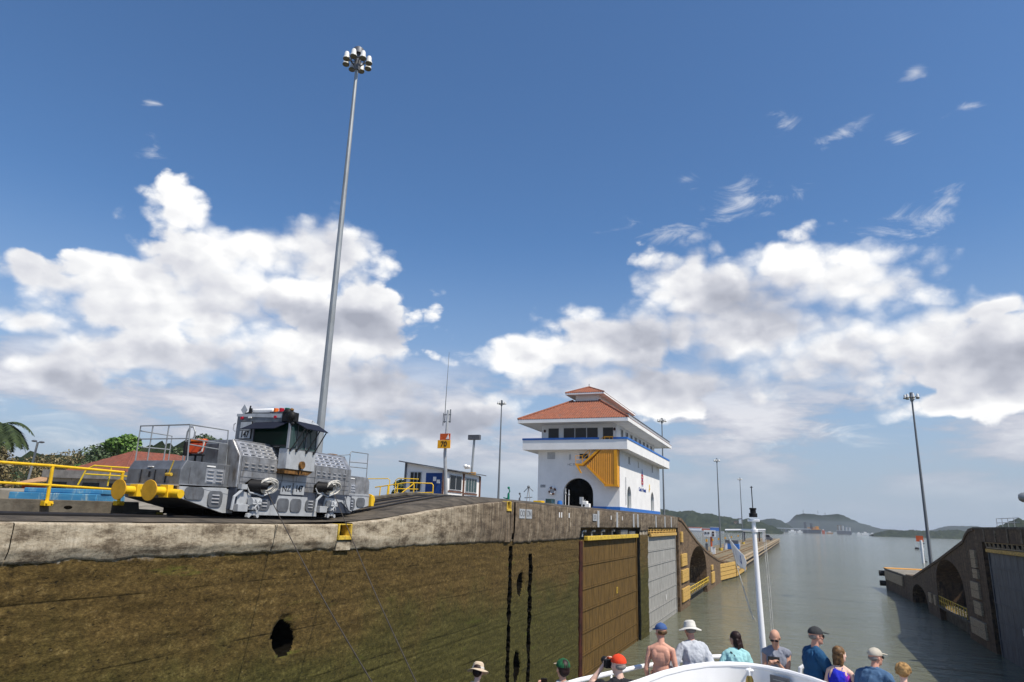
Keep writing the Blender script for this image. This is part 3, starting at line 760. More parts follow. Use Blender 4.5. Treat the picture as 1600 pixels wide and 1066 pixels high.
g2 = gate_leaf('gate_leaf', 80.6, 101.3, 10.25, M['gate_g'], XL-0.30, 'light grey gate leaf beyond the brown leaf in the left wall', 1, (8.5,6.9,5.3,3.6,2.0,0.5), M['timber'])
text('gate_number', '8', 0.9, (XL-0.22, 92.5, 2.7), (0,1,0), (0,0,1), M['white'], g2, bold=0.02)
# brackets on top of the brown leaf, railing on the grey leaf
for k, y in enumerate((54.5, 57.3, 60.6, 64.4)):
    b = MB(); b.tube([(XL-0.35,y,10.5),(XL-0.35,y,10.85),(XL-0.35,y+0.55,10.95)], 0.07, 6); b.box(XL-0.5,XL-0.25,y+0.45,y+0.9,10.85,11.02)
    b.build('walkway_bracket', M['lightgrey'], g1)
b = MB(); b.box(XL-0.7,XL-0.2,67.5,70.5,10.5,11.0); b.box(XL-0.7,XL-0.2,71.4,74.2,10.5,10.85); b.build('walkway_box', M['alu_d'], g1, bevel=0.03)
b = MB()
for z in (10.75,11.02): b.tube([(XL-0.12,80.8,z),(XL-0.12,101,z)], 0.05, 6)
for k in range(20):
    y = 80.8+k*1.04; b.tube([(XL-0.12,y,10.55),(XL-0.12,y+(0.5 if k % 2 else -0.0),11.1)], 0.05, 6)
b.build('walkway_railing', M['timber'], g2)

# ------------------------------------------------------------------ pier beyond the left wall
PZ = 3.55
b = MB()
b.prism([(-13.4,178),(-10.4,560),(-12.5,566),(-30,566),(-31,178)], 'z', -1.0, PZ-0.9)
pier_obj = b.build('pier', M['darkconc'], smooth=0); tag(pier_obj, kind='structure')
b = MB(); b.prism([(-13.0,176),(-10.0,561),(-12.5,567),(-30.4,567),(-31.4,176)], 'z', PZ-0.9, PZ)
tag(b.build('pier_deck', M['pierdeck'], smooth=0), kind='structure')
def pl(x0, off):                                   # edge line of the pier
    return (-13.0+3.0*(x0-176)/385.0 + off)
b = MB()
for off, w in ((-3.4,0.16),(-4.95,0.16),(-8.6,0.2),(-13,0.2)):
    b.tube([(pl(178,off),178,PZ+0.08),(pl(556,off),556,PZ+0.08)], 0.12, 6)
tag(b.build('tow_track_rails', M['rust'], smooth=0), 'rusty towing track rails running along the pier deck', 'rails')
b = MB()
b.box(-31,-8,0,1,0,0) if False else None
b.prism([(pl(178,0.03),178),(pl(560,0.03),560),(pl(560,0.25),560),(pl(178,0.25),178)], 'z', PZ-0.75, PZ-0.35)
b.prism([(pl(178,0.03),178),(pl(560,0.03),560),(pl(560,0.25),560),(pl(178,0.25),178)], 'z', PZ-1.9, PZ-1.5)
b.prism([(pl(178,-0.7),178),(pl(560,-0.7),560),(pl(560,0.02),560),(pl(178,0.02),178)], 'z', PZ+0.004, PZ+0.30)
tag(b.build('pier_fender', M['timber_pale'], smooth=0), 'long bleached timber fender beams along the edge of the pier', 'fender')
f = thing('angled_fender', (-14.0, 170, 1.5), 'stacked yellow timber fender panels at the near corner of the pier', 'fender')
for i in range(4):
    b = MB(); z0 = 0.3+i*0.85
    b.prism([(XL+0.05,160),(-13.2,176.0),(-13.5,176.4),(XL-0.3,160.4)], 'z', z0, z0+0.74); b.build('fender_panel', M['timber'], f, bevel=0.03)
for i in range(4):
    b = MB(); z0 = 0.3+i*0.85
    b.prism([(-13.0,176.8),(-12.6,205.0),(-13.0,205),(-13.4,176.8)], 'z', z0, z0+0.74); b.build('fender_panel', M['timber'], f, bevel=0.03)

# ------------------------------------------------------------------ right-hand wall
rw = thing('lock_wall', (XR, 85, 0), 'dark shaded lock wall on the right with arched wing sloping to the water', 'lock wall')
SLR = [(90.2,12.3),(92.5,12.15),(94.5,11.6),(96.2,10.87),(104,9.6),(113,8.15),(125,6.35),(138,4.4),(146,4.25)]
sr = lambda y: interp(y, SLR)
span_wall('wall_body', XR-0.05, XR+16, [20,60,87.4], lambda y:10.9, lambda y:12.3, M['shadeconc2'], rw)
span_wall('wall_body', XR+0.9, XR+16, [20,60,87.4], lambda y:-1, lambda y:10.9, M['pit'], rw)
span_wall('wall_body', XR, XR+16, [87.4,88.5,90.2], lambda y:-1, lambda y:12.3, M['shadeconc2'], rw)
def sweep_r(ys, lo): span_wall('wall_body', XR, XR+4.0, ys, lo, sr, M['shadeconc2'], rw)
sweep_r([90.2,91.3,92.5,93.5,94.5,95.3,96.2,97.5,98.8], lambda y:-1)
sweep_r([98.8+17.8*i/20 for i in range(21)], lambda y: arch_top(y,98.8,116.6,5.0,8.3))
sweep_r([116.6,120,126], lambda y:-1)
sweep_r([126+15*i/16 for i in range(17)], lambda y: arch_top(y,126,141,0.9,3.4))
sweep_r([141,143.5,146], lambda y:-1)
span_wall('wall_body', XR+0.7, XR+5.0, [98.8,116.6], lambda y:-1, lambda y:1.9, M['darkconc'], rw)
span_wall('arch_back_wall', XR+4.2, XR+5.0, [96,122], lambda y:-1, lambda y:5.6, M['wing2'], rw)
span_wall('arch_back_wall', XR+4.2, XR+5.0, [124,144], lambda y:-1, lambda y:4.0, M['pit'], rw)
span_wall('slope_coping', XR-0.12, XR+4.05, [90.2,91.3,92.5,93.5,94.5,95.3,96.2,97.5]+[98.8+47.2*i/24 for i in range(25)], lambda y: sr(y)-0.3, lambda y: sr(y)+0.03, M['shadeconc2'], rw)
b = MB(); b.box(XR-0.12, XR+1.0, 20, 90.2, 12.15, 12.36); b.build('parapet_cap', M['darkconc'], rw)
for y in (72.5, 76.8, 81.2, 85.4, 66, 60):
    b = MB(); b.box(XR-0.13, XR-0.05, y, y+0.4, 10.95, 12.15); b.build('pale_rib', M['coping'], rw)
for (y, z0, z1, w) in ((90.4,8.1,10.0,2.0),(90.2,7.0,8.0,2.2),(90.6,4.9,6.6,3.6),(90.6,3.2,4.6,3.2),(90.0,0.9,2.6,6.6),(121,1.7,3.1,2.3),(117.6,1.7,3.1,1.5)):
    b = MB()
    for k in range(2):
        zz0 = z0+(z1-z0)*k/2; b.box(XR-0.24, XR, y, y+w, zz0, zz0+(z1-z0)/2-0.04)
    b.build('fender_timber', M['timber_pale'], rw, bevel=0.02)
b = MB()
for z in (2.5, 3.1): b.tube([(XR+0.1,96.5,z),(XR+0.1,117,z)], 0.06, 6)
for k in range(14): b.tube([(XR+0.1,96.5+1.55*k,1.9),(XR+0.1,96.5+1.55*k,3.15)], 0.06, 6)
b.build('catwalk_railing', M['yellow_worn'], rw)
b = MB(); b.box(XR-0.1, XR+0.75, 96.5, 117, 1.6, 1.9); b.build('catwalk', M['darkconc'], rw)
g3 = gate_leaf('gate_leaf', 63.0, 86.2, 9.95, M['gate_d'], XR+0.25, 'dark blue grey gate leaf in the shaded right wall', -1, (8.4,6.7,5.0,3.3,1.6), M['timber'])
b = MB()
for k in range(30):
    y = 62.8+k*0.8; b.tube([(XR+0.15,y,10.35),(XR+0.15,y+(0.7 if k % 2 else -0.1),10.85)], 0.06, 6)
b.tube([(XR+0.15,62,10.85),(XR+0.15,86.4,10.85)], 0.06, 6); b.box(XR+0.1,XR+0.5,62,86.3,10.3,10.4)
b.build('walkway_railing', M['timber_pale'], g3)
text('gate_number', '8', 0.9, (XR+0.17, 77.5, 3.3), (0,-1,0), (0,0,1), M['lightgrey'], g3, bold=0.02)
# low landing at the foot of the right wing wall
ld = thing('landing_stage', (19, 158, 0), 'low landing with yellow edge and black rubber fenders below the right wall', 'landing stage')
b = MB(); b.prism([(17.3,170.5),(18.2,146),(26,146),(26,170.5)], 'z', -1, 3.9); b.build('landing_body', M['shadeconc2'], ld)
b = MB(); b.prism([(17.2,170.8),(18.15,146),(26,146),(26,170.8)], 'z', 3.9, 4.1); b.build('landing_deck', M['deck'], ld)
b = MB(); b.prism([(17.25,167.5),(17.15,170.9),(26,170.9),(26,167.5)], 'z', 4.104, 4.2); b.build('yellow_edge', M['amber'], ld)
b = MB(); b.prism([(17.05,168.5),(17.75,149),(18.0,149),(17.25,168.5)], 'z', 2.0, 3.7); b.build('fender_timber', M['timber_pale'], ld)
for z in (3.0, 1.0):
    b = MB(); b.tube([(16.2,170.6,z),(17.3,170.6,z)], 0.55, 14); b.build('rubber_fender', M['black'], ld)

# ------------------------------------------------------------------ far shore
def ridge(name, pts, depth, m, amp, seg, seed, step=None):
    """hill as a real solid ridge: profile points (x, y, height), rounded across its depth"""
    P = np.array(pts, float); n = seg
    t = np.linspace(0, len(P)-1, n)
    xs = np.interp(t, range(len(P)), P[:,0]); ys = np.interp(t, range(len(P)), P[:,1]); hs = np.interp(t, range(len(P)), P[:,2])
    ker = np.ones(5)/5; hs = np.convolve(np.pad(hs, 2, mode='edge'), ker, 'valid')
    k = 22; vs = []; fs = []
    for i in range(n):
        for j in range(k):
            u = j/(k-1)
            sh = math.sin(math.pi*u)**0.75
            z = hs[i]*sh
            y = ys[i] + (u-0.5)*depth
            q = mnoise.fractal(Vector((xs[i]*seed[1], y*seed[1], seed[0])), 1.0, 2.0, 6)
            q += 0.45*mnoise.fractal(Vector((xs[i]*seed[1]*5, y*seed[1]*5, seed[0]+9)), 1.0, 2.0, 4)
            vs.append((xs[i]+q*2, y, max(-0.5, z + amp*q*min(1, sh*2.0))))
    for i in range(n-1):
        for j in range(k-1): fs.append((i*k+j, (i+1)*k+j, (i+1)*k+j+1, i*k+j+1))
    b = MB(); b.add(vs, fs); o = b.build(name, m, smooth=60); o['kind'] = 'structure'; return o
ridge('hill', [(-330,1400,34),(-255,1430,40),(-215,1440,36),(-186,1440,36),(-155,1450,31),(-113,1460,24),(-77,1470,22),(-40,1480,12),(-20,1490,2)], 220, M['hill_l'], 5.0, 160, (1.3, 0.03))
ridge('hill', [(-400,2400,30),(-180,2450,34),(-110,2460,30),(-60,2450,36),(-20,2450,20),(10,2450,3)], 300, M['hill_f'], 6.0, 80, (5.3, 0.015))
ridge('hill', [(-150,3900,8),(-80,3950,18),(-20,3950,40),(15,3950,76),(60,3950,84),(130,3950,80),(215,3950,84),(245,3960,74),(310,3980,48),(400,4000,20),(500,4000,14)], 500, M['hill_f'], 6.0, 120, (9.1, 0.01))
ridge('hill', [(150,1650,2),(178,1680,9),(210,1690,14),(245,1700,11),(285,1710,15),(330,1730,16),(400,1750,18),(560,1750,24)], 140, M['hill_l'], 5.0, 260, (12.7, 0.035))
ridge('hill', [(560,3700,14),(640,3750,34),(700,3760,46),(780,3760,44),(860,3800,20),(1000,3800,20)], 300, M['hill_f'], 5.0, 80, (15.7, 0.012))
ridge('hill', [(215,990,4),(228,1000,20),(245,1000,27),(262,1000,29),(285,1005,28),(330,1000,30),(420,1000,34)], 100, M['hill_l'], 4.5, 200, (22.7, 0.06))
ridge('hill', [(-400,90,26),(-300,140,25),(-268,166,25),(-255,170,28),(-240,176,29.5),(-229,180,30.5),(-213,186,33),(-204,189,34.5),(-190,198,34),(-170,208,22),(-150,215,10)], 60, M['hill_l'], 4.0, 120, (31.7, 0.09))
# ------------------------------------------------------------------ control building
BX0, BX1, BY0, BY1, BZ = -31.7, -20.5, 88.7, 118.0, 12.95
bd = thing('control_building', (-26, 103, BZ), 'white control house with red tiled roof, blue trimmed balcony and amber outside stair', 'building')
def arch_poly(x0, x1, zb, zt, n=16):
    c = (x0+x1)/2; r = (x1-x0)/2; zs = zt - r if zt - zb > r else zb
    return [(x0,zb)] + [(c - r*math.cos(math.pi*i/n), zs + (zt-zs)*math.sin(math.pi*i/n)) for i in range(n+1)] + [(x1,zb)]
def wall_with_arches(axis, a0, a1, zb, zt, pos, thick, arches, m, parent, wins=()):
    """wall slab with real openings: vertical strips swept along the wall"""
    cuts = {a0, a1}
    for x0, x1, z0, z1 in arches:
        for i in range(17): cuts.add(round((x0+x1)/2 - (x1-x0)/2*math.cos(math.pi*i/16), 5))
    for x0, x1, z0, z1 in wins: cuts.add(x0); cuts.add(x1)
    cs = sorted(cuts); b = MB()
    def add(xa, xb, la, lb, ha, hb):
        p0, p1 = pos, pos+thick
        def P(x, q, z): return (x, q, z) if axis == 'x' else (q, x, z)
        vs = [P(xa,p0,la),P(xb,p0,lb),P(xb,p0,hb),P(xa,p0,ha),P(xa,p1,la),P(xb,p1,lb),P(xb,p1,hb),P(xa,p1,ha)]
        b.add(vs, [(0,1,2,3),(7,6,5,4),(0,4,5,1),(1,5,6,2),(2,6,7,3),(3,7,4,0)])
    for xa, xb in zip(cs[:-1], cs[1:]):
        xm = (xa+xb)/2; hit = None
        for A in arches:
            if A[0] < xm < A[1]: hit = A
        ws = sorted([w for w in wins if w[0] < xm < w[1]], key=lambda w: w[2])
        if hit:
            x0, x1, z0, z1 = hit; c = (x0+x1)/2; r = (x1-x0)/2; rz = min(r, z1-z0); zs = z1-rz
            h = lambda x: zs + rz*math.sqrt(max(0, 1-((x-c)/r)**2))
            la, lb = h(xa), h(xb)
            if z0 > zb: add(xa, xb, zb, zb, z0, z0)
        else: la = lb = zb
        for w in ws:
            add(xa, xb, la, lb, w[2], w[2]); la = lb = w[3]
        add(xa, xb, la, lb, zt, zt)
    return b.build('wall', m, parent, smooth=0)
# front (facing the locomotive) and the side facing the lock
FW = [(-30.2,-29.5,19.7,20.5)]
wall_with_arches('x', BX0, BX1, BZ, 21.0, BY0, 0.5, [(-28.1,-24.0,BZ,17.2)], M['white'], bd, [(-25.9,-24.7,19.75,20.4)])
wall_with_arches('y', BY0+0.5, BY1, BZ, 21.0, BX1-0.5, 0.5, [(93.2,95.7,BZ+0.6,16.5),(110.2,112.8,BZ+0.6,16.5)], M['white'], bd, [(94.2,95.3,19.6,20.5),(100.6,101.1,19.6,20.35),(111.4,112.4,19.7,20.6)])
b = MB(); b.box(BX0,BX0+0.4,BY0+0.5,BY1,BZ,21); b.box(BX0,BX1,BY1,BY1+0.4,BZ,21); b.build('wall', M['white'], bd, smooth=0)
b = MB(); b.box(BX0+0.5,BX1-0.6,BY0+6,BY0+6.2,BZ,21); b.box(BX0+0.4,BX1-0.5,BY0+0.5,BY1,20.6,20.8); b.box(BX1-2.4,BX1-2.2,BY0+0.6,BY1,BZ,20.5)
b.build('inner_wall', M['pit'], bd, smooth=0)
b = MB(); b.box(BX1,BX1+0.05,BY0+0.0,BY1,BZ-0.1,13.62); b.box(BX0+7.6,BX1+0.05,BY0-0.05,BY0,BZ-0.1,13.60); b.build('plinth_band', M['blue'], bd, smooth=0)
for x0,x1,y0,y1,z0,z1 in ((-25.85,-24.75,BY0+0.12,BY0+0.16,19.78,20.38),):
    b = MB(); b.box(x0,x1,y0,y1,z0,z1); w_ = b.build('window', M['glass'], bd, smooth=0)
    b = MB(); b.box(x0-0.05,x1+0.05,y0-0.16,y0-0.1,z0-0.08,z0); b.box((x0+x1)/2-0.03,(x0+x1)/2+0.03,y0-0.05,y0,z0,z1); b.build('window_frame', M['lightgrey'], w_)
for y0,y1,z0,z1 in ((94.2,95.3,19.6,20.5),(100.6,101.1,19.6,20.35),(111.4,112.4,19.7,20.6)):
    b = MB(); b.box(BX1-0.3,BX1-0.25,y0,y1,z0,z1); w_ = b.build('window', M['glass'], bd, smooth=0)
    b = MB(); b.box(BX1-0.25,BX1-0.2,(y0+y1)/2-0.04,(y0+y1)/2+0.04,z0,z1); b.box(BX1-0.06,BX1+0.06,y0-0.05,y1+0.05,z0-0.1,z0); b.build('window_frame', M['lightgrey'], w_)
for y0,y1 in ((93.2,95.7),(110.2,112.8)):
    b = MB(); b.prism(arch_poly(y0+0.02, y1-0.02, BZ+0.62, 16.45), 'x', BX1-0.42, BX1-0.36); b.build('arched_window', M['glass_s'], bd, smooth=0)
b = MB(); b.prism(arch_poly(-28.6,-23.5,BZ,17.7)[0:], 'y', 0, 0) if False else None
# faint panels and vents on the front
b = MB(); b.box(-30.4,-29.3,BY0-0.03,BY0,19.7,20.6); b.build('vent_grille', M['lightgrey'], bd)
b = MB(); b.box(-31.3,-30.6,BY0-0.03,BY0,15.9,16.3); b.build('notice_plate', M['lightgrey'], bd)
text('notice_lettering', 'AVISO', 0.26, (-30.95,BY0-0.036,16.1), (1,0,0), (0,0,1), M['ink'], bd)
text('wall_lettering', 'HC.TN', 0.42, (-26.9,BY0-0.004,18.95), (1,0,0), (0,0,1), M['alu_d'], bd)
# balcony slab and parapet
b = MB(); b.box(-33.4,-19.3,87.55,120.5,20.85,21.15); b.build('balcony_slab', M['white'], bd, smooth=0)
b = MB(); b.box(-33.4,-19.3,87.4,87.55,20.83,22.12); b.box(-19.3,-19.15,87.4,120.6,20.83,22.12); b.box(-33.55,-33.4,87.4,120.6,20.83,22.12); b.box(-33.4,-19.3,120.45,120.6,20.83,22.12)
b.build('balcony_parapet', M['white'], bd, smooth=0)
b = MB(); b.box(-33.6,-22.9,87.34,87.60,22.12,22.38); b.box(-19.36,-19.09,87.34,120.66,22.12,22.38); b.box(-21.0,-19.36,87.34,87.60,22.12,22.38)
b.build('blue_band', M['blue'], bd, smooth=0)
# top storey
TX0, TX1, TY0, TY1 = -31.6, -21.1, 89.6, 117.5
b = MB(); b.box(TX0,TX1,TY0,TY1,21.15,25.2); b.build('top_storey_wall', M['white'], bd, smooth=0)
for x0,x1 in ((-30.6,-29.1),(-28.4,-26.85),(-26.75,-25.2),(-25.1,-23.6),(-22.9,-21.5)):
    z0 = 22.35 if x0 < -23 else 21.3
    b = MB(); b.box(x0,x1,TY0-0.03,TY0+0.02,z0,23.95); w_ = b.build('window', M['glass'], bd, smooth=0)
    b = MB(); b.box(x0-0.06,x0,TY0-0.07,TY0,z0,23.98); b.box(x1,x1+0.06,TY0-0.07,TY0,z0,23.98); b.box(x0-0.06,x1+0.06,TY0-0.07,TY0,23.95,24.02); b.build('window_frame', M['white'], w_, smooth=0)
for k in range(8):
    y0 = 92.3+3.05*k
    b = MB(); b.box(TX1-0.02,TX1+0.03,y0,y0+1.15,22.0,24.0); w_ = b.build('window', M['glass'], bd, smooth=0)
    b = MB(); b.box(TX1,TX1+0.08,y0-0.08,y0,21.9,24.05); b.box(TX1,TX1+0.08,y0+1.15,y0+1.23,21.9,24.05); b.build('window_frame', M['lightgrey'], w_, smooth=0)
# eaves and tiled roof
EX0, EX1, EY0, EY1, EZ = -34.15, -18.9, 86.9, 122.0, 24.45
b = MB(); b.box(EX0+0.15,EX1-0.15,EY0+0.15,EY1-0.15,EZ+0.02,EZ+0.12); b.build('eaves_soffit', M['white'], bd, smooth=0)
b = MB(); b.box(EX0,EX1,EY0,EY0+0.15,EZ-0.05,EZ+0.42); b.box(EX1-0.15,EX1,EY0+0.15,EY1,EZ-0.05,EZ+0.42); b.box(EX0,EX0+0.15,EY0+0.15,EY1,EZ-0.05,EZ+0.42)
b.build('eaves_fascia', M['white'], bd, smooth=0)
b = MB(); b.box(EX1-0.75,EX1-0.25,EY0+1.4,EY1-0.5,EZ+0.42,EZ+1.05); b.build('side_parapet', M['lightgrey'], bd, smooth=0)
b = MB(); b.box(EX1-0.8,EX1-0.2,EY0+1.3,EY1-0.4,EZ+1.05,EZ+1.16); b.build('parapet_cap', M['alu_dark'], bd, smooth=0)
def tiled_slope(p00, p10, p01, p11, n, parent, name='roof_tiles', m=None, rows=14, h=0.075):
    """corrugated sheet between an eaves edge (p00-p10) and an upper edge (p01-p11): rolls run up the slope"""
    p00,p10,p01,p11 = map(Vector, (p00,p10,p01,p11)); b = MB(); k = n*4
    nrm = (p10-p00).cross(p01-p00).normalized()
    if nrm.z < 0: nrm = -nrm
    L0 = (p10-p00).length; ud = (p10-p00)/L0
    a1, b1 = (p01-p00).dot(ud), (p11-p00).dot(ud)
    vs = []; idx = {}
    rows_n = rows
    for r in range(rows_n+1):
        t = r/rows_n; step = 0.035*((r % 2))
        A = p00.lerp(p01, t); B = p10.lerp(p11, t)
        for i in range(k+1):
            # keep rolls straight up the slope: clamp the eaves parameter into the row's range
            s = i/k*L0; lo, hi = a1*t, L0+(b1-L0)*t
            sc = min(max(s, lo), hi); w = 0 if hi-lo < 1e-6 else (sc-lo)/(hi-lo)
            q = A.lerp(B, w); hgt = h*abs(math.sin(math.pi*sc/L0*n))
            vs.append(q + nrm*(hgt + 0.02*(r % 2)))
    fs = []
    for r in range(rows_n):
        for i in range(k):
            a = r*(k+1)+i; f4 = (a, a+1, a+k+2, a+k+1)
            fs.append(f4)
    b.add(vs, fs)
    # thin underside so the sheet has depth
    b.add([p00-nrm*0.05, p10-nrm*0.05, p11-nrm*0.05, p01-nrm*0.05], [(3,2,1,0)])
    return b.build(name, m or M['tile'], parent, smooth=35)
RZ0, RZ1, CYF = EZ+0.42, 28.45, 94.2
CX0, CX1 = -28.5, -24.6
rf = thing('roof_tmp', (0,0,0), None, None)
tiled_slope((EX0,EY0,RZ0),(EX1,EY0,RZ0),(CX0,CYF,RZ1),(CX1,CYF,RZ1), 46, bd)
tiled_slope((EX1,EY0,RZ0),(EX1,EY1,RZ0),(CX1,CYF,RZ1),(CX1,114,RZ1), 100, bd, rows=8)
tiled_slope((EX0,EY1,RZ0),(EX0,EY0,RZ0),(CX0,114,RZ1),(CX0,CYF,RZ1), 100, bd, rows=8)
tiled_slope((EX1,EY1,RZ0),(EX0,EY1,RZ0),(CX1,114,RZ1),(CX0,114,RZ1), 46, bd, rows=8)
bpy.data.objects.remove(rf)
b = MB(); b.tube([(EX1,EY0,RZ0+0.1),(CX1,CYF,RZ1+0.1)], 0.16, 8); b.tube([(EX0,EY0,RZ0+0.1),(CX0,CYF,RZ1+0.1)], 0.16, 8); b.build('hip_ridge', M['tile'], bd)
b = MB(); b.box(CX0+0.35,CX1-0.2,CYF+0.2,114,RZ1-0.3,29.55); b.build('cupola_wall', M['white'], bd, smooth=0)
b = MB(); b.box(CX0-0.9,CX1+0.9,CYF-0.9,115,29.30,29.52); b.build('cupola_fascia', M['white'], bd, smooth=0)
cm = (CX0+CX1)/2
tiled_slope((CX0-0.9,CYF-0.9,29.52),(CX1+0.9,CYF-0.9,29.52),(cm,CYF+1.6,30.75),(cm,CYF+1.6,30.75), 18, bd, 'cupola_roof', rows=6)
tiled_slope((CX1+0.9,CYF-0.9,29.52),(CX1+0.9,115,29.52),(cm,CYF+1.6,30.75),(cm,113,30.75), 60, bd, 'cupola_roof', rows=6)
tiled_slope((CX0-0.9,115,29.52),(CX0-0.9,CYF-0.9,29.52),(cm,113,30.75),(cm,CYF+1.6,30.75), 60, bd, 'cupola_roof', rows=6)
b = MB(); b.tube([(CX1+0.9,CYF-0.9,29.58),(cm,CYF+1.6,30.8),(cm,113,30.8)], 0.12, 8); b.tube([(CX0-0.9,CYF-0.9,29.58),(cm,CYF+1.6,30.8)], 0.12, 8); b.build('cupola_ridge', M['tile'], bd)
b = MB(); b.tube([(cm,CYF+1.6,30.7),(cm,CYF+1.6,31.25)], 0.05, 6); b.build('finial', M['alu_d'], bd)
# outside stair: ribbed amber screen, stringer, landing, railings
SY = 87.55
b = MB(); b.prism([(-24.5,18.75),(-22.3,21.1),(-20.75,21.1),(-20.75,16.35),(-22.1,16.35)], 'y', SY-0.05, SY+0.02)
sp_ = b.build('stair_screen', M['stairs'], bd, smooth=0)
b = MB(); b.box(-20.9,-20.5,SY-0.12,SY+1.3,16.1,21.2); b.box(-22.2,-20.5,SY-0.10,SY+0.05,16.1,16.36); b.box(-20.6,-20.52,SY,SY+1.1,16.2,21.0)
b.prism([(-24.6,18.62),(-24.5,18.85),(-22.0,16.45),(-22.1,16.22)], 'y', SY-0.10, SY+0.05)
b.build('screen_frame', M['amber'], bd, smooth=0)
b = MB()
for y in (SY-0.09, SY+0.95):
    b.prism([(-26.1,18.75),(-25.1,18.75),(-22.3,21.15),(-20.6,21.15),(-20.6,21.42),(-22.45,21.42),(-25.2,19.0),(-26.1,19.0)], 'y', y, y+0.08)
b.box(-22.4,-20.6,SY,SY+0.95,21.1,21.2); b.box(-26.1,-25.1,SY,SY+0.95,18.8,18.9)
for k in range(12):
    x = -25.1+2.7*k/12; b.box(x, x+0.28, SY, SY+0.95, 18.95+2.3*k/12, 19.0+2.3*k/12)
b.prism([(-26.0,18.75),(-25.7,18.75),(-25.2,17.75),(-25.4,17.75)], 'y', SY-0.09, SY)
b.build('stair_flight', M['amber'], bd, smooth=0)
b = MB()
for dz in (0.5, 1.0):
    b.tube([(-26.05,SY-0.05,19.0+dz),(-25.15,SY-0.05,19.0+dz),(-22.4,SY-0.05,21.4+dz),(-20.65,SY-0.05,21.4+dz)], 0.035, 6)
for x, z in ((-26.05,19.0),(-25.15,19.0),(-24.2,19.85),(-23.3,20.6),(-22.4,21.4),(-21.5,21.4),(-20.65,21.4)):
    b.tube([(x,SY-0.05,z),(x,SY-0.05,z+1.0)], 0.035, 6)
b.build('stair_railing', M['amber'], bd)
b = MB(); b.box(-22.2,-21.0,SY-0.1,SY+0.2,22.4,22.52); b.box(-22.2,-22.08,SY-0.1,SY,21.3,22.4); b.box(-21.1,-21.0,SY-0.1,SY,21.3,22.4); b.build('landing_gate', M['amber'], bd, smooth=0)
# blue lettering and emblem on the side wall, painted boards fixed 2 cm proud
text('side_lettering', 'Canal de Panam\u00e1', 0.78, (BX1+0.02,103.6,16.45), (0,1,0), (0,0,1), M['logo_b'], bd, bold=0.025)
b = MB()
for y, z, r in ((103.2,18.35,0.42),(103.9,18.35,0.42),(103.2,17.55,0.42),(103.9,17.55,0.42)):
    b.lathe((BX1+0.012,y,z), [(r*0.45,0),(r*0.45,0.02),(r,0.02),(r,0)], 16, Matrix.Rotation(R(90),3,'Y'))
b.build('emblem', M['logo_r'], bd)
b = MB(); b.prism([(103.2,18.7),(103.55,19.5),(103.9,18.7)], 'x', BX1+0.01, BX1+0.04); b.box(BX1+0.01,BX1+0.04,103.35,103.75,17.8,18.1); b.box(BX1+0.01,BX1+0.04,103.1,103.3,16.95,17.3); b.box(BX1+0.01,BX1+0.04,103.8,104.0,16.95,17.3)
b.build('emblem', M['logo_b'], bd)
b = MB(); b.ell((BX1+0.03,109.1,17.3),(0.03,0.3,0.3)); b.box(BX1+0.01,BX1+0.05,108.6,108.9,16.4,16.9); b.box(BX1+0.01,BX1+0.05,108.9,109.5,16.75,17.0); b.build('yellow_symbol', M['yellow'], bd)
# conduit, lamps
b = MB(); b.tube([(BX1+0.1,92.0,BZ+1),(BX1+0.1,92.0,17.6)], 0.05, 6); b.box(BX0+4.4,BX0+4.6,BY0-0.1,BY0,19.6,20.3); b.build('conduit', M['lightgrey'], bd)
for x,y,z in ((-31.1,TY0-0.15,23.6),(-21.3,TY0-0.15,23.7)):
    b = MB(); b.ell((x,y,z),(0.16,0.14,0.2)); b.build('wall_lamp', M['rustred'], bd)
def ring_buoy(x, y, z):
    rb = thing('lifebuoy', (x,y,z), 'red and white lifebuoy hung on the white front wall left of the arch', 'lifebuoy')
    b = MB(); n = 24
    for i in range(n):
        a0, a1 = 2*math.pi*i/n, 2*math.pi*(i+1)/n
        b.cur = 1 if (i // 3) % 2 else 0
        b.tube([(x+0.42*math.cos(a0),y,z+0.42*math.sin(a0)),(x+0.42*math.cos((a0+a1)/2),y,z+0.42*math.sin((a0+a1)/2)),(x+0.42*math.cos(a1),y,z+0.42*math.sin(a1))], 0.13, 8, cap=False)
    b.build('ring', [M['brown'], M['white']], rb)
    b = MB(); b.lathe((x,y+0.05,z), [(0.02,0),(0.36,0),(0.36,-0.03)], 16, Matrix.Rotation(R(90),3,'X')); b.build('backing_board', M['lightgrey'], rb)
ring_buoy(-29.6, BY0-0.14, 15.5)

# ------------------------------------------------------------------ shed with blue wall
sh = thing('guard_shed', (-24.5, 47.3, 12.95), 'small white shed with blue corner wall and sloping dark roof beside the ramp', 'shed')
SX0, SX1, SY0, SY1, SZ = -26.0, -23.0, 44.2, 50.6, 12.9
b = MB()
b.prism([(SX0,SZ),(SX1,SZ),(SX1,14.95),(SX0,15.45)], 'y', SY0, SY0+0.1); b.prism([(SX0,SZ),(SX1,SZ),(SX1,14.95),(SX0,15.45)], 'y', SY1-0.1, SY1)
b.box(SX1-0.1,SX1,SY0+0.1,SY1-0.1,SZ,14.95); b.box(SX0,SX0+0.1,SY0+0.1,SY1-0.1,SZ,15.4)
b.build('wall', M['white'], sh, smooth=0)
b = MB(); b.prism([(-24.35,SZ),(-23.05,SZ),(-23.05,14.72),(-24.35,14.72)], 'y', SY0-0.02, SY0-0.004); b.build('blue_panel', M['bluedoor'], sh, smooth=0)
b = MB(); b.box(-23.75,-23.5,SY0-0.035,SY0-0.021,14.15,14.45); b.box(-23.45,-23.2,SY0-0.035,SY0-0.021,14.0,14.25); b.build('posted_notice', M['white'], sh, smooth=0)
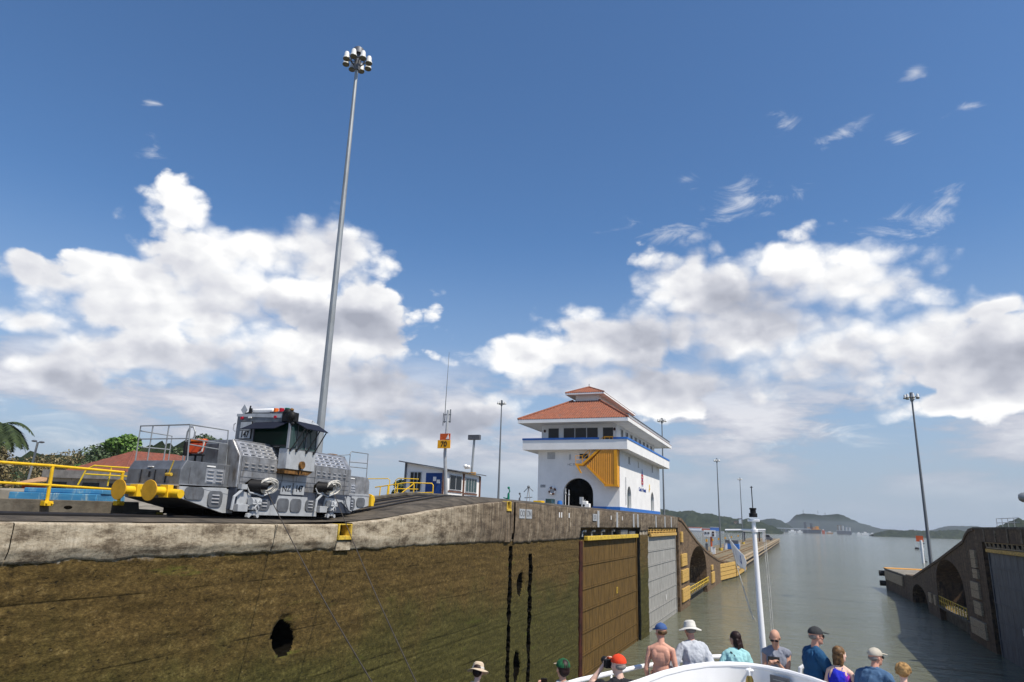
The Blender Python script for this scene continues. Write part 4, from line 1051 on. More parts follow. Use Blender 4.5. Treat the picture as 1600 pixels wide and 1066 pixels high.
b = MB(); b.prism([(SX0-0.5,15.5),(SX1+0.35,14.95),(SX1+0.35,15.02),(SX0-0.5,15.58)], 'y', SY0-0.35, SY1+0.45); b.build('roof', M['alu_dark'], sh, smooth=0)
def win(parent, axis, a0, a1, z0, z1, pos, s, glass='glass_s', bars=1, frame='lightgrey'):
    b = MB()
    if axis == 'x': b.box(a0,a1,pos-0.02 if s < 0 else pos,pos if s < 0 else pos+0.02,z0,z1)
    else: b.box(pos-0.02 if s < 0 else pos,pos if s < 0 else pos+0.02,a0,a1,z0,z1)
    w = b.build('window', M[glass], parent, smooth=0); b = MB(); t = 0.05
    segs = [(a0-t,a1+t,z0-t,z0),(a0-t,a1+t,z1,z1+t),(a0-t,a0,z0,z1),(a1,a1+t,z0,z1)]+[(a0+(a1-a0)*k/(bars+1)-t/2,a0+(a1-a0)*k/(bars+1)+t/2,z0,z1) for k in range(1,bars+1)]
    q0, q1 = (pos-0.05, pos-0.0) if s < 0 else (pos, pos+0.05)
    for x0,x1,y0,y1 in segs:
        if axis == 'x': b.box(x0,x1,q0,q1,y0,y1)
        else: b.box(q0,q1,x0,x1,y0,y1)
    b.build('window_frame', M[frame], w, smooth=0); return w
win(sh,'x',-25.6,-24.75,13.4,14.75,SY0-0.003,-1,'glass',2)
win(sh,'y',45.3,47.2,13.65,14.65,SX1+0.003,1,'glass',1); win(sh,'y',48.0,49.9,13.6,14.6,SX1+0.003,1,'glass_s',3)
b = MB(); b.box(SX1+0.004,SX1+0.06,45.1,47.4,13.45,13.55); b.box(SX1+0.004,SX1+0.06,47.85,50.1,13.4,13.5); b.build('window_sill', M['brown'], sh, smooth=0)
for y in (SY0-0.06, 47.5, SY1-0.12):
    b = MB(); b.box(SX1+0.003,SX1+0.10,y,y+0.14,SZ,14.9); b.build('corner_post', M['brown'], sh, smooth=0)
b = MB(); b.box(SX0-0.1,SX0+0.02,SY0-0.1,SY0+0.05,SZ,15.45); b.build('corner_post', M['alu_dark'], sh, smooth=0)

# ------------------------------------------------------------------ railings and small deck things
def railing(name, loc, label, group, runs, r=0.035, m='yellow', cat='railing'):
    t = thing(name, loc, label, cat, group)
    for nm, pts, rr in runs:
        b = MB(); b.tube(pts, rr or r, 8); b.build(nm, M[m], t)
    return t
RX = -20.3
def rpt(y, z): return (RX+0.12, y, z)
rr_ = railing('guard_railing', (RX,14,11.7), 'thick yellow guard railing bolted to the concrete beam left of the locomotive', 'yellow railings',
  [('top_rail', [rpt(4,12.66),rpt(13.95,12.80),rpt(16.35,12.78)], 0.042), ('mid_rail', [rpt(4,12.18),rpt(13.9,12.24),rpt(16.2,12.22)], 0.038),
   ('post', [rpt(13.95,12.78),(RX+0.10,14.0,11.72)], 0.05), ('post', [rpt(16.3,12.76),(RX+0.10,16.35,11.78)], 0.05), ('post', [rpt(11.4,12.75),(RX+0.10,11.45,11.7)], 0.05), ('post', [rpt(8.8,12.72),(RX+0.10,8.85,11.7)], 0.05)])
for y, z in ((14.0,11.72),(16.35,11.8),(11.45,11.7)):
    b = MB(); b.box(RX+0.01,RX+0.20,y-0.13,y+0.13,z-0.07,z+0.07); b.tube([(RX+0.2,y-0.08,z),(RX+0.26,y-0.08,z)],0.03,6); b.tube([(RX+0.2,y+0.08,z),(RX+0.26,y+0.08,z)],0.03,6); b.build('clamp', M['yellow'], rr_, bevel=0.01)
bm_ = thing('concrete_kerb_beam', (RX,12,11.4), 'dark stained concrete beam with a hole, running below the thick yellow railing', 'kerb beam')
b = MB(); b.prism([(3,11.45),(18.1,11.45),(18.1,11.62),(17.25,11.64),(17.2,11.86),(15,11.84),(3,11.74)], 'x', RX-0.8, RX); b.build('beam', M['darkconc'], bm_, bevel=0.02)
b = MB(); b.ell((RX+0.0,14.75,11.63),(0.03,0.14,0.05)); b.build('broken_hole', M['pit'], bm_)
b = MB(); b.box(RX+0.002,RX+0.015,17.95,18.25,11.47,11.56); b.build('painted_end', M['yellow_worn'], bm_)
for k, x in enumerate((-17.55,-19.25)):
    b = MB(); pts = [(x, y, interp(y,DECK)+0.045) for y in ysd if y < 104]
    b.tube(pts, 0.045, 6); tag(b.build('track_rail', M['steel_rail']), ['steel rail of the towing track on its lock side','steel rail of the towing track on its inland side'][k], 'rail')
b = MB(); pts = [(-18.4, y, interp(y,DECK)+0.02) for y in ysd if y < 104]; b.tube(pts, 0.05, 6); tag(b.build('rack_rail', M['steel_rail']), 'toothed rack rail in the middle of the towing track', 'rail')
b = MB(); pts = [(-20.0, y, interp(y,DECK)+0.10) for y in [18.2]+[q for q in ysd if 18.2 < q < 104]]; b.tube(pts, 0.11, 6); tag(b.build('conductor_slot_kerb', M['darkconc']), 'low dark kerb along the conductor slot beside the track', 'kerb')
# raised lip running along the edge between coping and track
b = MB()
for y0, y1 in zip([3,9.9,17.95,22.5,25,29,34,37.5,45,55,65,75,85,95],[9.9,17.95,22.5,25,29,34,37.5,45,55,65,75,85,95,102]):
    z0, z1 = interp(y0,DECK), interp(y1,DECK)
    c0, c1 = interp(y0,COPE)+0.035, interp(y1,COPE)+0.035
    b.add([(XL-0.12,y0,c0),(-15.9,y0,max(c0,(c0+z0)/2+0.04)),(-16.5,y0,z0+0.03),(-16.5,y1,z1+0.03),(-15.9,y1,max(c1,(c1+z1)/2+0.04)),(XL-0.12,y1,c1)], [(0,1,4,5),(1,2,3,4)])
tag(b.build('edge_apron', M['trackbed'], smooth=20), kind='structure')
railing('stair_railing', (-22,37,12.6), 'yellow tubular railing with sloping handrails on the ramp, right of the locomotive', 'yellow railings',
  [('top_rail', [(-24.3,37.6,13.36),(-22.2,37.4,13.62),(-21.9,37.4,13.66),(-20.5,38,13.66),(-20.4,38,13.55),(-20.4,38,12.7)], 0.035),
   ('mid_rail', [(-24.3,37.5,12.78),(-22.2,37.4,13.0),(-20.4,38,13.12)], 0.03),
   ('post', [(-23.65,37.2,13.42),(-23.7,37.2,12.5)], 0.035), ('post', [(-23.15,37.3,13.5),(-23.2,37.3,12.45)], 0.05), ('post', [(-22.55,37.4,13.55),(-22.6,37.4,12.5)], 0.035), ('post', [(-21.5,37.6,13.65),(-21.55,37.6,12.6)], 0.035),
   ('handrail', [(-21.5,37.55,13.62),(-22.4,36.7,12.6)], 0.035), ('handrail', [(-21.6,37.5,13.08),(-22.0,36.8,12.62)], 0.03)])
railing('hoop_railing', (-24.5,40,12.7), 'thin yellow hoop railing behind the ramp railing, close to the shed', 'yellow railings',
  [('hoop', [(-27.5,40,14.0),(-24.9,40,14.05),(-24.75,40,13.95),(-24.75,40,12.9)], 0.03), ('hoop', [(-24.3,40,13.0),(-24.3,40,13.95),(-24.1,40,14.08),(-22.8,40.4,14.05)], 0.03),
   ('mid_rail', [(-24.3,40,13.4),(-22.8,40.4,13.4)], 0.03)])
railing('walkway_railing', (-29,19,12), 'thinner yellow railing at the blue painted slab, behind the thick one', 'yellow railings',
  [('top_rail', [(-27.2,20.0,12.5),(-27.0,20.1,13.15),(-26.7,20.2,13.3),(-26.2,20.6,13.28),(-22.8,22.2,13.2)], 0.035), ('mid_rail', [(-27.0,20.1,12.95),(-22.8,22.2,12.85)], 0.03),
   ('post', [(-24.95,21.2,13.25),(-24.98,21.2,12.4)], 0.035), ('post', [(-26.2,20.6,13.28),(-26.25,20.6,12.5)], 0.03)])
bs = thing('painted_slab', (-26,20,11.6), 'low slab with flaking blue paint behind the yellow railing', 'slab')
b = MB(); b.prism([(-27.6,17.6),(-24.5,18.85),(-25.6,21.0),(-28,20)], 'z', 11.5, 12.12); b.build('lower_step', M['tarp'], bs, bevel=0.03)
b = MB(); b.prism([(-27.4,18.0),(-24.6,19.15),(-25.6,21.0),(-28,20)], 'z', 12.125, 12.30); b.build('upper_step', M['tarp'], bs, bevel=0.03)
b = MB(); b.prism([(-31,15.8),(-27.9,17.2),(-28.4,20),(-32,19)], 'z', 11.5, 12.2); b.build('grey_block', M['deck'], bs, bevel=0.03)

# ------------------------------------------------------------------ poles
def mast_light(x, y, z0, z1, label, cluster=2.05, r=0.30, m='pole_d', n=8, group='high mast lights', big=False, base_yellow=False):
    t = thing('high_mast_light', (x,y,z0), label, 'mast light', group)
    b = MB(); b.tube([(x,y,z0),(x,y,z1)], r, 12, r1=r*0.42); b.build('pole', M[m], t)
    if base_yellow:
        b = MB(); b.tube([(x,y,z0),(x,y,z0+0.9)], r*2.2, 12); b.build('pole_base', M['yellow_worn'], t)
    b = MB(); R_ = cluster/2
    b.tube([(x,y,z1-1.2),(x,y,z1+0.3)], 0.22*cluster/2, 10)
    for k in range(n):
        a = 2*math.pi*(k+0.35)/n
        b.tube([(x,y,z1-0.5),(x+R_*0.7*math.cos(a),y+R_*0.7*math.sin(a),z1-0.4)], 0.035*cluster/2, 6)
    b.lathe((x,y,z1-0.55), [(R_*0.45,0),(R_*0.52,0.06),(R_*0.45,0.12),(R_*0.40,0.06),(R_*0.45,0)], 18)
    b.lathe((x,y,z1-0.0), [(0.0,0.75),(R_*0.35,0.45),(R_*0.42,0.2),(R_*0.42,0.0)], 18) if big else None
    b.build('lamp_ring', M['pole_d' if not big else 'alu_dark'], t)
    for k in range(n):
        a = 2*math.pi*(k+0.35)/n; cx, cy = x+R_*0.82*math.cos(a), y+R_*0.82*math.sin(a); s = cluster/2.05
        b = MB(); b.lathe((cx,cy,z1-0.72), [(0.0,0.62*s),(0.12*s,0.60*s),(0.17*s,0.48*s),(0.17*s,0.30*s),(0.235*s,0.12*s),(0.235*s,0.06*s)], 14)
        hd = b.build('floodlight', M['lamp_w'], t)
        b = MB(); b.lathe((cx,cy,z1-0.72), [(0.235*s,0.07*s),(0.25*s,0.02*s),(0.22*s,-0.02*s),(0.0,0.0)], 14); b.build('lens', M['lamp_lens'], hd)
    return t
mast_light(-25.4, 33, 12.9, 41.9, 'tall tapering galvanised mast with a ring of floodlights, right behind the locomotive', 1.95, 0.25, 'pole', big=True)
mast_light(-67.9, 161, 12.9, 41, 'mast light between the signal posts and the white control house', 2.3, 0.30, n=6)
mast_light(-33.4, 199, 3.5, 41, 'mast light rising behind the far end of the white control house', 2.6, 0.32, n=6)
mast_light(-23.3, 250, 3.5, 34.0, 'nearest mast light on the pier beyond the arch, with yellow base', 2.2, 0.30, n=6, base_yellow=True)
mast_light(-22.5, 352, 3.5, 34.0, 'farther thin mast light on the pier, left of the ship mast', 2.2, 0.30, n=6, base_yellow=True)
mast_light(20.1, 131.5, 4.0, 34.3, 'lone mast light behind the dark wing wall on the right', 2.4, 0.30, n=7)
# pole with number sign, whip aerial
t = thing('signal_post', (-22.3,44.0,12.9), 'grey post with whip aerial, orange panel and amber 70 board before the shed', 'sign post', 'number board posts')
b = MB(); b.tube([(-22.55,44,12.9),(-22.4,43.2,16.0),(-22.45,43.4,19.1)], [0.14,0.12,0.08], 10); b.build('post', M['lightgrey'], t)
b = MB(); b.tube([(-22.68,43.4,18.2),(-22.68,43.4,19.6),(-22.62,43.4,23.4)], [0.035,0.03,0.012], 6); b.build('whip_aerial', M['pole_d'], t)
b = MB(); b.box(-22.8,-22.2,43.35,43.45,18.75,18.80); b.box(-22.8,-22.2,43.35,43.45,18.25,18.30); b.tube([(-22.25,43.4,18.2),(-22.25,43.4,19.15)], 0.05, 6); b.tube([(-22.8,43.4,18.0),(-22.8,43.4,18.9)], 0.03, 6); b.build('bracket', M['pole_d'], t)
b = MB(); b.box(-22.93,-21.95,43.0,43.08,16.35,16.92); sg = b.build('number_board', M['sign_y'], t)
text('board_number', '70', 0.5, (-22.44,42.99,16.63), (1,0,0), (0,0,1), M['ink'], sg, bold=0.012)
b = MB(); b.box(-22.78,-22.0,43.02,43.10,16.94,17.38); sg = b.build('arrow_panel', M['sign_r'], t)
b = MB(); b.prism([(-22.3,16.98),(-22.12,17.32),(-22.04,17.0)], 'y', 42.99, 43.015); b.build('arrow_mark', M['white'], sg)
t = thing('signal_post', (-29.9,64.0,12.9), 'slim grey post with solar panel on top and amber 15 board, beyond the shed', 'sign post', 'number board posts')
b = MB(); b.tube([(-30.15,64,12.9),(-29.9,64,19.6)], 0.12, 8); b.build('post', M['pole'], t)
b = MB(); b.box(-30.55,-29.25,63.8,64.2,19.45,19.95); b.build('solar_panel', M['alu_dark'], t, bevel=0.02)
b = MB(); b.box(-31.0,-29.5,63.8,63.87,15.5,16.15); sg = b.build('number_board', M['sign_y'], t)
text('board_number', '15', 0.6, (-30.25,63.79,15.82), (1,0,0), (0,0,1), M['ink'], sg, bold=0.012)
b = MB(); b.ell((-30.65,63.8,16.75),(0.22,0.25,0.2)); b.ell((-30.3,63.8,16.7),(0.15,0.2,0.18)); b.tube([(-30.8,63.9,16.5),(-29.95,63.95,16.6)],0.04,6); b.build('loudspeaker', M['white'], t)
# far left street lamp
t = thing('street_lamp', (-93,61,12.5), 'leaning grey street lamp with two heads before the wooded hill, far left', 'street lamp')
b = MB(); b.tube([(-93.2,61.3,12.5),(-92.88,61.4,15.96),(-91.9,60.9,19.5)], 0.14, 8); b.build('pole', M['pole'], t)
for dx, dz in ((-0.55,0.35),(0.6,-0.1)):
    b = MB(); b.tube([(-91.9,60.9,19.5),(-91.9+dx,60.9,19.6+dz*0.3)], 0.06, 6); b.ell((-91.9+dx*1.3,60.9,19.6+dz*0.4),(0.4,0.3,0.14)); b.build('lamp_head', M['alu_dark'], t)

# things standing along the upper lock deck
for (x,y,c,lab) in ((-24.5,60.5,'green_p','green capped valve stand on the deck edge, left of the control house'),(-28.6,74.0,'alu_dark','dark hooked crank stand on the deck edge, left of the control house')):
    t = thing('valve_stand', (x,y,13.0), lab, 'valve stand')
    b = MB(); b.tube([(x,y,13.0),(x,y,14.0)], 0.16, 8, r1=0.10); b.box(x-0.35,x+0.35,y-0.2,y+0.2,12.95,13.25); b.build('pedestal', M[c], t)
    b = MB(); b.tube([(x-0.05,y,13.9),(x+0.12,y,14.2),(x,y,14.5)], 0.06, 6); b.ell((x,y,14.5),0.12); b.tube([(x-0.5,y,13.6),(x-0.1,y,13.5)],0.05,6); b.build('crank', M[c], t)
t = thing('deck_winch', (-29.1,79,13.0), 'cluttered pale winch stand with thin rods beside the control house', 'winch')
b = MB(); b.box(-30.0,-29.1,78.5,79.5,12.9,13.3); b.tube([(-29.7,79,13.2),(-29.4,79,15.6)],0.06,6); b.tube([(-29.1,79,13.2),(-29.4,79,15.6)],0.06,6); b.build('frame', M['lightgrey'], t)
b = MB(); b.tube([(-30.0,79,14.9),(-29.4,79,15.5),(-28.8,79,15.0)],0.05,6); b.tube([(-29.9,79,14.2),(-28.9,79,14.3)],0.05,6); b.ell((-29.4,79,15.5),0.18); b.build('rods', M['pole_d'], t)
t = thing('utility_truck', (-27.5,82.5,13.0), 'white flatbed cart with yellow crates parked before the control house', 'cart')
b = MB(); b.box(-30.4,-27.2,82,83.6,13.3,13.65); b.build('flatbed', M['white'], t, bevel=0.04)
b = MB(); b.box(-28.3,-27.5,82.1,83.5,13.65,14.25); b.build('cab_screen', M['glass_s'], t, bevel=0.05)
for x in (-30.0,-27.8):
    b = MB(); b.tube([(x,81.95,13.25),(x,82.2,13.25)],0.28,12); b.build('wheel', M['black'], t)
b = MB(); b.box(-29.9,-28.8,82.1,83.3,13.66,14.0); b.build('crate', M['yellow'], t, bevel=0.03)
t = thing('barrel', (-27.05,84,13.0), 'blue plastic barrel standing just left of the arched entrance', 'barrel')
b = MB(); b.lathe((-27.05,84,13.15), [(0,0),(0.3,0),(0.33,0.3),(0.33,0.7),(0.29,0.9),(0,0.9)], 16); b.build('barrel_body', M['blue'], t)
b = MB(); b.tube([(-27.25,84,14.08),(-26.85,84,14.08)],0.03,6); b.build('barrel_lid', M['blue'], t)
for x, h, lab in ((-27.3,15.5,'thin white post with lamp head at the left of the arched entrance'),(-26.85,15.3,'white indicator post with round head inside the arched entrance')):
    y = 87.2; t = thing('indicator_post', (x,y,13.0), lab, 'post')
    b = MB(); b.tube([(x,y,12.8),(x,y,h-0.4)], 0.05, 8); b.build('post', M['white'], t)
    b = MB(); b.ell((x,y,h-0.35),(0.13,0.12,0.17)); b.tube([(x,y,h-0.2),(x,y,h+0.3)],0.07,8); b.build('head', M['lightgrey'], t)
t = thing('motor_unit', (-24.6,87.6,13.0), 'small white machine with wheels in front of the dark archway', 'machine')
b = MB(); b.box(-25.1,-24.35,86.9,87.6,13.05,14.2); b.box(-24.4,-24.0,86.9,87.5,13.05,13.9); b.build('body', M['white'], t, bevel=0.05)
b = MB(); b.box(-25.3,-24.9,86.85,87.3,13.8,14.7); b.tube([(-24.9,87,13.9),(-24.6,87,14.4)],0.05,6); b.build('handle_frame', M['lightgrey'], t)
for z in (13.3,13.65): 
    b = MB(); b.tube([(-24.75,86.85,z),(-24.75,86.95,z)],0.15,10); b.build('wheel', M['black'], t)

# ------------------------------------------------------------------ pier furniture
t = thing('signal_board', (-24.2,231,PZ), 'white signal board with dark squares on a red and white post, where the pier begins', 'signal board')
b = MB(); b.tube([(-24.3,231,PZ),(-24.3,231,9.0)],0.28,10); b.build('post', M['sign_r'], t)
b = MB(); b.tube([(-24.3,231,PZ),(-24.3,231,5.2)],0.33,10); b.build('post_base', M['white'], t)
b = MB(); b.box(-26.4,-22.9,230.5,230.8,8.2,10.2); bo = b.build('board', M['white'], t)
for x, z in ((-25.9,9.3),(-25.0,9.3),(-23.6,9.5),(-23.6,8.7)):
    b = MB(); b.box(x-0.3,x+0.3,230.42,230.49,z-0.28,z+0.28); b.build('marking', M['alu_dark'] if x < -24 else M['rustred'], bo)
for k,(x,y,h,mm,lab) in enumerate(((-22.0,215,1.9,'white','short white post at the head of the pier'),(-26.5,238,2.4,'alu_d','grey locker standing behind the signal board'),(-22.6,262,2.2,'white','white marker post beside the nearest pier mast light'),(-20.8,300,2.0,'white','white marker post farther along the pier'))):
    t = thing('pier_post', (x,y,PZ), lab, 'post'); b = MB(); b.box(x-0.4,x+0.4,y-0.4,y+0.4,PZ,PZ+h); b.build('post', M[mm], t, bevel=0.05)
    b = MB(); b.box(x-0.5,x+0.5,y-0.5,y+0.5,PZ+h,PZ+h+0.12); b.build('cap', M['lightgrey'], t)
t = thing('equipment_container', (-21.5,268,PZ), 'blue equipment container with dark top on the pier left of the flag', 'container')
b = MB(); b.box(-23.5,-18.5,266,270,PZ+0.1,PZ+1.9); b.build('container_body', M['blue'], t, bevel=0.05)
b = MB(); b.box(-23.2,-18.8,266.3,269.6,PZ+1.9,PZ+3.2); b.build('dark_top', M['alu_dark'], t, bevel=0.05)
t = thing('parked_van', (-12.8,470,PZ), 'grey mauve van parked near the far tip of the pier', 'van')
b = MB(); b.prism([(-18.0,PZ+0.5),(-12.4,PZ+0.5),(-12.4,PZ+1.9),(-13.4,PZ+2.2),(-14.2,PZ+3.6),(-17.8,PZ+3.6)], 'y', 467, 469.5); b.build('body', M['alu_d'], t, bevel=0.1)
b = MB(); b.prism([(-17.4,PZ+2.3),(-13.9,PZ+2.3),(-14.5,PZ+3.3),(-17.4,PZ+3.3)], 'y', 466.9, 467); b.build('window', M['glass'], t)
for x in (-16.8,-13.6):
    b = MB(); b.tube([(x,466.9,PZ+0.5),(x,467.3,PZ+0.5)],0.45,12); b.build('wheel', M['black'], t)
t = thing('pier_kiosk', (-19,430,PZ), 'open pier kiosk with white flat roof and dark posts', 'kiosk')
b = MB(); b.box(-27,-16.0,428,433,PZ+5.3,PZ+5.8); b.build('roof', M['white'], t)
for x in (-26.5,-20.5,-18.5):
    b = MB(); b.box(x-0.4,x+0.4,428.3,429.1,PZ,PZ+5.3); b.build('post', M['rustred'] if x > -20 else M['alu_dark'], t)
b = MB(); b.box(-16.7,-15.6,428.2,429.4,PZ,PZ+6.5); b.build('post', M['white'], t)
def small_pole(x, y, h, lab):
    t = thing('lamp_post', (x,y,PZ), lab, 'lamp post', 'small lamp posts along the back of the pier')
    b = MB(); b.tube([(x,y,PZ),(x,y,PZ+h)], 0.12, 6); b.build('pole', M['pole'], t)
    b = MB(); b.box(x-0.3,x+0.3,y-0.2,y+0.2,PZ+h*0.45,PZ+h*0.62); b.build('amber_box', M['sign_y'], t)
for k,(x,y,h) in enumerate(((-29.5,265,5.2),(-29.5,285,5.0),(-29.6,310,5.0),(-29.5,340,5.0),(-29.5,375,5.0),(-29.4,420,5.2))):
    small_pole(x,y,h,['nearest','second','third','fourth','fifth','farthest'][k]+' slim lamp post with amber box in the row along the back of the pier')

# ------------------------------------------------------------------ water marks, far shore things
def buoy(x, y, s, lab, m='black'):
    t = thing('mooring_buoy', (x,y,0), lab, 'buoy', 'dark buoys scattered on the water')
    b = MB(); b.lathe((x,y,-0.2), [(0,0),(s,0),(s,0.7*s),(0.6*s,1.0*s),(0,1.0*s)], 12); b.build('float', M[m], t)
rs = random.Random(3)
for k in range(14):
    d = rs.uniform(420, 900); a = rs.uniform(0.135, 0.25)
    buoy(d*math.tan(a), d, rs.uniform(0.9,1.5), 'small dark buoy floating before the wooded shore on the right')
t = thing('channel_marker', (52,330,0), 'slim dark channel marker standing in the water left of the right mast light', 'channel marker')
x, y = 330*math.tan(0.145), 330.0
b = MB(); b.lathe((x,y,-0.2), [(0,0),(1.0,0),(1.0,0.7),(0,0.8)], 12); b.tube([(x,y,0.5),(x,y,3.4)],0.35,8,r1=0.2); b.build('float', M['alu_dark'], t)
t = thing('range_marker', (19.6,131,4), 'red and white lattice range marker seen behind the right mast light', 'range marker')
x, y = 46.0, 318.0
b = MB(); b.tube([(x,y,0),(x,y,8.6)],0.5,8); b.build('post', M['white'], t); b = MB(); b.box(x-1.6,x+0.9,y-0.1,y+0.1,8.0,10.2); b.build('top_board', M['sign_r'], t); b = MB(); b.box(x-0.9,x+0.7,y-0.15,y+0.15,4.6,5.6); b.build('lower_board', M['white'], t)
t = thing('marker_pole', (60,250,0), 'thin yellow green pole standing in the water left of the dark wing wall', 'pole')
x, y = 250*math.tan(0.222), 250.0
b = MB(); b.tube([(x,y,0),(x,y,10)],0.16,6,r1=0.12); b.build('pole', M['yellow_worn'], t)
b = MB(); b.lathe((x,y,-0.2), [(0,0),(0.5,0),(0.5,0.6),(0,0.7)], 10); b.build('pole_base', M['darkconc'], t)
# bridge and port silhouettes
t = thing('far_bridge', (-40,1900,0), 'long low bridge deck on dark piers far away below the hill', 'bridge')
b = MB(); b.box(-75,40,1898,1904,8.5,11); b.build('bridge_deck', M['lightgrey'], t)
for k in range(9):
    b = MB(); b.box(-70+k*12.5,-66+k*12.5,1898,1903,-1,8.5); b.build('bridge_pier', M['alu_d'], t)
def far_block(name, x0, x1, y, h, m, lab, cat, roofm=None):
    t = thing(name, ((x0+x1)/2,y,0), lab, cat)
    b = MB(); b.box(x0,x1,y,y+12,-0.5,h); b.build('wall' if cat != 'ship' else 'hull', M[m], t)
    if roofm: b = MB(); b.box(x0-0.4,x1+0.4,y-0.4,y+12.4,h,h+1.0); b.build('roof' if cat != 'ship' else 'deck', M[roofm], t)
    return t
far_block('port_shed', -186, -148, 1250, 6.5, 'white', 'long pale shed with red roof on the left far shore', 'shed', 'sign_r')
far_block('port_shed', -146, -134, 1255, 6.0, 'sign_r', 'red quayside building left of the blue stack on the far shore', 'shed', 'lightgrey')
far_block('port_shed', -133, -117, 1255, 8.0, 'blue', 'blue quayside stack on the far shore behind the nearest pier mast', 'stack', 'lightgrey')
far_block('quay', -215, -110, 1243, 2.4, 'lightgrey', 'long pale quay wall along the left far shore', 'quay')
far_block('hill_house', -95, -90, 1395, 25, 'white', 'white house high on the wooded left shore', 'house', 'brown')
far_block('hill_house', -104, -98, 1397, 20, 'tan', 'tan house on the wooded left shore beside the white house', 'house', 'brown')
d1 = far_block('dredger', 22, 62, 1900, 9, 'alu_dark', 'dark dredger with yellow superstructure anchored in front of the flat topped hill', 'ship', 'amber')
for x0,x1,h,mm in ((24,30,26,'alu_dark'),(32,52,15,'tan'),(38,44,24,'alu_dark'),(50,58,17,'amber')):
    b = MB(); b.box(x0,x1,1903,1910,9,h); b.build('superstructure', M[mm], d1)
b = MB(); b.tube([(30,1905,25),(50,1905,21)],0.5,6); b.tube([(64,1905,9),(60,1905,33)],0.4,6); b.build('boom', M['alu_d'], d1)
d2 = far_block('silo_ship', 98, 130, 1900, 8, 'alu_d', 'pale ship with round silos anchored right of the dredger', 'ship', 'lightgrey')
for x in (104,111,119,126):
    b = MB(); b.tube([(x,1905,8),(x,1905,20 if x < 115 else 17)],2.6,12); b.build('silo', M['lightgrey'], d2)
b = MB(); b.box(99,110,1903,1908,8,22); b.build('bridge_house', M['deck'], d2)
for k,(x0,x1,y,h) in enumerate(((-12,6,1880,4.5),(8,20,1890,4.0),(64,70,1880,8.0),(74,88,1885,3.5),(140,148,1880,4.0),(151,165,1882,5.0),(168,178,1880,3.5))):
    t = far_block('moored_boat', x0, x1, y, h, ['white','white','sign_r','tan','white','white','lightgrey'][k], ['long white boat moored left of the dredger','small white boat touching the dredger bow','small red tug right of the dredger','low tan barge between dredger and silo ship','small white boat right of the silo ship','white motor boat far right of the silo ship','pale low boat at the wooded point'][k], 'boat')
    b = MB(); b.box(x0+(x1-x0)*.3,x0+(x1-x0)*.7,y+2,y+6,h,h+2.5); b.build('cabin', M['white'], t)
for k,(x,h,yy_) in enumerate(((52,105,3950),(122,103,3950),(155,95,3950))):
    t = thing('hill_antenna', (x,yy_,70), ['tall radio mast at the left end of the flat topped hill','second radio mast near the middle of the flat hilltop','short radio mast right of the middle of the flat hilltop'][k], 'antenna')
    b = MB(); b.tube([(x,yy_,70),(x,yy_,h)], 0.9, 6, r1=0.5); b.build('mast', M['alu_d'], t)
    b = MB(); b.ell((x,yy_,h-8),(1.8,1.8,2.5)); b.build('dish', M['alu_d'], t)

# ------------------------------------------------------------------ right wall fittings
t = thing('floodlight_horn', (19.6,77.5,12.36), 'large rounded grey searchlight on a stand at the right edge', 'searchlight')
b = MB(); m_ = Matrix.Rotation(R(80),3,'Z') @ Matrix.Rotation(R(90),3,'Y'); b.lathe((20.0,76.0,15.0), [(0.0,0.9),(0.28,0.82),(0.42,0.6),(0.48,0.2),(0.46,-0.6),(0.40,-0.9),(0,-0.92)], 20, Matrix.Rotation(R(90),3,'Y').transposed()); b.build('housing', M['pole'], t)
b = MB(); b.tube([(19.95,76.2,12.36),(19.8,76.2,14.6)],0.09,8); b.box(19.7,20.2,76,76.6,13.3,14.0); b.build('stand', M['alu_d'], t)
b = MB()
for y in (77.5,79.5,81.5,83.5): b.tube([(18.9,y,12.36),(18.9,y,13.2)],0.03,6)
for z in (12.8,13.2): b.tube([(18.9,76,z),(18.9,83.5,z)],0.03,6)
tag(b.build('deck_railing', M['lightgrey']), 'thin grey railing on top of the right wall beside the searchlight', 'railing')
# ------------------------------------------------------------------ towing locomotive
RT = 11.50
lo = thing('towing_locomotive', (-18.4, 21.1, RT), 'grey steel towing locomotive number 147 with yellow buffers standing on the lock wall', 'locomotive')
SX = -17.35            # lock-side face of the end modules
FX = -19.6             # inland face
def louvres(b, x0, y0, z0, ny, nz, wy, dz, gy, dx=0.0, out=0.05, h=0.05):
    """pressed louvres on a +X facing side; dx = how far each row steps inward going up"""
    for i in range(ny):
        for k in range(nz):
            y = y0+i*(wy+gy); z = z0+k*dz; x = x0-dx*k
            b.add([(x,y,z),(x,y+wy,z),(x,y+wy,z+h),(x,y,z+h),(x+out,y+0.03,z+0.004),(x+out,y+wy-0.03,z+0.004)], [(0,1,5,4),(3,4,5,2),(0,4,3),(1,2,5)])
# undercarriage & wheels
b = MB(); b.box(FX+0.1,SX-0.35,17.5,25.0,RT+0.02,12.35); b.build('underframe', M['pit'], lo, smooth=0)  # near-black block, its colour standing in for the shadow beneath the locomotive
for y in (18.6,19.7,22.9,24.0):
    for x in (-19.25,-17.75):
        b = MB(); b.tube([(x,y,RT+0.43),(x+0.13,y,RT+0.43)], 0.42, 24); w_ = b.build('wheel', M['pit'], lo)
        b = MB(); b.tube([(x+0.13,y,RT+0.43),(x+0.16,y,RT+0.43)], 0.14, 14); b.build('hub', M['alu_d'], w_)
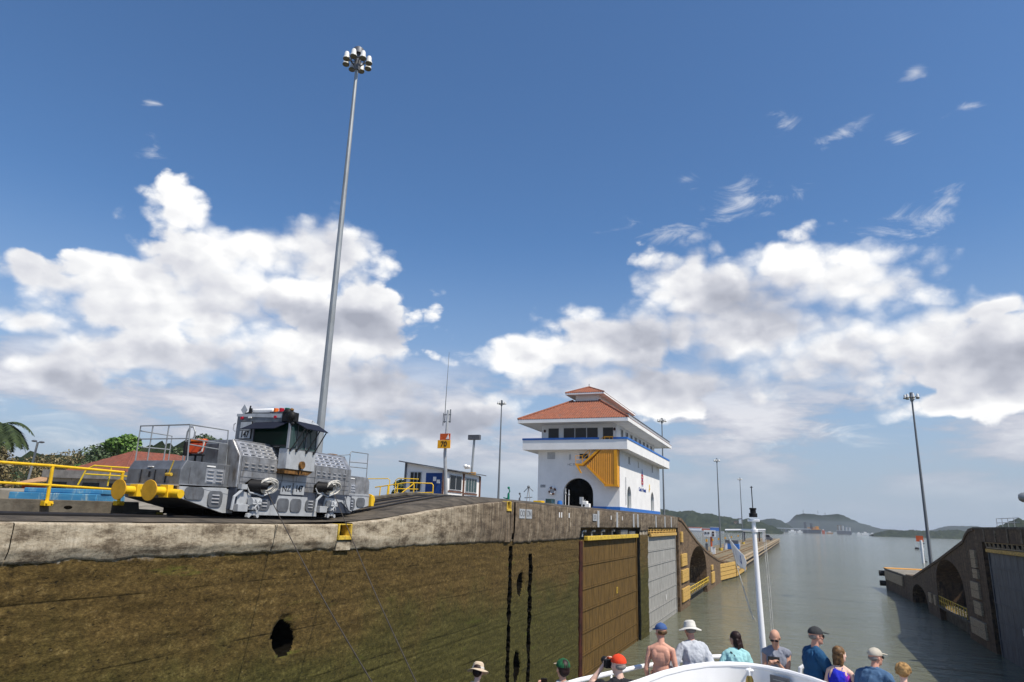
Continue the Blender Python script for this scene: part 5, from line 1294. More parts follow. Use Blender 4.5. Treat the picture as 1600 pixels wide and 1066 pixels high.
# skirt: pale grey with sloping ends
b = MB(); b.prism([(16.0,12.40),(16.0,12.03),(17.85,11.60),(18.3,11.60),(18.3,12.44)], 'x', SX-0.05, SX+0.05); b.build('end_skirt', M['lightgrey'], lo, smooth=0); b = MB()
b.prism([(24.55,12.52),(24.55,11.70),(26.35,12.06),(26.35,12.54)], 'x', SX-0.05, SX+0.05); b.build('end_skirt', M['lightgrey'], lo, smooth=0)
b = MB(); b.box(SX+0.0,-17.0,18.0,24.6,11.72,12.43); b.box(SX,-17.02,19.0,22.4,11.55,11.72); b.build('mid_skirt', M['navy'], lo, smooth=0)
b = MB()
b.prism([(19.05,11.56),(22.35,11.56),(22.35,11.78),(21.75,11.95),(21.7,12.25),(20.1,12.25),(20.0,11.95),(19.3,11.8),(19.05,11.7)], 'x', -17.0, -16.975)
b.prism([(18.1,11.85),(18.7,11.85),(18.72,12.25),(18.25,12.32),(18.1,12.15)], 'x', -17.0, -16.975)
b.prism([(22.7,11.85),(23.1,12.1),(23.9,12.15),(24.5,11.8),(24.5,12.35),(24.3,12.4),(24.2,12.2),(22.8,12.3)], 'x', -17.0, -16.975)
b.prism([(16.6,12.36),(17.9,12.4),(18.0,12.2),(17.4,12.25)], 'x', SX+0.05, SX+0.06)
b.build('pale_camouflage_patch', M['lightgrey'], lo, smooth=0)
def rounded(y0,y1,z0,z1,r=0.10):
    pts = []
    for cy, cz, a0 in ((y1-r,z1-r,0),(y0+r,z1-r,90),(y0+r,z0+r,180),(y1-r,z0+r,270)):
        for k in range(5): a = R(a0+k*22.5); pts.append((cy+r*math.cos(a), cz+r*math.sin(a)))
    return pts
for (y0,y1,z0,z1,x,lv) in ((20.05,20.65,11.70,12.16,-16.97,0),(20.75,21.35,11.70,12.17,-16.97,0),(19.1,19.65,11.72,12.12,-16.97,1),(21.6,22.15,11.74,12.16,-16.97,1),(17.15,17.75,11.78,12.28,SX+0.06,1),(16.2,16.95,11.98,12.36,SX+0.06,0),(24.7,25.25,11.86,12.34,SX+0.06,1),(25.4,26.0,12.0,12.38,SX+0.06,0)):
    b = MB(); b.prism(rounded(y0,y1,z0,z1,0.14), 'x', x, x+0.03); p_ = b.build('access_panel', M['alu_d'], lo, smooth=0)
    if lv:
        b = MB(); louvres(b, x+0.03, y0+0.14, z0+0.12, 1, 3, y1-y0-0.28, 0.11, 0, out=0.04, h=0.045); b.build('louvre', M['alu_l'], p_, smooth=0)
# end module near the camera
def end_module(y0, y1, zb, zt, near):
    b = MB(); c = 0.17
    if near: pr = [(y0,zb),(y0,zt-0.28),(y0+c,zt),(y1,zt),(y1,zb)]
    else: pr = [(y0,zb),(y0,zt),(y1-c,zt),(y1,zt-0.2),(y1,zb)]
    b.prism(pr, 'x', FX, SX); o = b.build('end_module', M['alu_d'] if near else M['alu'], lo, smooth=0, bevel=0.02); return o
end_module(16.0, 17.98, 12.41, 13.15, True)
end_module(24.4, 26.38, 12.50, 13.27, False)
b = MB(); b.prism([(16.0,12.40),(16.05,12.0),(17.6,11.7),(17.6,12.40)], 'x', FX, SX-0.06); b.build('end_apron', M['alu_dark'], lo, smooth=0); b = MB(); b.prism([(26.38,12.49),(26.3,12.05),(24.8,11.75),(24.8,12.49)], 'x', FX, SX-0.06); b.build('end_apron', M['alu_dark'], lo, smooth=0)
b = MB(); b.box(FX-0.02,SX+0.03,15.985,16.0,12.36,12.42); b.box(SX,SX+0.05,16.0,18.0,12.36,12.43); b.box(SX,SX+0.06,24.45,26.38,12.44,12.5); b.build('seam_strip', M['alu_l'], lo, smooth=0)
b = MB()
for x in (-19.0,-18.4,-17.95): b.box(x,x+0.02,15.975,15.998,12.45,12.85)
b.box(-18.65,-18.6,15.965,15.998,12.62,12.80); b.build('end_panel_joint', M['ink'], lo, smooth=0)
b = MB(); b.box(-18.75,-18.55,15.99,16.1,12.93,12.96) ; b.box(SX,SX+0.02,17.0,17.35,13.02,13.06); b.box(SX,SX+0.02,24.9,25.2,13.14,13.18); b.build('white_label', M['white'], lo, smooth=0)
b = MB(); b.box(SX,SX+0.003,17.0,17.8,12.52,12.98); louvres(b, SX+0.003, 17.05, 12.56, 2, 4, 0.28, 0.11, 0.1, out=0.045, h=0.05); b.build('side_louvre', M['alu_l'], lo, smooth=0); b = MB(); b.box(SX,SX+0.003,24.95,25.35,12.58,12.95); louvres(b, SX+0.003, 25.0, 12.62, 1, 3, 0.3, 0.11, 0.1, out=0.03, h=0.04); b.build('side_louvre', M['alu_l'], lo, smooth=0)
b = MB(); b.box(SX,SX+0.012,16.35,16.36,12.45,12.95); b.box(SX,SX+0.012,17.75,17.76,12.45,13.1); b.box(SX,SX+0.012,25.3,25.31,12.5,13.2); b.build('panel_joint', M['alu_dark'], lo, smooth=0)
# towing eye lever
b = MB(); b.tube([(-17.75,15.93,12.72),(-17.62,15.93,13.12)],0.02,6); b.tube([(-17.85,15.92,12.70),(-17.62,15.92,12.70)],0.05,8); b.build('brake_lever', M['yellow_worn'], lo)
# buffers
def buffer(x, y, z, s, side=-1):
    b = MB(); b.tube([(x,y,z),(x,y+s*0.03,z)],0.31,28); d = b.build('buffer_disc', M['buffer_face'], lo, bevel=0.01)
    b = MB(); b.tube([(x,y+s*0.03,z),(x,y+s*0.55,z)],0.125,16); b.box(x-0.17,x+0.17,y+s*0.52,y+s*0.72,z-0.19,z+0.19) if s > 0 else b.box(x-0.17,x+0.17,y+s*0.72,y+s*0.52,z-0.19,z+0.19)
    b.build('buffer_shank', M['yellow'], lo, bevel=0.01)
buffer(-18.95, 15.25, 12.20, 1); buffer(-17.65, 15.22, 12.19, 1)
b = MB(); b.tube([(-17.65,15.9,12.15),(-17.1,15.9,12.12)],0.13,16); b.tube([(-18.35,15.6,12.2),(-18.05,15.6,12.2)],0.08,10); b.build('coupling_drum', M['yellow'], lo)
b = MB(); b.tube([(-17.55,26.4,12.3),(-17.55,26.75,12.3)],0.14,14); b.tube([(-17.55,26.72,12.3),(-17.55,26.80,12.3)],0.28,22); b.box(-17.7,-17.2,26.4,26.62,12.05,12.5); b.build('buffer_shank', M['yellow'], lo, bevel=0.01)
# mid hood with sloped louvred shoulders
def hood(y0, y1, m='alu'):
    b = MB(); b.prism([(-17.0,12.43),(-17.0,13.45),(-17.38,14.0),(-19.4,14.0),(-19.4,12.43)], 'y', y0, y1)
    return b.build('machine_hood', M[m], lo, smooth=0, bevel=0.015)
hood(17.98, 21.0); hood(21.0, 24.42)
b = MB()
sl_h = Vector((-0.38,0,0.55)).normalized()
def shoulder_louvres(y0, ny, wy, gy):
    for i in range(ny):
        for k in range(4):
            p = Vector((-17.0,0,13.45)) + sl_h*(0.08+0.145*k); y = y0+i*(wy+gy); n = Vector((0.55,0,0.38)).normalized()
            a = p + Vector((0,y,0)); c = a + Vector((0,wy,0)); u = sl_h*0.07; o = n*0.055
            b.add([a, c, c+u, a+u, a+o+Vector((0,0.03,0)), c+o-Vector((0,0.03,0))], [(0,1,5,4),(3,4,5,2),(0,4,3),(1,2,5)])
for y_, g_ in ((18.2,0.10),(22.1,0.12)):
    b = MB(); b.add([(-16.995,y_-0.08,13.47),(-16.995,y_+2.0,13.47),(-17.35,y_+2.0,13.985),(-17.35,y_-0.08,13.985),(-17.03,y_-0.08,13.45),(-17.03,y_+2.0,13.45),(-17.39,y_+2.0,13.96),(-17.39,y_-0.08,13.96)], [(0,1,2,3),(7,6,5,4),(0,4,5,1),(1,5,6,2),(2,6,7,3),(3,7,4,0)])
    shoulder_louvres(y_, 6, 0.22, g_); b.build('shoulder_louvre_panel', M['alu_l'], lo, smooth=0)
for y_, g_ in ((18.25,0.12),(22.15,0.14)):
    b = MB(); b.box(-17.0,-16.992,y_-0.06,y_+1.95,13.06,13.34); louvres(b, -16.992, y_, 13.10, 6, 2, 0.2, 0.12, g_, out=0.045, h=0.05); b.build('side_louvre', M['alu_l'] if False else M['alu'], lo, smooth=0)
b = MB()
for y in (18.12,20.2,22.05,24.0): b.box(-17.0,-16.985,y,y+0.012,12.45,13.44)
for z in (13.0,12.78,12.62): b.box(-17.0,-16.988,18.12,24.3,z,z+0.012)
b.build('panel_joint', M['alu_dark'], lo, smooth=0)
b = MB(); b.tube([(-16.99,18.0,12.45),(-16.99,18.0,13.45),(-17.38,18.0,14.01),(-17.38,24.4,14.01)],0.018,6); b.build('edge_trim', M['alu_l'], lo)
b = MB(); b.box(-17.0,-16.97,20.55,20.75,13.0,13.55); b.build('dark_grille', M['ink'], lo)
# windlass openings, drums and rope bundles
def windlass(yc, zc):
    b = MB(); b.prism([(yc-0.55+0.0,zc-0.2),(yc+0.75,zc-0.2),(yc+0.75,zc+0.16),(yc-0.3,zc+0.22),(yc-0.55,zc+0.05)], 'x', -17.0, -16.965); b.build('windlass_opening', M['pit'], lo, smooth=0)
    b = MB(); b.tube([(-17.1,yc-0.32,zc),(-16.75,yc-0.05,zc)],0.20,18); b.tube([(-16.98,yc-0.3,zc+0.01),(-16.6,yc+0.1,zc+0.0)],0.13,14); b.build('windlass_drum', M['black'], lo)
    b = MB(); rs = random.Random(int(yc*10))
    for k in range(12):
        pts = []; r = rs.uniform(0.17,0.30); ph = rs.uniform(0,6.28); cy = yc+0.25+rs.uniform(-.12,.15); cz = zc+0.02+rs.uniform(-.06,.08); tl = rs.uniform(-0.5,0.5)
        for i in range(15):
            a = ph+i*2*math.pi/14
            pts.append((-16.72+0.10*math.sin(a+tl)+rs.uniform(-.01,.01), cy+r*1.3*math.cos(a), cz+r*0.85*math.sin(a)))
        b.tube(pts, 0.026, 6, cap=False)
    b.build('rope_bundle', M['rope'], lo)
    b = MB(); b.tube([(-16.95,yc-0.5,zc-0.05),(-16.9,yc-0.4,zc-0.24),(-16.85,yc-0.1,zc-0.28),(-16.8,yc+0.1,zc-0.34),(-16.8,yc+0.5,zc-0.22),(-16.9,yc+0.7,zc-0.1)],0.028,8); b.build('guide_bar', M['lightgrey'], lo)
windlass(18.95, 12.53); windlass(22.6, 12.66)
def towgear(yc, z):
    """knobbly fairlead gear hung outside the skirt"""
    b = MB()
    b.box(-16.95,-16.7,yc-0.2,yc+0.14,z+0.22,z+0.62); b.tube([(-16.8,yc-0.22,z+0.5),(-16.8,yc+0.2,z+0.5)],0.13,12)
    b.box(-17.0,-16.8,yc-0.75,yc-0.3,z+0.16,z+0.4); b.tube([(-16.85,yc-0.7,z+0.35),(-16.85,yc-0.2,z+0.35)],0.035,6)
    for k in range(6):
        a = k*1.05; b.tube([(-16.68,yc-0.03,z+0.42),(-16.68,yc-0.03+0.2*math.cos(a),z+0.42+0.19*math.sin(a))],0.035,6)
    b.build('fairlead_gear', M['lightgrey'], lo, bevel=0.01)
    b = MB(); b.prism([(yc-0.3,z),(yc-0.22,z-0.04),(yc-0.12,z+0.05),(yc+0.08,z+0.05),(yc+0.17,z-0.04),(yc+0.25,z),(yc+0.22,z+0.10),(yc+0.1,z+0.13),(yc+0.05,z+0.2),(yc-0.1,z+0.2),(yc-0.15,z+0.13),(yc-0.27,z+0.1)], 'x', -16.9, -16.78); b.build('rail_claw', M['lightgrey'], lo, smooth=0)
    b = MB(); b.tube([(-16.88,yc-0.95,z+0.2),(-16.88,yc-0.9,z+0.62),(-16.88,yc-0.62,z+0.82),(-16.88,yc-0.55,z+0.98)],0.05,8); b.box(-16.98,-16.82,yc-0.68,yc-0.42,z+0.88,z+1.04); b.build('sand_pipe', M['lightgrey'], lo)
towgear(18.75, 11.50); towgear(23.05, 11.55)
b = MB(); b.tube([(-16.9,24.0,12.35),(-16.9,24.1,12.1),(-16.9,24.3,11.85),(-16.9,24.5,11.8)],0.035,8); b.build('sand_pipe', M['lightgrey'], lo)
# number plates on the side
b = MB(); b.box(-16.995,-16.96,20.15,20.75,12.30,12.72); b.box(-16.995,-16.96,20.85,21.45,12.32,12.74); pn = b.build('number_plate', M['lightgrey'], lo)
text('plate_number', '147', 0.32, (-16.955,21.15,12.53), (0,1,0), (0,0,1), M['ink'], pn, bold=0.008, sx=0.85)
text('plate_emblem', 'NZ', 0.30, (-16.955,20.45,12.5), (0,1,0.08), (0,0,1), M['ink'], pn, sx=1.1)
# cab
CYB, CYE, CXI = 19.85, 21.45, -19.1
b = MB(); b.prism([(CXI,13.95),(-16.98,13.95),(-16.98,14.95),(-17.1,15.15),(CXI,15.20)], 'y', CYB, CYE+0.05); b.build('cab_body', M['alu_d'], lo, smooth=0, bevel=0.015)
b = MB(); b.box(-16.98,-16.6,CYB,CYE,13.18,13.90); b.build('cab_pulpit', M['lightgrey'], lo, smooth=0, bevel=0.012)
b = MB(); b.prism([(CYB+0.02,13.02),(CYB,13.18),(CYE,13.18),(CYE-0.3,13.02)], 'x', -16.99, -16.64); b.build('pulpit_floor', M['rust'], lo, smooth=0)
b = MB(); b.tube([(-16.58,20.65,13.36),(-16.5,20.65,13.36)],0.14,16); b.build('round_cover', M['rust'], lo)
b = MB(); b.tube([(-16.6,20.65,13.3),(-16.56,20.6,13.0)],0.03,6); b.build('drip_stain_pipe', M['rust'], lo)
b = MB(); b.box(-16.975,-16.62,CYB+0.015,CYE-0.015,13.90,14.88); b.build('cab_glass', M['glass_s'], lo, smooth=0)
b = MB(); b.box(-16.64,-16.58,CYB-0.01,CYB+0.05,13.9,14.9); b.box(-16.64,-16.60,CYE-0.05,CYE,13.9,14.9); b.box(-16.64,-16.6,20.3,20.34,13.9,14.9); b.box(-16.64,-16.6,20.8,20.85,13.9,14.9); b.box(-16.64,-16.6,CYB,CYE,13.88,13.92); b.build('window_frame', M['alu_d'], lo, smooth=0)
b = MB(); b.box(-16.66,-16.575,CYB-0.03,CYB+0.02,13.9,14.92); b.build('corner_pillar', M['alu_l'], lo, smooth=0)
b = MB(); b.box(-18.15,-16.68,CYB-0.03,CYB-0.005,14.02,14.78); b.build('end_window', M['glass_g'], lo, smooth=0)
b = MB(); b.box(-18.2,-18.15,CYB-0.045,CYB-0.005,13.99,14.82); b.box(-18.2,-16.66,CYB-0.045,CYB-0.005,13.97,14.02); b.build('window_frame', M['ink'], lo, smooth=0)
b = MB(); b.add([(-18.2,CYB-0.01,14.86),(-16.68,CYB-0.01,14.86),(-16.95,CYB-0.42,14.58),(-18.5,CYB-0.42,14.58),(-18.2,CYB-0.01,14.83),(-16.68,CYB-0.01,14.83),(-16.95,CYB-0.42,14.555),(-18.5,CYB-0.42,14.555)], [(0,1,2,3),(7,6,5,4),(0,4,5,1),(1,5,6,2),(2,6,7,3),(3,7,4,0)]); b.build('sun_visor', M['visor'], lo, smooth=0)
b = MB(); b.add([(-16.6,CYB+0.15,14.92),(-16.6,CYE,14.92),(-16.2,CYE+0.1,14.66),(-16.2,CYB+0.4,14.66),(-16.6,CYB+0.15,14.89),(-16.6,CYE,14.89),(-16.2,CYE+0.1,14.63),(-16.2,CYB+0.4,14.63)], [(0,1,2,3),(7,6,5,4),(0,4,5,1),(1,5,6,2),(2,6,7,3),(3,7,4,0)]); b.build('sun_visor', M['visor'], lo, smooth=0)
for y, y2 in ((20.25,19.95),(20.55,20.28),(21.1,20.85),(21.5,21.28)):
    b = MB(); b.tube([(-16.25,y,14.64),(-16.56,y2,13.84)],0.022,6); b.tube([(-16.56,y2,13.9),(-16.56,y2,13.8)],0.035,6); b.build('visor_stay', M['ink'], lo)
b = MB(); b.prism([(CXI-0.02,15.2),(-17.0,15.15),(-16.62,14.92),(-16.62,14.88),(-17.0,15.0),(CXI-0.02,15.1)], 'y', CYB-0.02, CYE+0.08); b.build('cab_roof', M['lightgrey'], lo, smooth=0)
b = MB(); b.box(-18.6,-17.6,20.0,20.9,15.22,15.40); b.build('roof_air_unit', M['white'], lo, bevel=0.06)
b = MB(); b.box(-17.7,-17.05,19.95,20.3,15.17,15.26); b.box(-18.9,-17.6,19.9,19.96,15.17,15.22); b.build('roof_rack', M['alu_dark'], lo)
for x, m in ((-17.45,'orange'),(-17.2,'red_p'),(-16.95,'green_p')):
    b = MB(); b.tube([(x,20.0,15.24),(x,20.0,15.38)],0.09,16); b.build('signal_lamp', M[m], lo, bevel=0.01)
b = MB(); b.box(-16.95,-16.5,19.75,20.15,14.85,15.2); b.ell((-16.8,19.85,15.2),(0.16,0.12,0.14)); b.ell((-16.55,19.8,15.05),(0.16,0.14,0.18)); b.tube([(-16.65,19.8,14.9),(-16.5,19.9,14.75)],0.07,8); b.build('headlamp_cluster', M['black'], lo, bevel=0.03)
b = MB(); b.ell((-16.7,19.95,15.3),(0.08,0.08,0.06)); b.tube([(-16.9,19.9,15.2),(-16.7,19.95,15.3)],0.03,6); b.build('horn', M['rust'], lo)
for x in (-18.85,-17.3):
    b = MB(); b.tube([(x,CYB-0.06,15.03),(x,CYB-0.01,15.03)],0.055,14); b.build('marker_lamp', M['red_p'], lo)
b = MB(); b.box(-18.55,-18.4,CYB-0.05,CYB-0.01,15.02,15.07); b.build('white_label', M['white'], lo)
b = MB(); b.box(-18.88,-18.34,CYB-0.03,CYB-0.004,14.25,14.9); b.build('number_plate', M['ink'], lo)
b = MB(); b.box(-18.86,-18.36,CYB-0.045,CYB-0.03,14.27,14.56); b.box(-18.86,-18.36,CYB-0.045,CYB-0.03,14.59,14.88); pn = b.build('number_plate', M['lightgrey'], lo)
text('plate_number', '147', 0.31, (-18.61,CYB-0.05,14.415), (1,0,0), (0,0,1), M['ink'], pn, bold=0.01, sx=0.82)
b = MB(); b.prism([(-18.98,15.35),(-18.83,15.15),(-18.68,15.35),(-18.83,15.56)], 'y', CYB+0.0, CYB+0.03); b.build('diamond_sign', M['sign_y'] if False else M['lightgrey'], lo)
b = MB(); b.tube([(-18.85,CYB+0.05,15.2),(-18.62,CYB+0.05,15.25),(-18.58,CYB+0.05,15.5)],0.03,6); b.box(-18.6,-18.5,CYB,CYB+0.08,15.18,15.4); b.build('roof_fitting', M['ink'], lo)
b = MB(); b.tube([(CXI-0.05,CYB,14.85),(CXI-0.12,CYB,14.8),(CXI-0.12,CYB,14.6),(CXI-0.03,CYB,14.55)],0.02,6); b.tube([(-16.75,21.2,14.95),(-16.7,21.2,15.08),(-16.62,21.2,15.0)],0.015,6); b.build('grab_handle', M['alu_l'], lo)
# platform rails
def rail_loop(nm, pts, r=0.02): 
    b = MB(); b.tube(pts, r, 8); b.build(nm, M['pole'], lo)
rail_loop('platform_rail', [(FX-0.08,16.28,13.13),(FX-0.1,16.28,14.28),(-17.55,16.28,14.28),(-17.55,17.9,14.30),(-17.5,17.95,13.15)], 0.024)
rail_loop('platform_rail', [(-17.55,16.28,14.28),(-17.5,16.33,13.15)], 0.024)
rail_loop('mid_rail', [(FX-0.05,16.28,13.85),(-17.53,16.28,13.84),(-17.53,17.93,13.84)]); rail_loop('mid_rail', [(-17.52,16.3,13.66),(-17.52,17.93,13.62)])
for x, ya in ((-19.15,16.28),(-18.45,16.28)): rail_loop('rail_post', [(x,ya,14.28),(x,ya,13.13)], 0.02)
rail_loop('mid_rail', [(FX-0.08,16.3,14.12),(FX+0.1,17.4,14.08),(FX+0.1,17.4,13.15)]); rail_loop('mid_rail', [(FX-0.05,16.3,13.6),(FX+0.1,17.4,13.62)])
rail_loop('grab_hoop', [(-18.75,17.3,13.15),(-18.72,17.3,14.2),(-18.62,17.3,14.36),(-18.48,17.3,14.36),(-18.38,17.3,14.2),(-18.4,17.3,13.75)], 0.028)
b = MB(); b.box(-18.9,-17.5,17.55,17.95,13.15,13.82); b.build('inner_cabinet', M['alu_d'], lo, bevel=0.01)
# orange seat
b = MB(); b.obox((-17.95,17.05,13.62),(0.62,0.10,0.36),Matrix.Rotation(R(-14),3,'X')); b.obox((-17.95,17.12,13.86),(0.66,0.12,0.13),Matrix.Rotation(R(-20),3,'X')); st = b.build('operator_seat', M['orange_d'], lo, bevel=0.03)
b = MB(); b.obox((-17.95,17.08,13.87),(0.62,0.10,0.10),Matrix.Rotation(R(-20),3,'X')); b.build('seat_headrest', M['orange'], st, bevel=0.03)
b = MB(); b.obox((-17.98,17.05,13.40),(0.74,0.12,0.05)); b.obox((-18.32,17.05,13.6),(0.1,0.3,0.45)); b.tube([(-18.3,17.05,13.4),(-18.3,17.05,13.15)],0.03,6); b.tube([(-17.95,17.05,13.4),(-17.95,17.05,13.15)],0.04,6); b.tube([(-17.65,17.05,13.4),(-17.65,17.05,13.15)],0.03,6); b.build('seat_frame', M['black'], st, bevel=0.02)
b = MB(); b.tube([(-17.6,16.95,13.8),(-17.5,16.9,13.8),(-17.55,16.9,13.5),(-17.7,16.9,13.45)],0.025,6); b.build('armrest', M['rope'], st)
rail_loop('platform_rail', [(-17.6,24.0,14.03),(-17.5,24.95,14.16),(-17.5,24.95,13.25)]); rail_loop('platform_rail', [(-17.5,24.9,14.16),(-17.52,25.05,14.3),(-17.5,26.3,14.32),(-17.5,26.32,13.27)], 0.022)
rail_loop('mid_rail', [(-17.5,24.95,13.85),(-17.5,26.3,13.9)]); rail_loop('mid_rail', [(-17.5,24.95,13.65),(-17.5,26.3,13.68)])
b = MB(); b.ell((-17.9,24.2,14.05),(0.3,0.4,0.08)); b.build('rope_coil', M['rust'], lo)

# towing wires from the windlasses down to the ship
for A, Bp, lab in (((-16.65,19.1,12.35),(-8.2,13.36,8.35),'taut towing wire from the left windlass of the locomotive'),((-16.65,22.9,12.42),(-8.2,15.16,8.05),'taut towing wire from the right windlass of the locomotive')):
    A = Vector(A); Bp = Vector(Bp); E_ = A + (Bp-A)*1.35
    b = MB(); pts = [A.lerp(E_, i/10) - Vector((0,0,0.22*math.sin(math.pi*i/10))) for i in range(11)]; b.tube(pts, 0.014, 6)
    tag(b.build('towing_wire', M['wire']), lab, 'wire', 'towing wires')

# ------------------------------------------------------------------ vegetation and houses on the far left
def leaf_cloud(centers, radii, n, size, seed, flat=0.6):
    rs = np.random.RandomState(seed); vs = []; tot = len(centers)
    w = np.array([r[0]*r[1]*r[2] for r in radii])**0.67; w = w/w.sum()
    idx = rs.choice(tot, n, p=w)
    C_ = np.array(centers)[idx]; Rd = np.array(radii)[idx]
    d = rs.normal(size=(n,3)); d /= np.linalg.norm(d,axis=1)[:,None]
    rad = rs.uniform(0.55,1.05,n)**0.6
    P = C_ + d*rad[:,None]*Rd
    nrm = d*0.6 + rs.normal(size=(n,3))*0.6 + np.array([0,0,0.4]); nrm /= np.linalg.norm(nrm,axis=1)[:,None]
    t1 = np.cross(nrm, rs.normal(size=(n,3))); t1 /= np.linalg.norm(t1,axis=1)[:,None]; t2 = np.cross(nrm, t1)
    s = size*rs.uniform(0.6,1.3,n)[:,None]
    a, b2, c, e = P+t1*s, P+t2*s*flat, P-t1*s, P-t2*s*flat
    V = np.stack([a,b2,c,e],1).reshape(-1,3)
    return V
def quads_mesh(name, V, m, parent):
    n = len(V)//4; me = bpy.data.meshes.new(name)
    me.vertices.add(len(V)); me.vertices.foreach_set('co', V.ravel().astype(np.float32))
    me.loops.add(n*4); me.loops.foreach_set('vertex_index', np.arange(n*4, dtype=np.int32))
    me.polygons.add(n); me.polygons.foreach_set('loop_start', np.arange(0,n*4,4,dtype=np.int32)); me.polygons.foreach_set('loop_total', np.full(n,4,dtype=np.int32))
    me.update(); return link_mesh(name, me, m, parent)
def tree(name, x, y, z0, h, w, label, seed, m='leaf', n=5000, size=0.22, trunk=0.25, bare=False, low=0.25):
    t = thing(name, (x,y,z0), label, 'tree' if name != 'bush' else 'bush')
    rs = random.Random(seed); cs = []; rd = []
    b = MB(); b.tube([(x,y,z0),(x+rs.uniform(-.3,.3),y,z0+h*0.4),(x+rs.uniform(-.5,.5),y,z0+h*0.75)], trunk, 8, r1=trunk*0.4)
    for k in range(13):
        a = rs.uniform(0,6.28); rr = w*rs.uniform(0.15,0.72); zz = z0+h*rs.uniform(low+0.1,0.9)
        rr *= math.sqrt(max(0.15, 1-((zz-z0)/h-0.45)**2*2.2))
        c = (x+rr*math.cos(a), y+rr*math.sin(a), zz); cs.append(c); q = w*rs.uniform(0.24,0.42); rd.append((q,q,q*0.75))
        b.tube([(x,y,z0+h*rs.uniform(0.25,0.5)),((x+c[0])/2,(y+c[1])/2,(zz+z0+h*0.4)/2),c], trunk*0.35, 6, r1=0.03)
    cs.append((x,y,z0+h*0.8)); rd.append((w*0.4,w*0.4,h*0.18))
    b.build('trunk', M['bark'], t)
    quads_mesh('crown', leaf_cloud(cs, rd, n, size, seed), M[m], t)
    return t
tree('broadleaf_tree', -98.6, 80, 12.5, 10.7, 4.4, 'tall bright green tree rising over the red tiled roof, behind the locomotive railing', 4, 'leaf', 7000, 0.3)
tree('broadleaf_tree', -92.3, 72.6, 12.5, 6.0, 3.0, 'lower bright green tree left of the tall one, at the edge of the red roof', 8, 'leaf', 4500, 0.25)
tree('broadleaf_tree', -96.5, 70.6, 12.5, 5.0, 2.4, 'smallest bright green tree at the left end of the row by the red roof', 9, 'leaf', 3000, 0.24)
tree('dry_tree', -114, 80, 12.5, 8.0, 6.5, 'dry olive tree with thin bare branches left of the green trees', 14, 'leaf_dry', 3800, 0.22, bare=True)
tree('dry_tree', -128, 76, 12.5, 9.0, 6.5, 'dull dry tree in front of the wooded hill, left of the dry olive tree', 15, 'leaf_dry', 3800, 0.28)
tree('dry_tree', -120, 92, 12.5, 10.0, 7.0, 'greener dry tree standing behind the other dry trees', 16, 'leaf_d', 4200, 0.3)
tree('bush', -72.5, 43.5, 12.0, 3.9, 4.2, 'dry yellowish bush behind the yellow railing at the far left edge', 17, 'leaf_dry', 5000, 0.16, 0.12, low=0.05)
tree('bush', -82, 47, 12.0, 4.0, 5.0, 'dark green bush behind the dry yellowish bush at the left edge', 18, 'leaf_d', 4000, 0.2, 0.12, low=0.05)
tree('dark_tree', -112, 108, 12.5, 14.5, 7.5, 'dark green tree seen through the locomotive platform rails, right of the bright tree', 21, 'leaf_d', 6500, 0.35)
tree('dark_tree', -95, 112, 12.5, 13.0, 7.5, 'darker rounded tree just right of the other one behind the platform rails', 22, 'leaf_d', 6000, 0.35)
tree('dark_tree', -42, 72, 12.0, 3.6, 2.6, 'low dark tree seen between the locomotive and the shed', 23, 'leaf_d', 2500, 0.2, 0.12, low=0.05)
# palm
pm = thing('palm_tree', (-65.0,39.3,12), 'palm tree with dark drooping fronds cut off by the left edge of the photo', 'palm')
b = MB(); b.tube([(-65.6,39.0,12),(-65.5,39.1,14.5),(-63.9,39.0,18.4)], 0.24, 10, r1=0.17); b.build('trunk', M['bark'], pm)
rs = random.Random(5)
for k in range(24):
    a = 2*math.pi*k/24+rs.uniform(-.1,.1); L = rs.uniform(2.3,3.0); up = rs.uniform(0.0,1.1) if k % 2 else rs.uniform(-0.5,0.4); pts = []
    for i in range(9):
        u = i/8; pts.append(Vector((-63.9+L*u*math.cos(a)*(1-0.12*u), 39.0+L*u*math.sin(a)*(1-0.12*u), 18.4+up*u*1.6-2.3*u*u)))
    b = MB(); b.tube(pts, 0.035, 5, r1=0.01)
    for i in range(44):
        u = 0.08+0.92*i/43; j = min(7,int(u*8)); p = pts[j].lerp(pts[j+1], u*8-j); d = (pts[j+1]-pts[j]).normalized(); side = d.cross(Vector((0,0,1))).normalized()
        for s in (-1,1):
            ll = 0.75*math.sin(math.pi*min(1,u*0.85+0.12))+0.15; tip = p+side*s*ll*0.85+d*ll*0.5+Vector((0,0,-ll*(0.15+0.35*rs.random()))); wv = d*0.075
            b.add([p-wv,p+wv,tip], [(0,1,2)])
    b.build('frond', M['leaf_palm'], pm, smooth=0)
# houses on the far left
hs = thing('tiled_house', (-70,60,12), 'low grey house under a broad old red tiled hip roof behind the yellow railing', 'house')
A0,A1,A2,A3 = (-76.5,52.5,15.2),(-66.0,57.2,15.2),(-50,64.5,15.2),(-64,78,15.2)
tiled_slope((-79.8,56.6,15.6),(-65.2,52.9,15.2),(-71.45,58.6,18.0),(-71.35,58.6,18.0), 44, hs, 'roof_tiles', M['tile_old'], rows=16)
tiled_slope((-65.2,52.9,15.2),(-67.5,66.5,15.9),(-71.35,58.6,18.0),(-72.2,67.5,18.3), 50, hs, 'roof_tiles', M['tile_old'], rows=12)
b = MB(); b.prism([(-78.5,57.2),(-66.0,53.8),(-67.8,66),(-76,68)], 'z', 12, 15.3); b.build('wall', M['greywall'], hs, smooth=0)
b = MB(); b.tube([(-65.2,52.9,15.25),(-71.35,58.6,18.05)], 0.12, 8); b.build('hip_ridge', M['tile_old'], hs)
gh = thing('flat_roofed_building', (-60,45,12), 'long low grey building with dark openings behind the yellow railings', 'building')
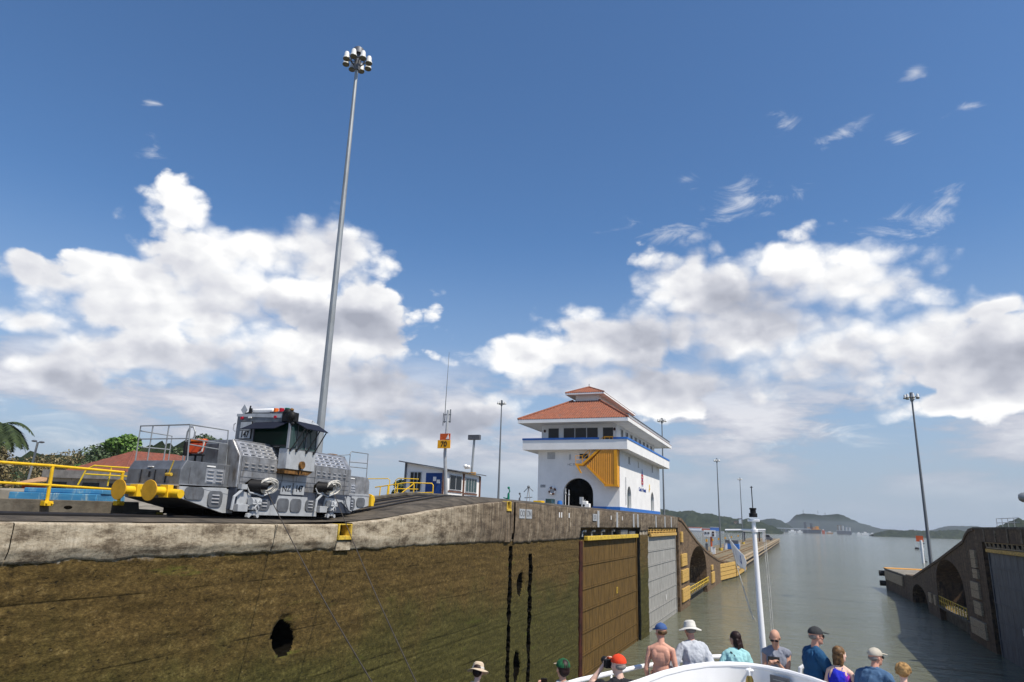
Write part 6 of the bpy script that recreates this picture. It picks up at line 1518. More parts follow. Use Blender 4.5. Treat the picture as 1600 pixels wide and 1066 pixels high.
d_ = (Vector((-55.4,46.2,0))-Vector((-62.6,43.0,0))).normalized(); n_ = Vector((-d_.y, d_.x, 0))
def along(s, o): p = Vector((-62.6,43.0,0))+d_*s+n_*o; return (p.x, p.y)
b = MB(); b.prism([along(0,0),along(16,0),along(16,5),along(0,5)], 'z', 12, 14.05); b.build('wall', M['deck'], gh, smooth=0)
b = MB(); b.prism([along(-0.3,-0.4),along(16.3,-0.4),along(16.3,5.3),along(-0.3,5.3)], 'z', 14.05, 14.75); b.build('roof_fascia', M['greywall'], gh, smooth=0)
for s in (0.3,3.2,5.6):
    b = MB(); b.prism([along(s,-0.03),along(s+1.5,-0.03),along(s+1.5,0.02),along(s,0.02)], 'z', 12.6, 13.7); b.build('window', M['glass'], gh, smooth=0)
th = thing('tan_roofed_hut', (-66,45,12), 'small hut with tan sheet roof and red wall left of the long grey building', 'hut')
b = MB(); b.add([(-69.2,43.6,13.35),(-64.0,43.6,13.75),(-62.0,46.0,14.75),(-66.0,46.2,14.65),(-69.2,43.6,13.25),(-64.0,43.6,13.65),(-62.0,46.0,14.65),(-66.0,46.2,14.55)], [(0,1,2,3),(7,6,5,4),(0,4,5,1),(1,5,6,2),(2,6,7,3),(3,7,4,0)]); b.build('roof', M['tan'], th, smooth=0)
b = MB(); b.box(-68.0,-63.4,44.4,46.6,12,13.45); b.build('wall', M['sign_r'], th, smooth=0)
# ------------------------------------------------------------------ the ship's bow
DZ = 8.42
ship = thing('ship_bow', (-0.55, 8, DZ), 'white boat bow with curved breakwater and rails carrying the people', 'ship')
CXS = -0.55
def half(y):
    return float(np.interp(y, [-2,2,5,7.5,9,10.3,11.65,12.6,13.1,13.4,13.55], [4.3,4.2,3.75,3.2,2.85,2.45,1.87,1.30,0.95,0.55,0.0]))
ysb = [-2,0,2,3.5,5,6.2,7.5,8.3,9,9.7,10.3,11,11.65,12.2,12.6,12.85,13.1,13.27,13.4,13.5,13.55]
outl = [(CXS-half(y), y) for y in ysb] + [(CXS+half(y), y) for y in reversed(ysb[:-1])]
b = MB(); b.prism(outl, 'z', DZ-0.12, DZ); b.build('foredeck', M['lightgrey'], ship, smooth=0)
def wallstrip(pts, z0, z1, th, name, m, zf=None):
    b = MB(); n = len(pts); P = [Vector((x,y,0)) for x,y in pts]; N = []
    for i in range(n):
        d = (P[min(i+1,n-1)]-P[max(i-1,0)]).normalized(); N.append(Vector((-d.y,d.x,0)))
    vs = []
    for i in range(n):
        a, c = P[i]-N[i]*th/2, P[i]+N[i]*th/2; zt = z1 if zf is None else zf(P[i])
        vs += [(a.x,a.y,z0),(c.x,c.y,z0),(c.x,c.y,zt),(a.x,a.y,zt)]
    fs = []
    for i in range(n-1):
        for k in range(4): fs.append((i*4+k, i*4+(k+1) % 4, (i+1)*4+(k+1) % 4, (i+1)*4+k))
    fs += [(0,1,2,3), tuple((n-1)*4+k for k in (3,2,1,0))]
    b.add(vs, fs); return b.build(name, m, ship, smooth=40)
sheer = lambda p: DZ+0.66+0.02*max(0, p.y-8)
wallstrip(outl, DZ-0.9, DZ+0.7, 0.10, 'bulwark', M['whiteship'], sheer)
# flared hull below
b = MB(); vs = []
lv = [(DZ-0.05,1.0,0.0),(6.5,0.93,-0.4),(4,0.85,-1.0),(1.5,0.75,-1.6),(-0.8,0.66,-2.0)]
for z,s,dy in lv:
    for x,y in outl: vs.append((CXS+(x-CXS)*s, y+dy*(1 if y > 5 else 0.0), z))
n = len(outl); fs = []
for k in range(len(lv)-1):
    for i in range(n-1): fs.append((k*n+i, k*n+i+1, (k+1)*n+i+1, (k+1)*n+i))
b.add(vs, fs); b.build('hull', M['whiteship'], ship, smooth=40)
b = MB(); pts = [(x, y, DZ+0.70+0.02*max(0,y-8)) for x, y in outl]; b.tube(pts, 0.045, 8); b.build('bulwark_cap', M['whiteship'], ship)
def rl(y, s): return (CXS+s*half(y), y, DZ+1.06+0.006*max(0,y-8))
L = [rl(y,-1) for y in ysb[2:18]] ; p_ = L[-1]; L += [(p_[0]+0.22,p_[1]+0.02,p_[2]),(p_[0]+0.34,p_[1]+0.0,p_[2]-0.05),(p_[0]+0.40,p_[1]-0.05,p_[2]-0.35)]
b = MB(); b.tube(L, 0.035, 10); b.build('top_rail', M['whiteship'], ship)
Rr = [rl(y,1) for y in ysb[2:18]]; p_ = Rr[-1]; Rr += [(p_[0]-0.12,p_[1]+0.04,p_[2]),(p_[0]-0.22,p_[1]+0.0,p_[2]-0.06),(p_[0]-0.26,p_[1]-0.03,p_[2]-0.35)]
b = MB(); b.tube(Rr, 0.035, 10); b.build('top_rail', M['whiteship'], ship)
for s in (-1,1):
    for y in (6.2,8.3,9.7,11,12.2,12.85):
        a = rl(y,s); c = (a[0]-s*0.10,a[1]-0.25,DZ+0.7)
        b = MB(); b.tube([a,c], 0.018, 8); b.build('rail_stay', M['whiteship'], ship)
brk = [(-2.9,6.2),(-2.55,7.3),(-2.12,8.5),(-1.90,9.17),(-1.72,9.85),(-1.52,10.35),(-1.25,10.78),(-0.97,10.98),(-0.72,11.04),(-0.46,10.98),(-0.18,10.80),(0.10,10.50),(0.40,10.05),(0.8,9.2),(1.2,8.0),(1.7,6.2)]
wallstrip(brk, DZ, DZ+1.36, 0.06, 'breakwater', M['whiteship'])
b = MB(); b.tube([(x,y,DZ+1.37) for x,y in brk], 0.042, 10); b.build('breakwater_cap', M['whiteship'], ship)
# plaque on the breakwater
a, c = Vector((-0.40,10.90,0)), Vector((-0.16,10.72,0)); d = (c-a).normalized(); nn = Vector((d.y,-d.x,0))
b = MB(); m_ = Matrix((d, -nn, Vector((0,0,1)))).transposed(); mid = (a+c)/2 + nn*0.05; b.obox((mid.x,mid.y,DZ+1.17),(0.30,0.02,0.30),m_); b.build('slate_plaque', M['alu_dark'], ship)
b = MB()
for k in range(5): b.obox((mid.x+nn.x*0.012,mid.y+nn.y*0.012,DZ+1.27-0.045*k),(0.20-0.02*(k % 2),0.004,0.008),m_)
b.build('plaque_lines', M['pole'], ship)
bell = thing('ship_bell', (-0.70,10.85,DZ+1.1), 'brass bell on a white bracket at the back of the curved white breakwater', 'bell')
b = MB(); b.lathe((-0.70,10.80,DZ+1.09), [(0.0,0.2),(0.035,0.19),(0.05,0.15),(0.058,0.08),(0.085,0.01),(0.09,0.0),(0.075,0.0)], 20); b.build('bell_body', M['brass'], bell)
b = MB(); b.tube([(-0.70,10.80,DZ+1.28),(-0.70,10.80,DZ+1.33),(-0.70,10.9,DZ+1.34),(-0.70,11.0,DZ+1.34)], 0.014, 8); b.ell((-0.70,10.86,DZ+1.345),(0.06,0.05,0.025)); b.build('bracket', M['whiteship'], bell)
# jack staff
js = thing('bow_mast', (-0.59,13.05,DZ+0.6), 'white bow mast with crossbar and black lantern standing at the tip of the boat', 'mast')
b = MB(); b.tube([(-0.58,13.05,DZ-0.3),(-0.60,13.12,9.4),(-0.63,13.15,10.6),(-0.65,13.2,11.80)], [0.055,0.054,0.046,0.034], 14); b.build('mast_tube', M['whiteship'], js)
b = MB(); b.tube([(-1.14,13.2,11.625),(-0.46,13.2,11.65)], 0.016, 8); b.build('crossbar', M['whiteship'], js)
b = MB(); b.obox((-0.65,13.2,11.80),(0.20,0.10,0.04)); b.tube([(-0.64,13.2,11.6),(-0.64,13.2,11.66)],0.06,10); b.build('lantern_plate', M['whiteship'], js, bevel=0.008)
b = MB(); b.tube([(-0.65,13.2,11.86),(-0.65,13.2,11.93)],0.07,14); b.tube([(-0.65,13.2,11.93),(-0.65,13.2,11.99)],0.05,14); b.tube([(-0.65,13.2,11.99),(-0.65,13.2,12.02)],0.06,14); b.build('lantern', M['black'], js, bevel=0.006)
b = MB(); b.tube([(-0.65,13.2,12.0),(-0.655,13.2,12.40)], 0.008, 6); b.tube([(-0.68,13.2,12.38),(-0.63,13.2,12.38)],0.006,6); b.build('aerial', M['ink'], js)
for dx in (0.0,0.03):
    b = MB(); b.tube([(-0.50+dx,13.2,11.64),(-0.47+dx,13.25,10.5),(-0.46+dx,13.3,DZ+0.75)], 0.0055, 5); tag(b.build('halyard', M['rope']), ['left one of two thin pale ropes right of the bow mast','right one of two thin pale ropes right of the bow mast'][dx > 0], 'rope', 'halyards beside the bow mast')
b = MB(); b.tube([(-1.12,13.2,11.62),(-1.03,13.2,11.35),(-0.98,13.2,11.05),(-0.86,13.2,10.6),(-0.74,13.2,10.15)], 0.006, 5); tag(b.build('flag_rope', M['rope']), 'thin rope running down from the left tip of the crossbar past the flag', 'rope')
b = MB(); b.tube([(-0.98,13.2,11.05),(-0.80,13.22,10.3),(-0.70,13.25,10.12)], 0.004, 5); tag(b.build('flag_line', M['rope']), 'second thinner line falling from the foot of the flag', 'rope')
def m_cloth():
    m, t, b_ = _pbsdf('thin_white_flag_cloth'); b_.inputs['Base Color'].default_value = (0.8,0.8,0.8,1); b_.inputs['Roughness'].default_value = 0.9
    tr = t.new('ShaderNodeBsdfTranslucent'); tr.inputs[0].default_value = (0.8,0.8,0.8,1); mx = t.new('ShaderNodeMixShader'); mx.inputs[0].default_value = 0.45
    o_ = [n_ for n_ in t.n if n_.type == 'OUTPUT_MATERIAL'][0]
    t.l.new(b_.outputs[0], mx.inputs[1]); t.l.new(tr.outputs[0], mx.inputs[2]); t.l.new(mx.outputs[0], o_.inputs[0]); return m
M['flagcloth'] = m_cloth()
fl = thing('pennant_flag', (-0.95,13.2,11.2), 'white flag with dark blue zigzag mark hanging crumpled from the crossbar rope', 'flag')
def flag_pt(u, v):
    top = Vector((-1.09,13.2,11.50)); bot = Vector((-0.985,13.2,11.07)); hoist = top.lerp(bot, v)
    tipt = Vector((-0.755,12.85,11.16)); tipb = Vector((-0.79,12.85,10.98)); fly = tipt.lerp(tipb, v)
    p = hoist.lerp(fly, u); p.z -= 0.02*math.sin(math.pi*u); p.y += 0.035*math.sin(6*u+2.5*v)+0.02*math.sin(11*u)
    if u > 0.8: p.z -= (u-0.8)*0.25*(1-v*0.3); p.x -= (u-0.8)*0.12
    return p
b = MB(); nu, nv = 28, 12; vs = [flag_pt(i/nu, j/nv) for i in range(nu+1) for j in range(nv+1)]
b.add(vs, [(i*(nv+1)+j, (i+1)*(nv+1)+j, (i+1)*(nv+1)+j+1, i*(nv+1)+j+1) for i in range(nu) for j in range(nv)])
o = b.build('cloth', M['flagcloth'], fl, smooth=60); so = o.modifiers.new('thickness','SOLIDIFY'); so.thickness = 0.004
b = MB()
def fstroke(a, c, w):
    n = 10; vs = []
    for i in range(n+1):
        t = i/n; u = a[0]+(c[0]-a[0])*t; v = a[1]+(c[1]-a[1])*t
        for s in (-1,1):
            p = flag_pt(u+s*w, v); vs.append((p.x, p.y-0.006, p.z))
    b.add(vs, [(2*i,2*i+1,2*i+3,2*i+2) for i in range(n)])
fstroke((0.22,0.20),(0.30,0.80),0.035); fstroke((0.26,0.22),(0.60,0.72),0.03); fstroke((0.58,0.25),(0.62,0.75),0.02); b.build('zigzag_mark', M['logo_b'], fl, smooth=0)

# ------------------------------------------------------------------ people
def remesh(mb, name, m, parent, voxel, smooth_it=6, label=None):
    me = bpy.data.meshes.new('tmp'); me.from_pydata(mb.v, [], mb.f); me.update()
    bm = bmesh.new(); bm.from_mesh(me); bmesh.ops.recalc_face_normals(bm, faces=bm.faces); bm.to_mesh(me); bm.free()
    o = bpy.data.objects.new('tmp', me); COL.objects.link(o)
    r = o.modifiers.new('r','REMESH'); r.mode = 'VOXEL'; r.voxel_size = voxel; r.use_smooth_shade = True
    s = o.modifiers.new('s','SMOOTH'); s.iterations = smooth_it; s.factor = 0.5
    dg = bpy.context.evaluated_depsgraph_get(); nm = bpy.data.meshes.new_from_object(o.evaluated_get(dg)); nm.name = name
    bpy.data.objects.remove(o); bpy.data.meshes.remove(me); nm.materials.clear()
    res = link_mesh(name, nm, m, parent, world=False)
    if label: res['label'] = label
    if voxel > 0.0105:          # folds in cloth
        n = len(nm.vertices); co = np.empty(n*3, np.float32); nm.vertices.foreach_get('co', co); no = np.empty(n*3, np.float32); nm.vertices.foreach_get('normal', no)
        co = co.reshape(-1,3); no = no.reshape(-1,3); sd = (sum(map(ord, name)) % 17)*1.7 + parent.location.x*3
        d = np.array([mnoise.fractal(Vector((c_[0]*7+sd, c_[1]*7, c_[2]*3.2)), 0.8, 2.2, 4) for c_ in co])
        r_ = np.clip(0.019 - np.abs(d)*0.034, 0.004, 0.02)
        co = co + no*r_[:,None]; nm.vertices.foreach_set('co', co.ravel()); nm.update()
    return res
def V3(*a): return Vector(a)
def person(x, y, z, rz, h, label, fem=False, wide=1.0, lean=0.0, head_pitch=0.0, head_yaw=0.0, hands=None, skin='skin',
           shirt=None, sleeve=0.55, shirt_mat=None, bottom='shorts', bottom_mat=None, hair=None, hat=None, glasses=False, nude_top=False, strap=None, straps_only=False, extras=None):
    """figure facing local +Y; every body part belongs to one continuous remeshed body"""
    t = thing('person', (x,y,z), label, 'person', rz=rz)
    k = h/1.75; W = wide
    hip = V3(0,0,0.93*k); up = V3(0, math.sin(lean), math.cos(lean)); fw = V3(0, math.cos(lean), -math.sin(lean))
    def T(a, u, s=0.0): return hip + up*(u*k) + fw*(a*k) + V3(s*k,0,0)
    sw = (0.148 if fem else 0.172)*W
    chest = T(0.0,0.34); neck0 = T(-0.005,0.50); neckb = T(0.005,0.58)
    hd = neckb + V3(0, 0.02*k+0.10*k*math.sin(lean*0.5+head_pitch), 0.108*k*math.cos(head_pitch*0.6))
    hm = Matrix.Rotation(head_yaw,3,'Z') @ Matrix.Rotation(-head_pitch,3,'X')
    def H(a, b_, c): return hd + hm @ V3(a*k, b_*k, c*k)
    bd_ = MB(); lm = Matrix.Rotation(-lean,3,'X')
    # legs
    for s in (-1,1):
        kn = V3(s*0.105*k, 0.03*k, 0.50*k); an = V3(s*0.12*k, -0.02*k, 0.09*k)
        bd_.cap(hip+V3(s*0.085*k*W,0,-0.04*k), kn, 0.088*k*W, 0.056*k); bd_.cap(kn, an, 0.056*k, 0.036*k)
        bd_.cap(kn+V3(0,-0.02*k,-0.06*k), kn+V3(0,-0.01*k,-0.22*k), 0.05*k, 0.038*k)
        bd_.cap(an+V3(0,-0.02*k,-0.05*k), an+V3(s*0.02*k,0.16*k,-0.06*k), 0.036*k, 0.028*k)
    tw = (0.120 if fem else 0.138)*W
    bd_.ell(T(0,0.02),(tw*1.12*k,0.105*k*W,0.12*k),20,12,lm); bd_.ell(T(0.01,0.17),(tw*0.98*k,0.095*k*W,0.17*k),20,12,lm)
    bd_.ell(T(0.0,0.35),(sw*0.86*k,0.112*k*W,0.17*k),20,12,lm); bd_.ell(T(-0.015,0.44),(sw*0.92*k,0.085*k,0.085*k),20,12,lm)
    if fem:
        for s in (-1,1): bd_.ell(T(0.085,0.32,s*0.075),(0.06*k,0.055*k,0.06*k),12,8)
    # shoulder blades and trapezius
    for s in (-1,1):
        bd_.ell(T(-0.075,0.38,s*0.085),(0.055*k,0.03*k,0.08*k),12,8,lm); bd_.cap(T(-0.01,0.52,s*0.03), T(-0.01,0.455,s*sw*0.78/k*k), 0.042*k, 0.05*k)
    bd_.cap(neck0, hd+V3(0,-0.01*k,-0.03*k), 0.055*k if not fem else 0.047*k, 0.05*k if not fem else 0.043*k)
    # head: skull, jaw, nose, ears, brow, lips, chin
    bd_.ell(H(0,-0.012,0.03),(0.076*k,0.094*k,0.092*k),20,14,hm); bd_.ell(H(0,0.02,-0.035),(0.060*k,0.068*k,0.082*k),18,12,hm)
    bd_.ell(H(0,0.068,-0.085),(0.026*k,0.022*k,0.02*k),10,6,hm); bd_.cap(H(0,0.083,0.015),H(0,0.101,-0.022),0.009*k,0.014*k,8)
    bd_.ell(H(0,0.078,0.028),(0.05*k,0.014*k,0.010*k),10,6,hm); bd_.ell(H(0,0.083,-0.052),(0.024*k,0.009*k,0.009*k),10,6,hm)
    for s in (-1,1): bd_.ell(H(s*0.077,-0.005,-0.005),(0.010*k,0.020*k,0.031*k),10,8,hm); bd_.ell(H(s*0.042,0.058,-0.018),(0.022*k,0.02*k,0.02*k),8,6,hm)
    arms = []
    if hands is None: hands = [(-0.27,0.05,-0.06),(0.27,0.05,-0.06)]
    for s, hp in zip((-1,1), hands):
        sh = T(-0.005,0.445,s*sw*0.98/1.0); wr = hip+V3(hp[0]*k,hp[1]*k,hp[2]*k)
        d = wr-sh; Lu, Lf = 0.29*k, 0.26*k; dist = min(d.length, (Lu+Lf)*0.995); dn = d.normalized(); wr = sh+dn*dist
        a = (Lu*Lu-Lf*Lf+dist*dist)/(2*dist); q = math.sqrt(max(0.0, Lu*Lu-a*a))
        pole = V3(s*0.35, -0.55, -0.85); pole = (pole-dn*pole.dot(dn)).normalized(); el = sh+dn*a+pole*q
        ra = 0.044 if not fem else 0.037
        bd_.cap(sh, el, ra*1.08*k*W**0.5, ra*0.78*k); bd_.cap(sh+(el-sh)*0.35, sh+(el-sh)*0.6, ra*1.02*k, ra*0.95*k); bd_.cap(el, wr, ra*0.80*k, ra*0.52*k); bd_.cap(el+(wr-el)*0.12, el+(wr-el)*0.4, ra*0.86*k, ra*0.74*k)
        # hand: palm, four unequal bent fingers, thumb from the side of the palm
        fd = (wr-el).normalized(); inn = V3(-s,0,0); inn = (inn-fd*inn.dot(fd)).normalized(); dn_ = fd.cross(inn)*(-1 if s > 0 else 1)
        if dn_.z > 0 and abs(fd.z) < 0.8: dn_ = -dn_
        pc = wr+fd*0.05*k
        pm_ = Matrix((inn, fd, dn_)).transposed(); bd_.ell(pc,(0.041*k,0.05*k,0.016*k),12,8,pm_)
        for i, (off, ln) in enumerate(((0.030,0.070),(0.010,0.080),(-0.010,0.074),(-0.029,0.058))):
            b0 = wr+fd*0.088*k+inn*off*k; b1 = b0+fd*ln*0.45*k+dn_*0.012*k; b2 = b1+fd*ln*0.25*k+dn_*ln*0.32*k; b3 = b2+dn_*ln*0.30*k-fd*ln*0.05*k
            bd_.cap(b0-fd*0.02*k,b1,0.0090*k,0.0085*k,8); bd_.cap(b1,b2,0.0085*k,0.008*k,8); bd_.cap(b2,b3,0.008*k,0.007*k,8)
        t0 = wr+fd*0.03*k+inn*0.03*k; t1 = t0+fd*0.028*k+inn*0.028*k+dn_*0.012*k; t2 = t1+fd*0.026*k+dn_*0.018*k
        bd_.cap(t0,t1,0.012*k,0.0105*k,8); bd_.cap(t1,t2,0.0105*k,0.0085*k,8)
        arms.append((sh, el, wr, ra, fd))
    remesh(bd_, 'body', M[skin], t, 0.0068, 3)
    # eyes
    if not glasses:
        b = MB()
        for s in (-1,1): b.ell(H(s*0.030,0.074,0.008),(0.012*k,0.009*k,0.008*k),10,6,hm)
        e_ = b.build('eyes', M['white'], t, world=False)
        b = MB()
        for s in (-1,1): b.ell(H(s*0.030,0.0815,0.008),(0.0055*k,0.003*k,0.0055*k),8,6,hm)
        b.build('iris', M['ink'], e_, world=False)
    else:
        b = MB()
        for s in (-1,1): b.ell(H(s*0.033,0.090,0.008),(0.030*k,0.010*k,0.019*k),14,8,hm); b.tube([H(s*0.060,0.085,0.012),H(s*0.080,0.0,0.012)],0.004*k,6)
        b.tube([H(-0.01,0.098,0.012),H(0.01,0.098,0.012)],0.004*k,6); b.build('sunglasses', M['ink'], t, world=False)
    # shirt
    if not nude_top:
        sm = M[shirt_mat]; sb = MB(); g = 0.014*k
        sb.ell(T(0,0.06),(tw*1.14*k+g,0.112*k*W+g,0.14*k),22,12,lm); sb.ell(T(0.01,0.18),(tw*1.05*k+g,0.105*k*W+g,0.17*k),22,12,lm)
        sb.ell(T(0.0,0.34),(sw*0.87*k+g,0.115*k*W+g,0.165*k),22,12,lm)
        if not straps_only: 
            sb.ell(T(-0.015,0.435),(sw*0.93*k+g,0.088*k+g,0.085*k),22,12,lm); sb.cap(T(-0.01,0.50,-0.05),T(-0.01,0.50,0.05),0.052*k,0.052*k)
            for s in (-1,1): sb.cap(T(-0.01,0.505,s*0.03), T(-0.01,0.455,s*sw*0.85), 0.046*k+g*0.6, 0.052*k+g)
            for s in (-1,1): sb.ell(T(-0.07,0.38,s*0.085),(0.065*k,0.045*k,0.09*k),12,8,lm)
        if fem:
            for s in (-1,1): sb.ell(T(0.09,0.32,s*0.075),(0.07*k,0.06*k,0.07*k),12,8)
        if sleeve > 0:
            for sh, el, wr, ra, fd in arms:
                e = sh+(el-sh)*min(1,sleeve); sb.cap(sh, e, ra*1.12*k*W**0.5+g, ra*0.95*k+g*1.5)
                if sleeve > 1: sb.cap(el, el+(wr-el)*(sleeve-1), ra*0.9*k+g, ra*0.62*k+g)
        if sleeve == 0 and not straps_only:
            for s in (-1,1): sb.cap(T(-0.01,0.50,s*0.06),T(-0.01,0.46,s*sw*0.8),0.045*k,0.045*k)
        so_ = remesh(sb, shirt, sm, t, 0.011, 3)
        if straps_only:
            b = MB()
            for s in (-1,1): b.tube([T(-0.10,0.42,s*0.05),T(-0.07,0.50,s*0.055),T(0.02,0.53,s*0.06),T(0.10,0.45,s*0.07)],0.007*k,6)
            b.build('shoulder_strap', M['logo_b'], so_, world=False)
    if bottom:
        pb = MB(); g = 0.016*k
        pb.ell(T(0,0.0),(tw*1.17*k+g,0.11*k*W+g,0.125*k),20,12,lm); 
        f_ = 0.62 if bottom == 'shorts' else 1.0
        for s in (-1,1):
            kn = V3(s*0.105*k,0.03*k,0.50*k); a = hip+V3(s*0.085*k*W,0,-0.04*k); pb.cap(a, a+(kn-a)*min(1,f_*1.15), 0.092*k*W+g, 0.072*k+g)
            if f_ >= 1: pb.cap(kn, V3(s*0.12*k,-0.02*k,0.14*k), 0.062*k+g, 0.048*k+g)
        remesh(pb, bottom, M[bottom_mat], t, 0.012, 3)
    # shoes
    b = MB()
    for s in (-1,1):
        an = V3(s*0.12*k,-0.02*k,0.0); b.ell(an+V3(s*0.01*k,0.06*k,0.035*k),(0.048*k,0.14*k,0.045*k),14,8)
    b.build('shoes', M['alu_dark'], t, world=False)
    # hair
    if hair:
        kind, hm_ = hair; hb = MB()
        if kind == 'short':
            hb.ell(H(0,-0.024,0.045),(0.083*k,0.094*k,0.090*k),20,14,hm); hb.ell(H(0,-0.05,-0.005),(0.076*k,0.062*k,0.075*k),18,12,hm)
        if kind == 'fringe':     # what shows below a cap
            hb.ell(H(0,-0.048,0.0),(0.078*k,0.060*k,0.045*k),18,12,hm)
        if kind == 'bushy':
            rs = random.Random(11)
            for i in range(46):
                a = rs.uniform(0,6.28); e = rs.uniform(-0.5,1.5); r = 0.088*k
                q = (r/k*math.cos(e)*math.cos(a), min(0.035, r/k*math.cos(e)*math.sin(a)-0.02), r/k*math.sin(e)+0.03); hb.ell(H(*q),(0.026*k,0.026*k,0.028*k),8,6,hm)
            hb.ell(H(0,-0.03,0.03),(0.088*k,0.092*k,0.095*k),18,12,hm)
        if kind == 'bob':
            hb.ell(H(0,-0.022,0.045),(0.086*k,0.098*k,0.090*k),20,14,hm); hb.ell(H(0,-0.05,-0.04),(0.090*k,0.066*k,0.10*k),18,12,hm); hb.ell(H(0,-0.055,-0.11),(0.074*k,0.05*k,0.06*k),14,10,hm)
            rs = random.Random(4)
            for i in range(18): a = rs.uniform(2.6,6.8); hb.cap(H(0.085*math.cos(a),-0.03+0.06*math.sin(a),0.02),H(0.092*math.cos(a),-0.035+0.07*math.sin(a),-0.13+rs.uniform(-.03,.03)),0.014*k,0.009*k,8)
        if kind == 'long':
            hb.ell(H(0,-0.022,0.045),(0.086*k,0.098*k,0.090*k),20,14,hm); hb.ell(H(0,-0.055,-0.05),(0.085*k,0.06*k,0.13*k),18,12,hm); hb.cap(H(0,-0.07,-0.08),H(0.03,-0.11,-0.24),0.066*k,0.032*k,12)
            rs = random.Random(6)
            for i in range(14): a = rs.uniform(-0.06,0.06); hb.cap(H(a,-0.10,0.0),H(a*1.3+0.03,-0.125,-0.22+rs.uniform(-.05,.02)),0.016*k,0.009*k,8)
        remesh(hb, 'hair', M[hm_], t, 0.008, 1)
    if hat:
        kind, c1, c2 = hat; b = MB()
        if kind == 'cap':
            b.ell(H(0,-0.012,0.045),(0.090*k,0.105*k,0.092*k),22,12,hm,zmin=-0.05); ho = b.build('cap', M[c1], t, world=False)
            b = MB(); b.ell(H(0,0.115,0.052),(0.075*k,0.075*k,0.010*k),20,8,hm @ Matrix.Rotation(R(-10),3,'X')); b.build('visor', M[c2], ho, world=False)
            b = MB(); b.ell(H(0,-0.012,0.135),(0.012*k,0.012*k,0.008*k),8,6,hm); b.build('button', M[c1], ho, world=False)
        if kind == 'bucket':
            b.lathe(H(0,-0.01,0.0), [(0.0,0.155*k),(0.055*k,0.150*k),(0.083*k,0.125*k),(0.094*k,0.055*k),(0.098*k,0.040*k)], 24, hm); ho = b.build('hat_crown', M[c1], t, world=False)
            b = MB(); n = 28; vs = []
            for r_, z_ in ((0.096,0.045),(0.13,0.030),(0.172,0.008),(0.170,0.002),(0.13,0.022),(0.096,0.036)):
                for j in range(n):
                    a = 2*math.pi*j/n; wv = 0.010*math.sin(3*a+1)*(r_-0.09)/0.08; vs.append(H(r_*math.cos(a), -0.01+r_*1.05*math.sin(a), z_+wv))
            fs = [(i*n+j, i*n+(j+1) % n, (i+1)*n+(j+1) % n, (i+1)*n+j) for i in range(5) for j in range(n)]; b.add(vs, fs); b.build('brim', M[c1], ho, world=False)
            b = MB(); b.lathe(H(0,-0.01,0.0), [(0.0955*k,0.048*k),(0.0975*k,0.050*k),(0.0955*k,0.075*k),(0.093*k,0.074*k)], 24, hm); b.build('hat_band', M[c2], ho, world=False)
    if strap:
        b = MB(); b.tube([T(-0.10,0.47,-0.10),T(-0.135,0.38,-0.02),T(-0.13,0.22,0.09),T(-0.08,0.08,0.17)],0.012*k,6); b.build('bag_strap', M[strap], t, world=False)
    if extras: extras(t, T, H, arms, k, hip)
    return t
c = lambda n, col, **kw: M.setdefault(n, mat(n, col, kw.pop('rough', 0.85), bump=kw.pop('bump', 0.25), bscale=kw.pop('bscale', 14), **kw))
c('white_patterned_blouse',(0.68,0.68,0.68),var=0.45,scale=42,col2=(0.10,0.10,0.11)); c('black_shirt_cloth',(0.018,0.019,0.024)); c('denim_blue_cap',(0.055,0.11,0.27)); c('navy_swim_cloth',(0.03,0.06,0.14),var=0.4,scale=10)
c('pale_khaki_cloth',(0.62,0.60,0.55)); c('light_grey_shirt_cloth',(0.52,0.55,0.60)); c('aqua_cloth',(0.36,0.66,0.68)); c('dark_brown_hair',(0.022,0.010,0.009),rough=0.5); c('grey_sports_cloth',(0.25,0.27,0.33)); c('teal_blue_cloth',(0.018,0.085,0.19))
c('steel_blue_cloth',(0.075,0.15,0.27)); c('charcoal_cap_cloth',(0.04,0.042,0.045)); c('cream_cap_cloth',(0.50,0.46,0.38)); c('golden_blonde_hair',(0.42,0.25,0.10),var=0.35,scale=30); c('brown_blonde_hair',(0.20,0.11,0.045),var=0.5,scale=22,rough=0.5)
c('royal_blue_print_cloth',(0.02,0.03,0.50),var=0.1,scale=7,dirt=1.0,dirtcol=(0.60,0.02,0.04)); c('green_beanie_cloth',(0.02,0.13,0.05),var=0.3,scale=20); c('red_cap_cloth',(0.70,0.06,0.02)); c('straw_cloth',(0.62,0.50,0.36)); c('grey_hair',(0.24,0.22,0.20),var=0.2,scale=20); c('tan_trousers',(0.35,0.30,0.23)); c('pink_floral_cloth',(0.55,0.30,0.30),var=0.4,scale=30)
def phone(pos, size, m='black'):
    def f(t, T, H, arms, k, hip):
        mid = (arms[0][2]+arms[1][2])/2 + (arms[0][4]+arms[1][4])*0.035 + V3(*pos)
        b = MB(); b.obox(mid, size, Matrix.Rotation(R(35),3,'X')); b.build('phone', M[m], t, world=False, bevel=0.004)
        t.children[-1] if False else None
    return f
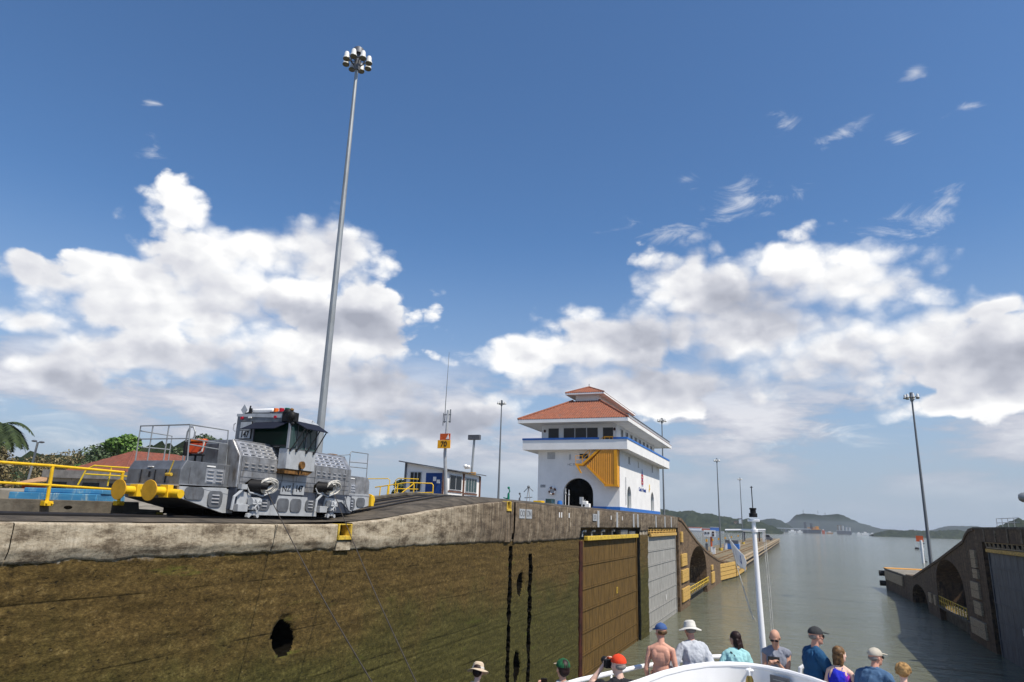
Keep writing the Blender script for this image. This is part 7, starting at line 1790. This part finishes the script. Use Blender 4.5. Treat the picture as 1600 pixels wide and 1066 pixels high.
# the man with bare back leans on the rail; the others follow from left to right
person(-4.35,9.75,DZ-0.35,R(10),1.60,'leftmost person, in a wide cream sun hat, mostly below the bottom edge',fem=True,shirt='blouse',shirt_mat='straw_cloth',sleeve=0.6,bottom='trousers',bottom_mat='tan_trousers',hair=('short','dark_brown_hair'),hat=('bucket','straw_cloth','pale_khaki_cloth'),head_pitch=0.35,hands=[(-0.2,0.3,0.15),(0.2,0.3,0.15)],skin='skin_p')
person(-2.83,9.0,DZ-0.12,R(18),1.70,'person in a green cap and white black-dotted blouse holding up a phone',fem=True,head_yaw=R(25),shirt='patterned_blouse',shirt_mat='white_patterned_blouse',sleeve=1.1,bottom='trousers',bottom_mat='tan_trousers',hair=('short','dark_brown_hair'),hat=('cap','green_beanie_cloth','straw_cloth'),hands=[(-0.30,0.30,0.40),(-0.16,0.33,0.36)],extras=phone((0,0,0.03),(0.08,0.012,0.15)))
def cam_extra(t, T, H, arms, k, hip):
    b = MB(); p = H(0,0.14,0.0); b.obox(p,(0.15,0.08,0.10)); b.tube([p,p+V3(-0.02,0.16,0.02)],0.045,14); o_ = b.build('camera_body', M['black'], t, world=False, bevel=0.01)
    b = MB(); b.obox(p+V3(0,0,0.06),(0.06,0.06,0.03)); b.build('viewfinder', M['sign_r'], o_, world=False)
person(-2.12,9.05,DZ-0.05,R(38),1.74,'person in a red cap and black shirt photographing with a large camera',shirt='t_shirt',shirt_mat='black_shirt_cloth',sleeve=0.5,bottom='shorts',bottom_mat='tan_trousers',hair=('fringe','grey_hair'),hat=('cap','red_cap_cloth','black_shirt_cloth'),hands=[(-0.11,0.22,0.66),(0.10,0.20,0.62)],head_yaw=R(20),skin='skin_p',extras=cam_extra)
person(-2.02,11.45,DZ,R(5),1.78,'bare-backed sunburnt person in a blue cap and navy swim shorts at the rail',nude_top=True,wide=0.98,bottom='shorts',bottom_mat='navy_swim_cloth',hair=('fringe','brown_blonde_hair'),hat=('cap','denim_blue_cap','denim_blue_cap'),head_yaw=R(35),head_pitch=0.15,hands=[(-0.20,0.12,-0.04),(0.20,0.12,-0.04)],skin='skin_r')
person(-1.55,11.75,DZ,R(28),1.80,'person in off-white bucket hat and pale grey long-sleeved shirt',shirt='long_sleeved_shirt',wide=1.05,shirt_mat='light_grey_shirt_cloth',sleeve=1.9,bottom='trousers',bottom_mat='tan_trousers',hair=('fringe','grey_hair'),hat=('bucket','pale_khaki_cloth','pale_khaki_cloth'),lean=0.22,head_pitch=0.2,hands=[(-0.50,0.22,0.12),(0.27,0.22,0.0)],skin='skin_r')
person(-0.96,12.25,DZ,R(12),1.66,'person with long dark hair and aqua top with bag strap across the back',fem=True,shirt='aqua_top',wide=1.08,shirt_mat='aqua_cloth',sleeve=0.8,bottom='trousers',bottom_mat='pale_khaki_cloth',hair=('long','dark_brown_hair'),lean=0.32,head_yaw=R(40),hands=[(-0.32,0.36,0.12),(0.25,0.36,0.10)],strap='black')
person(-0.38,12.3,DZ,R(176),1.74,'bald person in grey sleeveless shirt looking down at a phone',shirt='sleeveless_shirt',wide=1.0,shirt_mat='grey_sports_cloth',sleeve=0,bottom='shorts',bottom_mat='alu_dark' if False else 'charcoal_cap_cloth',glasses=True,head_pitch=0.45,hands=[(-0.06,0.27,0.34),(0.08,0.27,0.33)],skin='skin',extras=phone((0,0.0,0.03),(0.17,0.015,0.08)))
person(0.12,12.05,DZ,R(-62),1.84,'person in charcoal cap and dark teal polo shirt standing in profile',shirt='polo_shirt',wide=1.05,shirt_mat='teal_blue_cloth',sleeve=0.75,bottom='trousers',bottom_mat='charcoal_cap_cloth',hair=('fringe','grey_hair'),hat=('cap','charcoal_cap_cloth','charcoal_cap_cloth'),glasses=True,lean=0.12,head_yaw=R(-8),hands=[(-0.12,0.42,0.12),(0.14,0.42,0.06)],skin='skin_r')
person(0.46,11.72,DZ,R(-20),1.64,'person with wavy brown blonde hair in a blue and red strappy top',fem=True,shirt='strappy_top',wide=1.1,shirt_mat='royal_blue_print_cloth',sleeve=0,straps_only=True,bottom='trousers',bottom_mat='royal_blue_print_cloth',hair=('bob','brown_blonde_hair'),head_yaw=R(-35),lean=0.2,hands=[(-0.22,0.33,0.12),(0.30,0.30,0.08)],skin='skin_p')
person(0.84,11.45,DZ,R(-35),1.70,'person in a cream cap and steel blue shirt leaning over the rail',shirt='blue_shirt',wide=1.15,shirt_mat='steel_blue_cloth',sleeve=0.8,bottom='trousers',bottom_mat='charcoal_cap_cloth',hair=('fringe','grey_hair'),hat=('cap','cream_cap_cloth','cream_cap_cloth'),lean=0.30,head_yaw=R(-20),glasses=True,hands=[(-0.2,0.38,0.12),(0.25,0.36,0.08)],skin='skin_r')
person(1.20,11.0,DZ,R(-15),1.60,'rightmost person, with short bushy golden hair',fem=True,shirt='floral_blouse',shirt_mat='pink_floral_cloth',sleeve=0.7,bottom='trousers',bottom_mat='tan_trousers',hair=('bushy','golden_blonde_hair'),head_yaw=R(10),lean=0.12,hands=[(-0.2,0.35,0.12),(0.2,0.35,0.10)],skin='skin_p')

# ------------------------------------------------------------------ air
hz = MB(); hz.box(-5000,5000,-50,8500,-7,44)
hm_, ht, hb_ = _pbsdf('humid_air')
for n_ in list(ht.n):
    if n_.type == 'BSDF_PRINCIPLED': ht.n.remove(n_)
pv = ht.new('ShaderNodeVolumePrincipled'); pv.inputs['Color'].default_value = (0.80,0.88,1.0,1); pv.inputs['Density'].default_value = HAZE
pv.inputs['Anisotropy'].default_value = 0.2
ht.l.new(pv.outputs[0], [n_ for n_ in ht.n if n_.type == 'OUTPUT_MATERIAL'][0].inputs['Volume'])
if HAZE > 0: tag(hz.build('haze', hm_, smooth=0), kind='stuff')
# tidy names: drop suffixes left over from construction
for o in bpy.data.objects:
    if o.type == 'EMPTY' and not o.children: bpy.data.objects.remove(o)
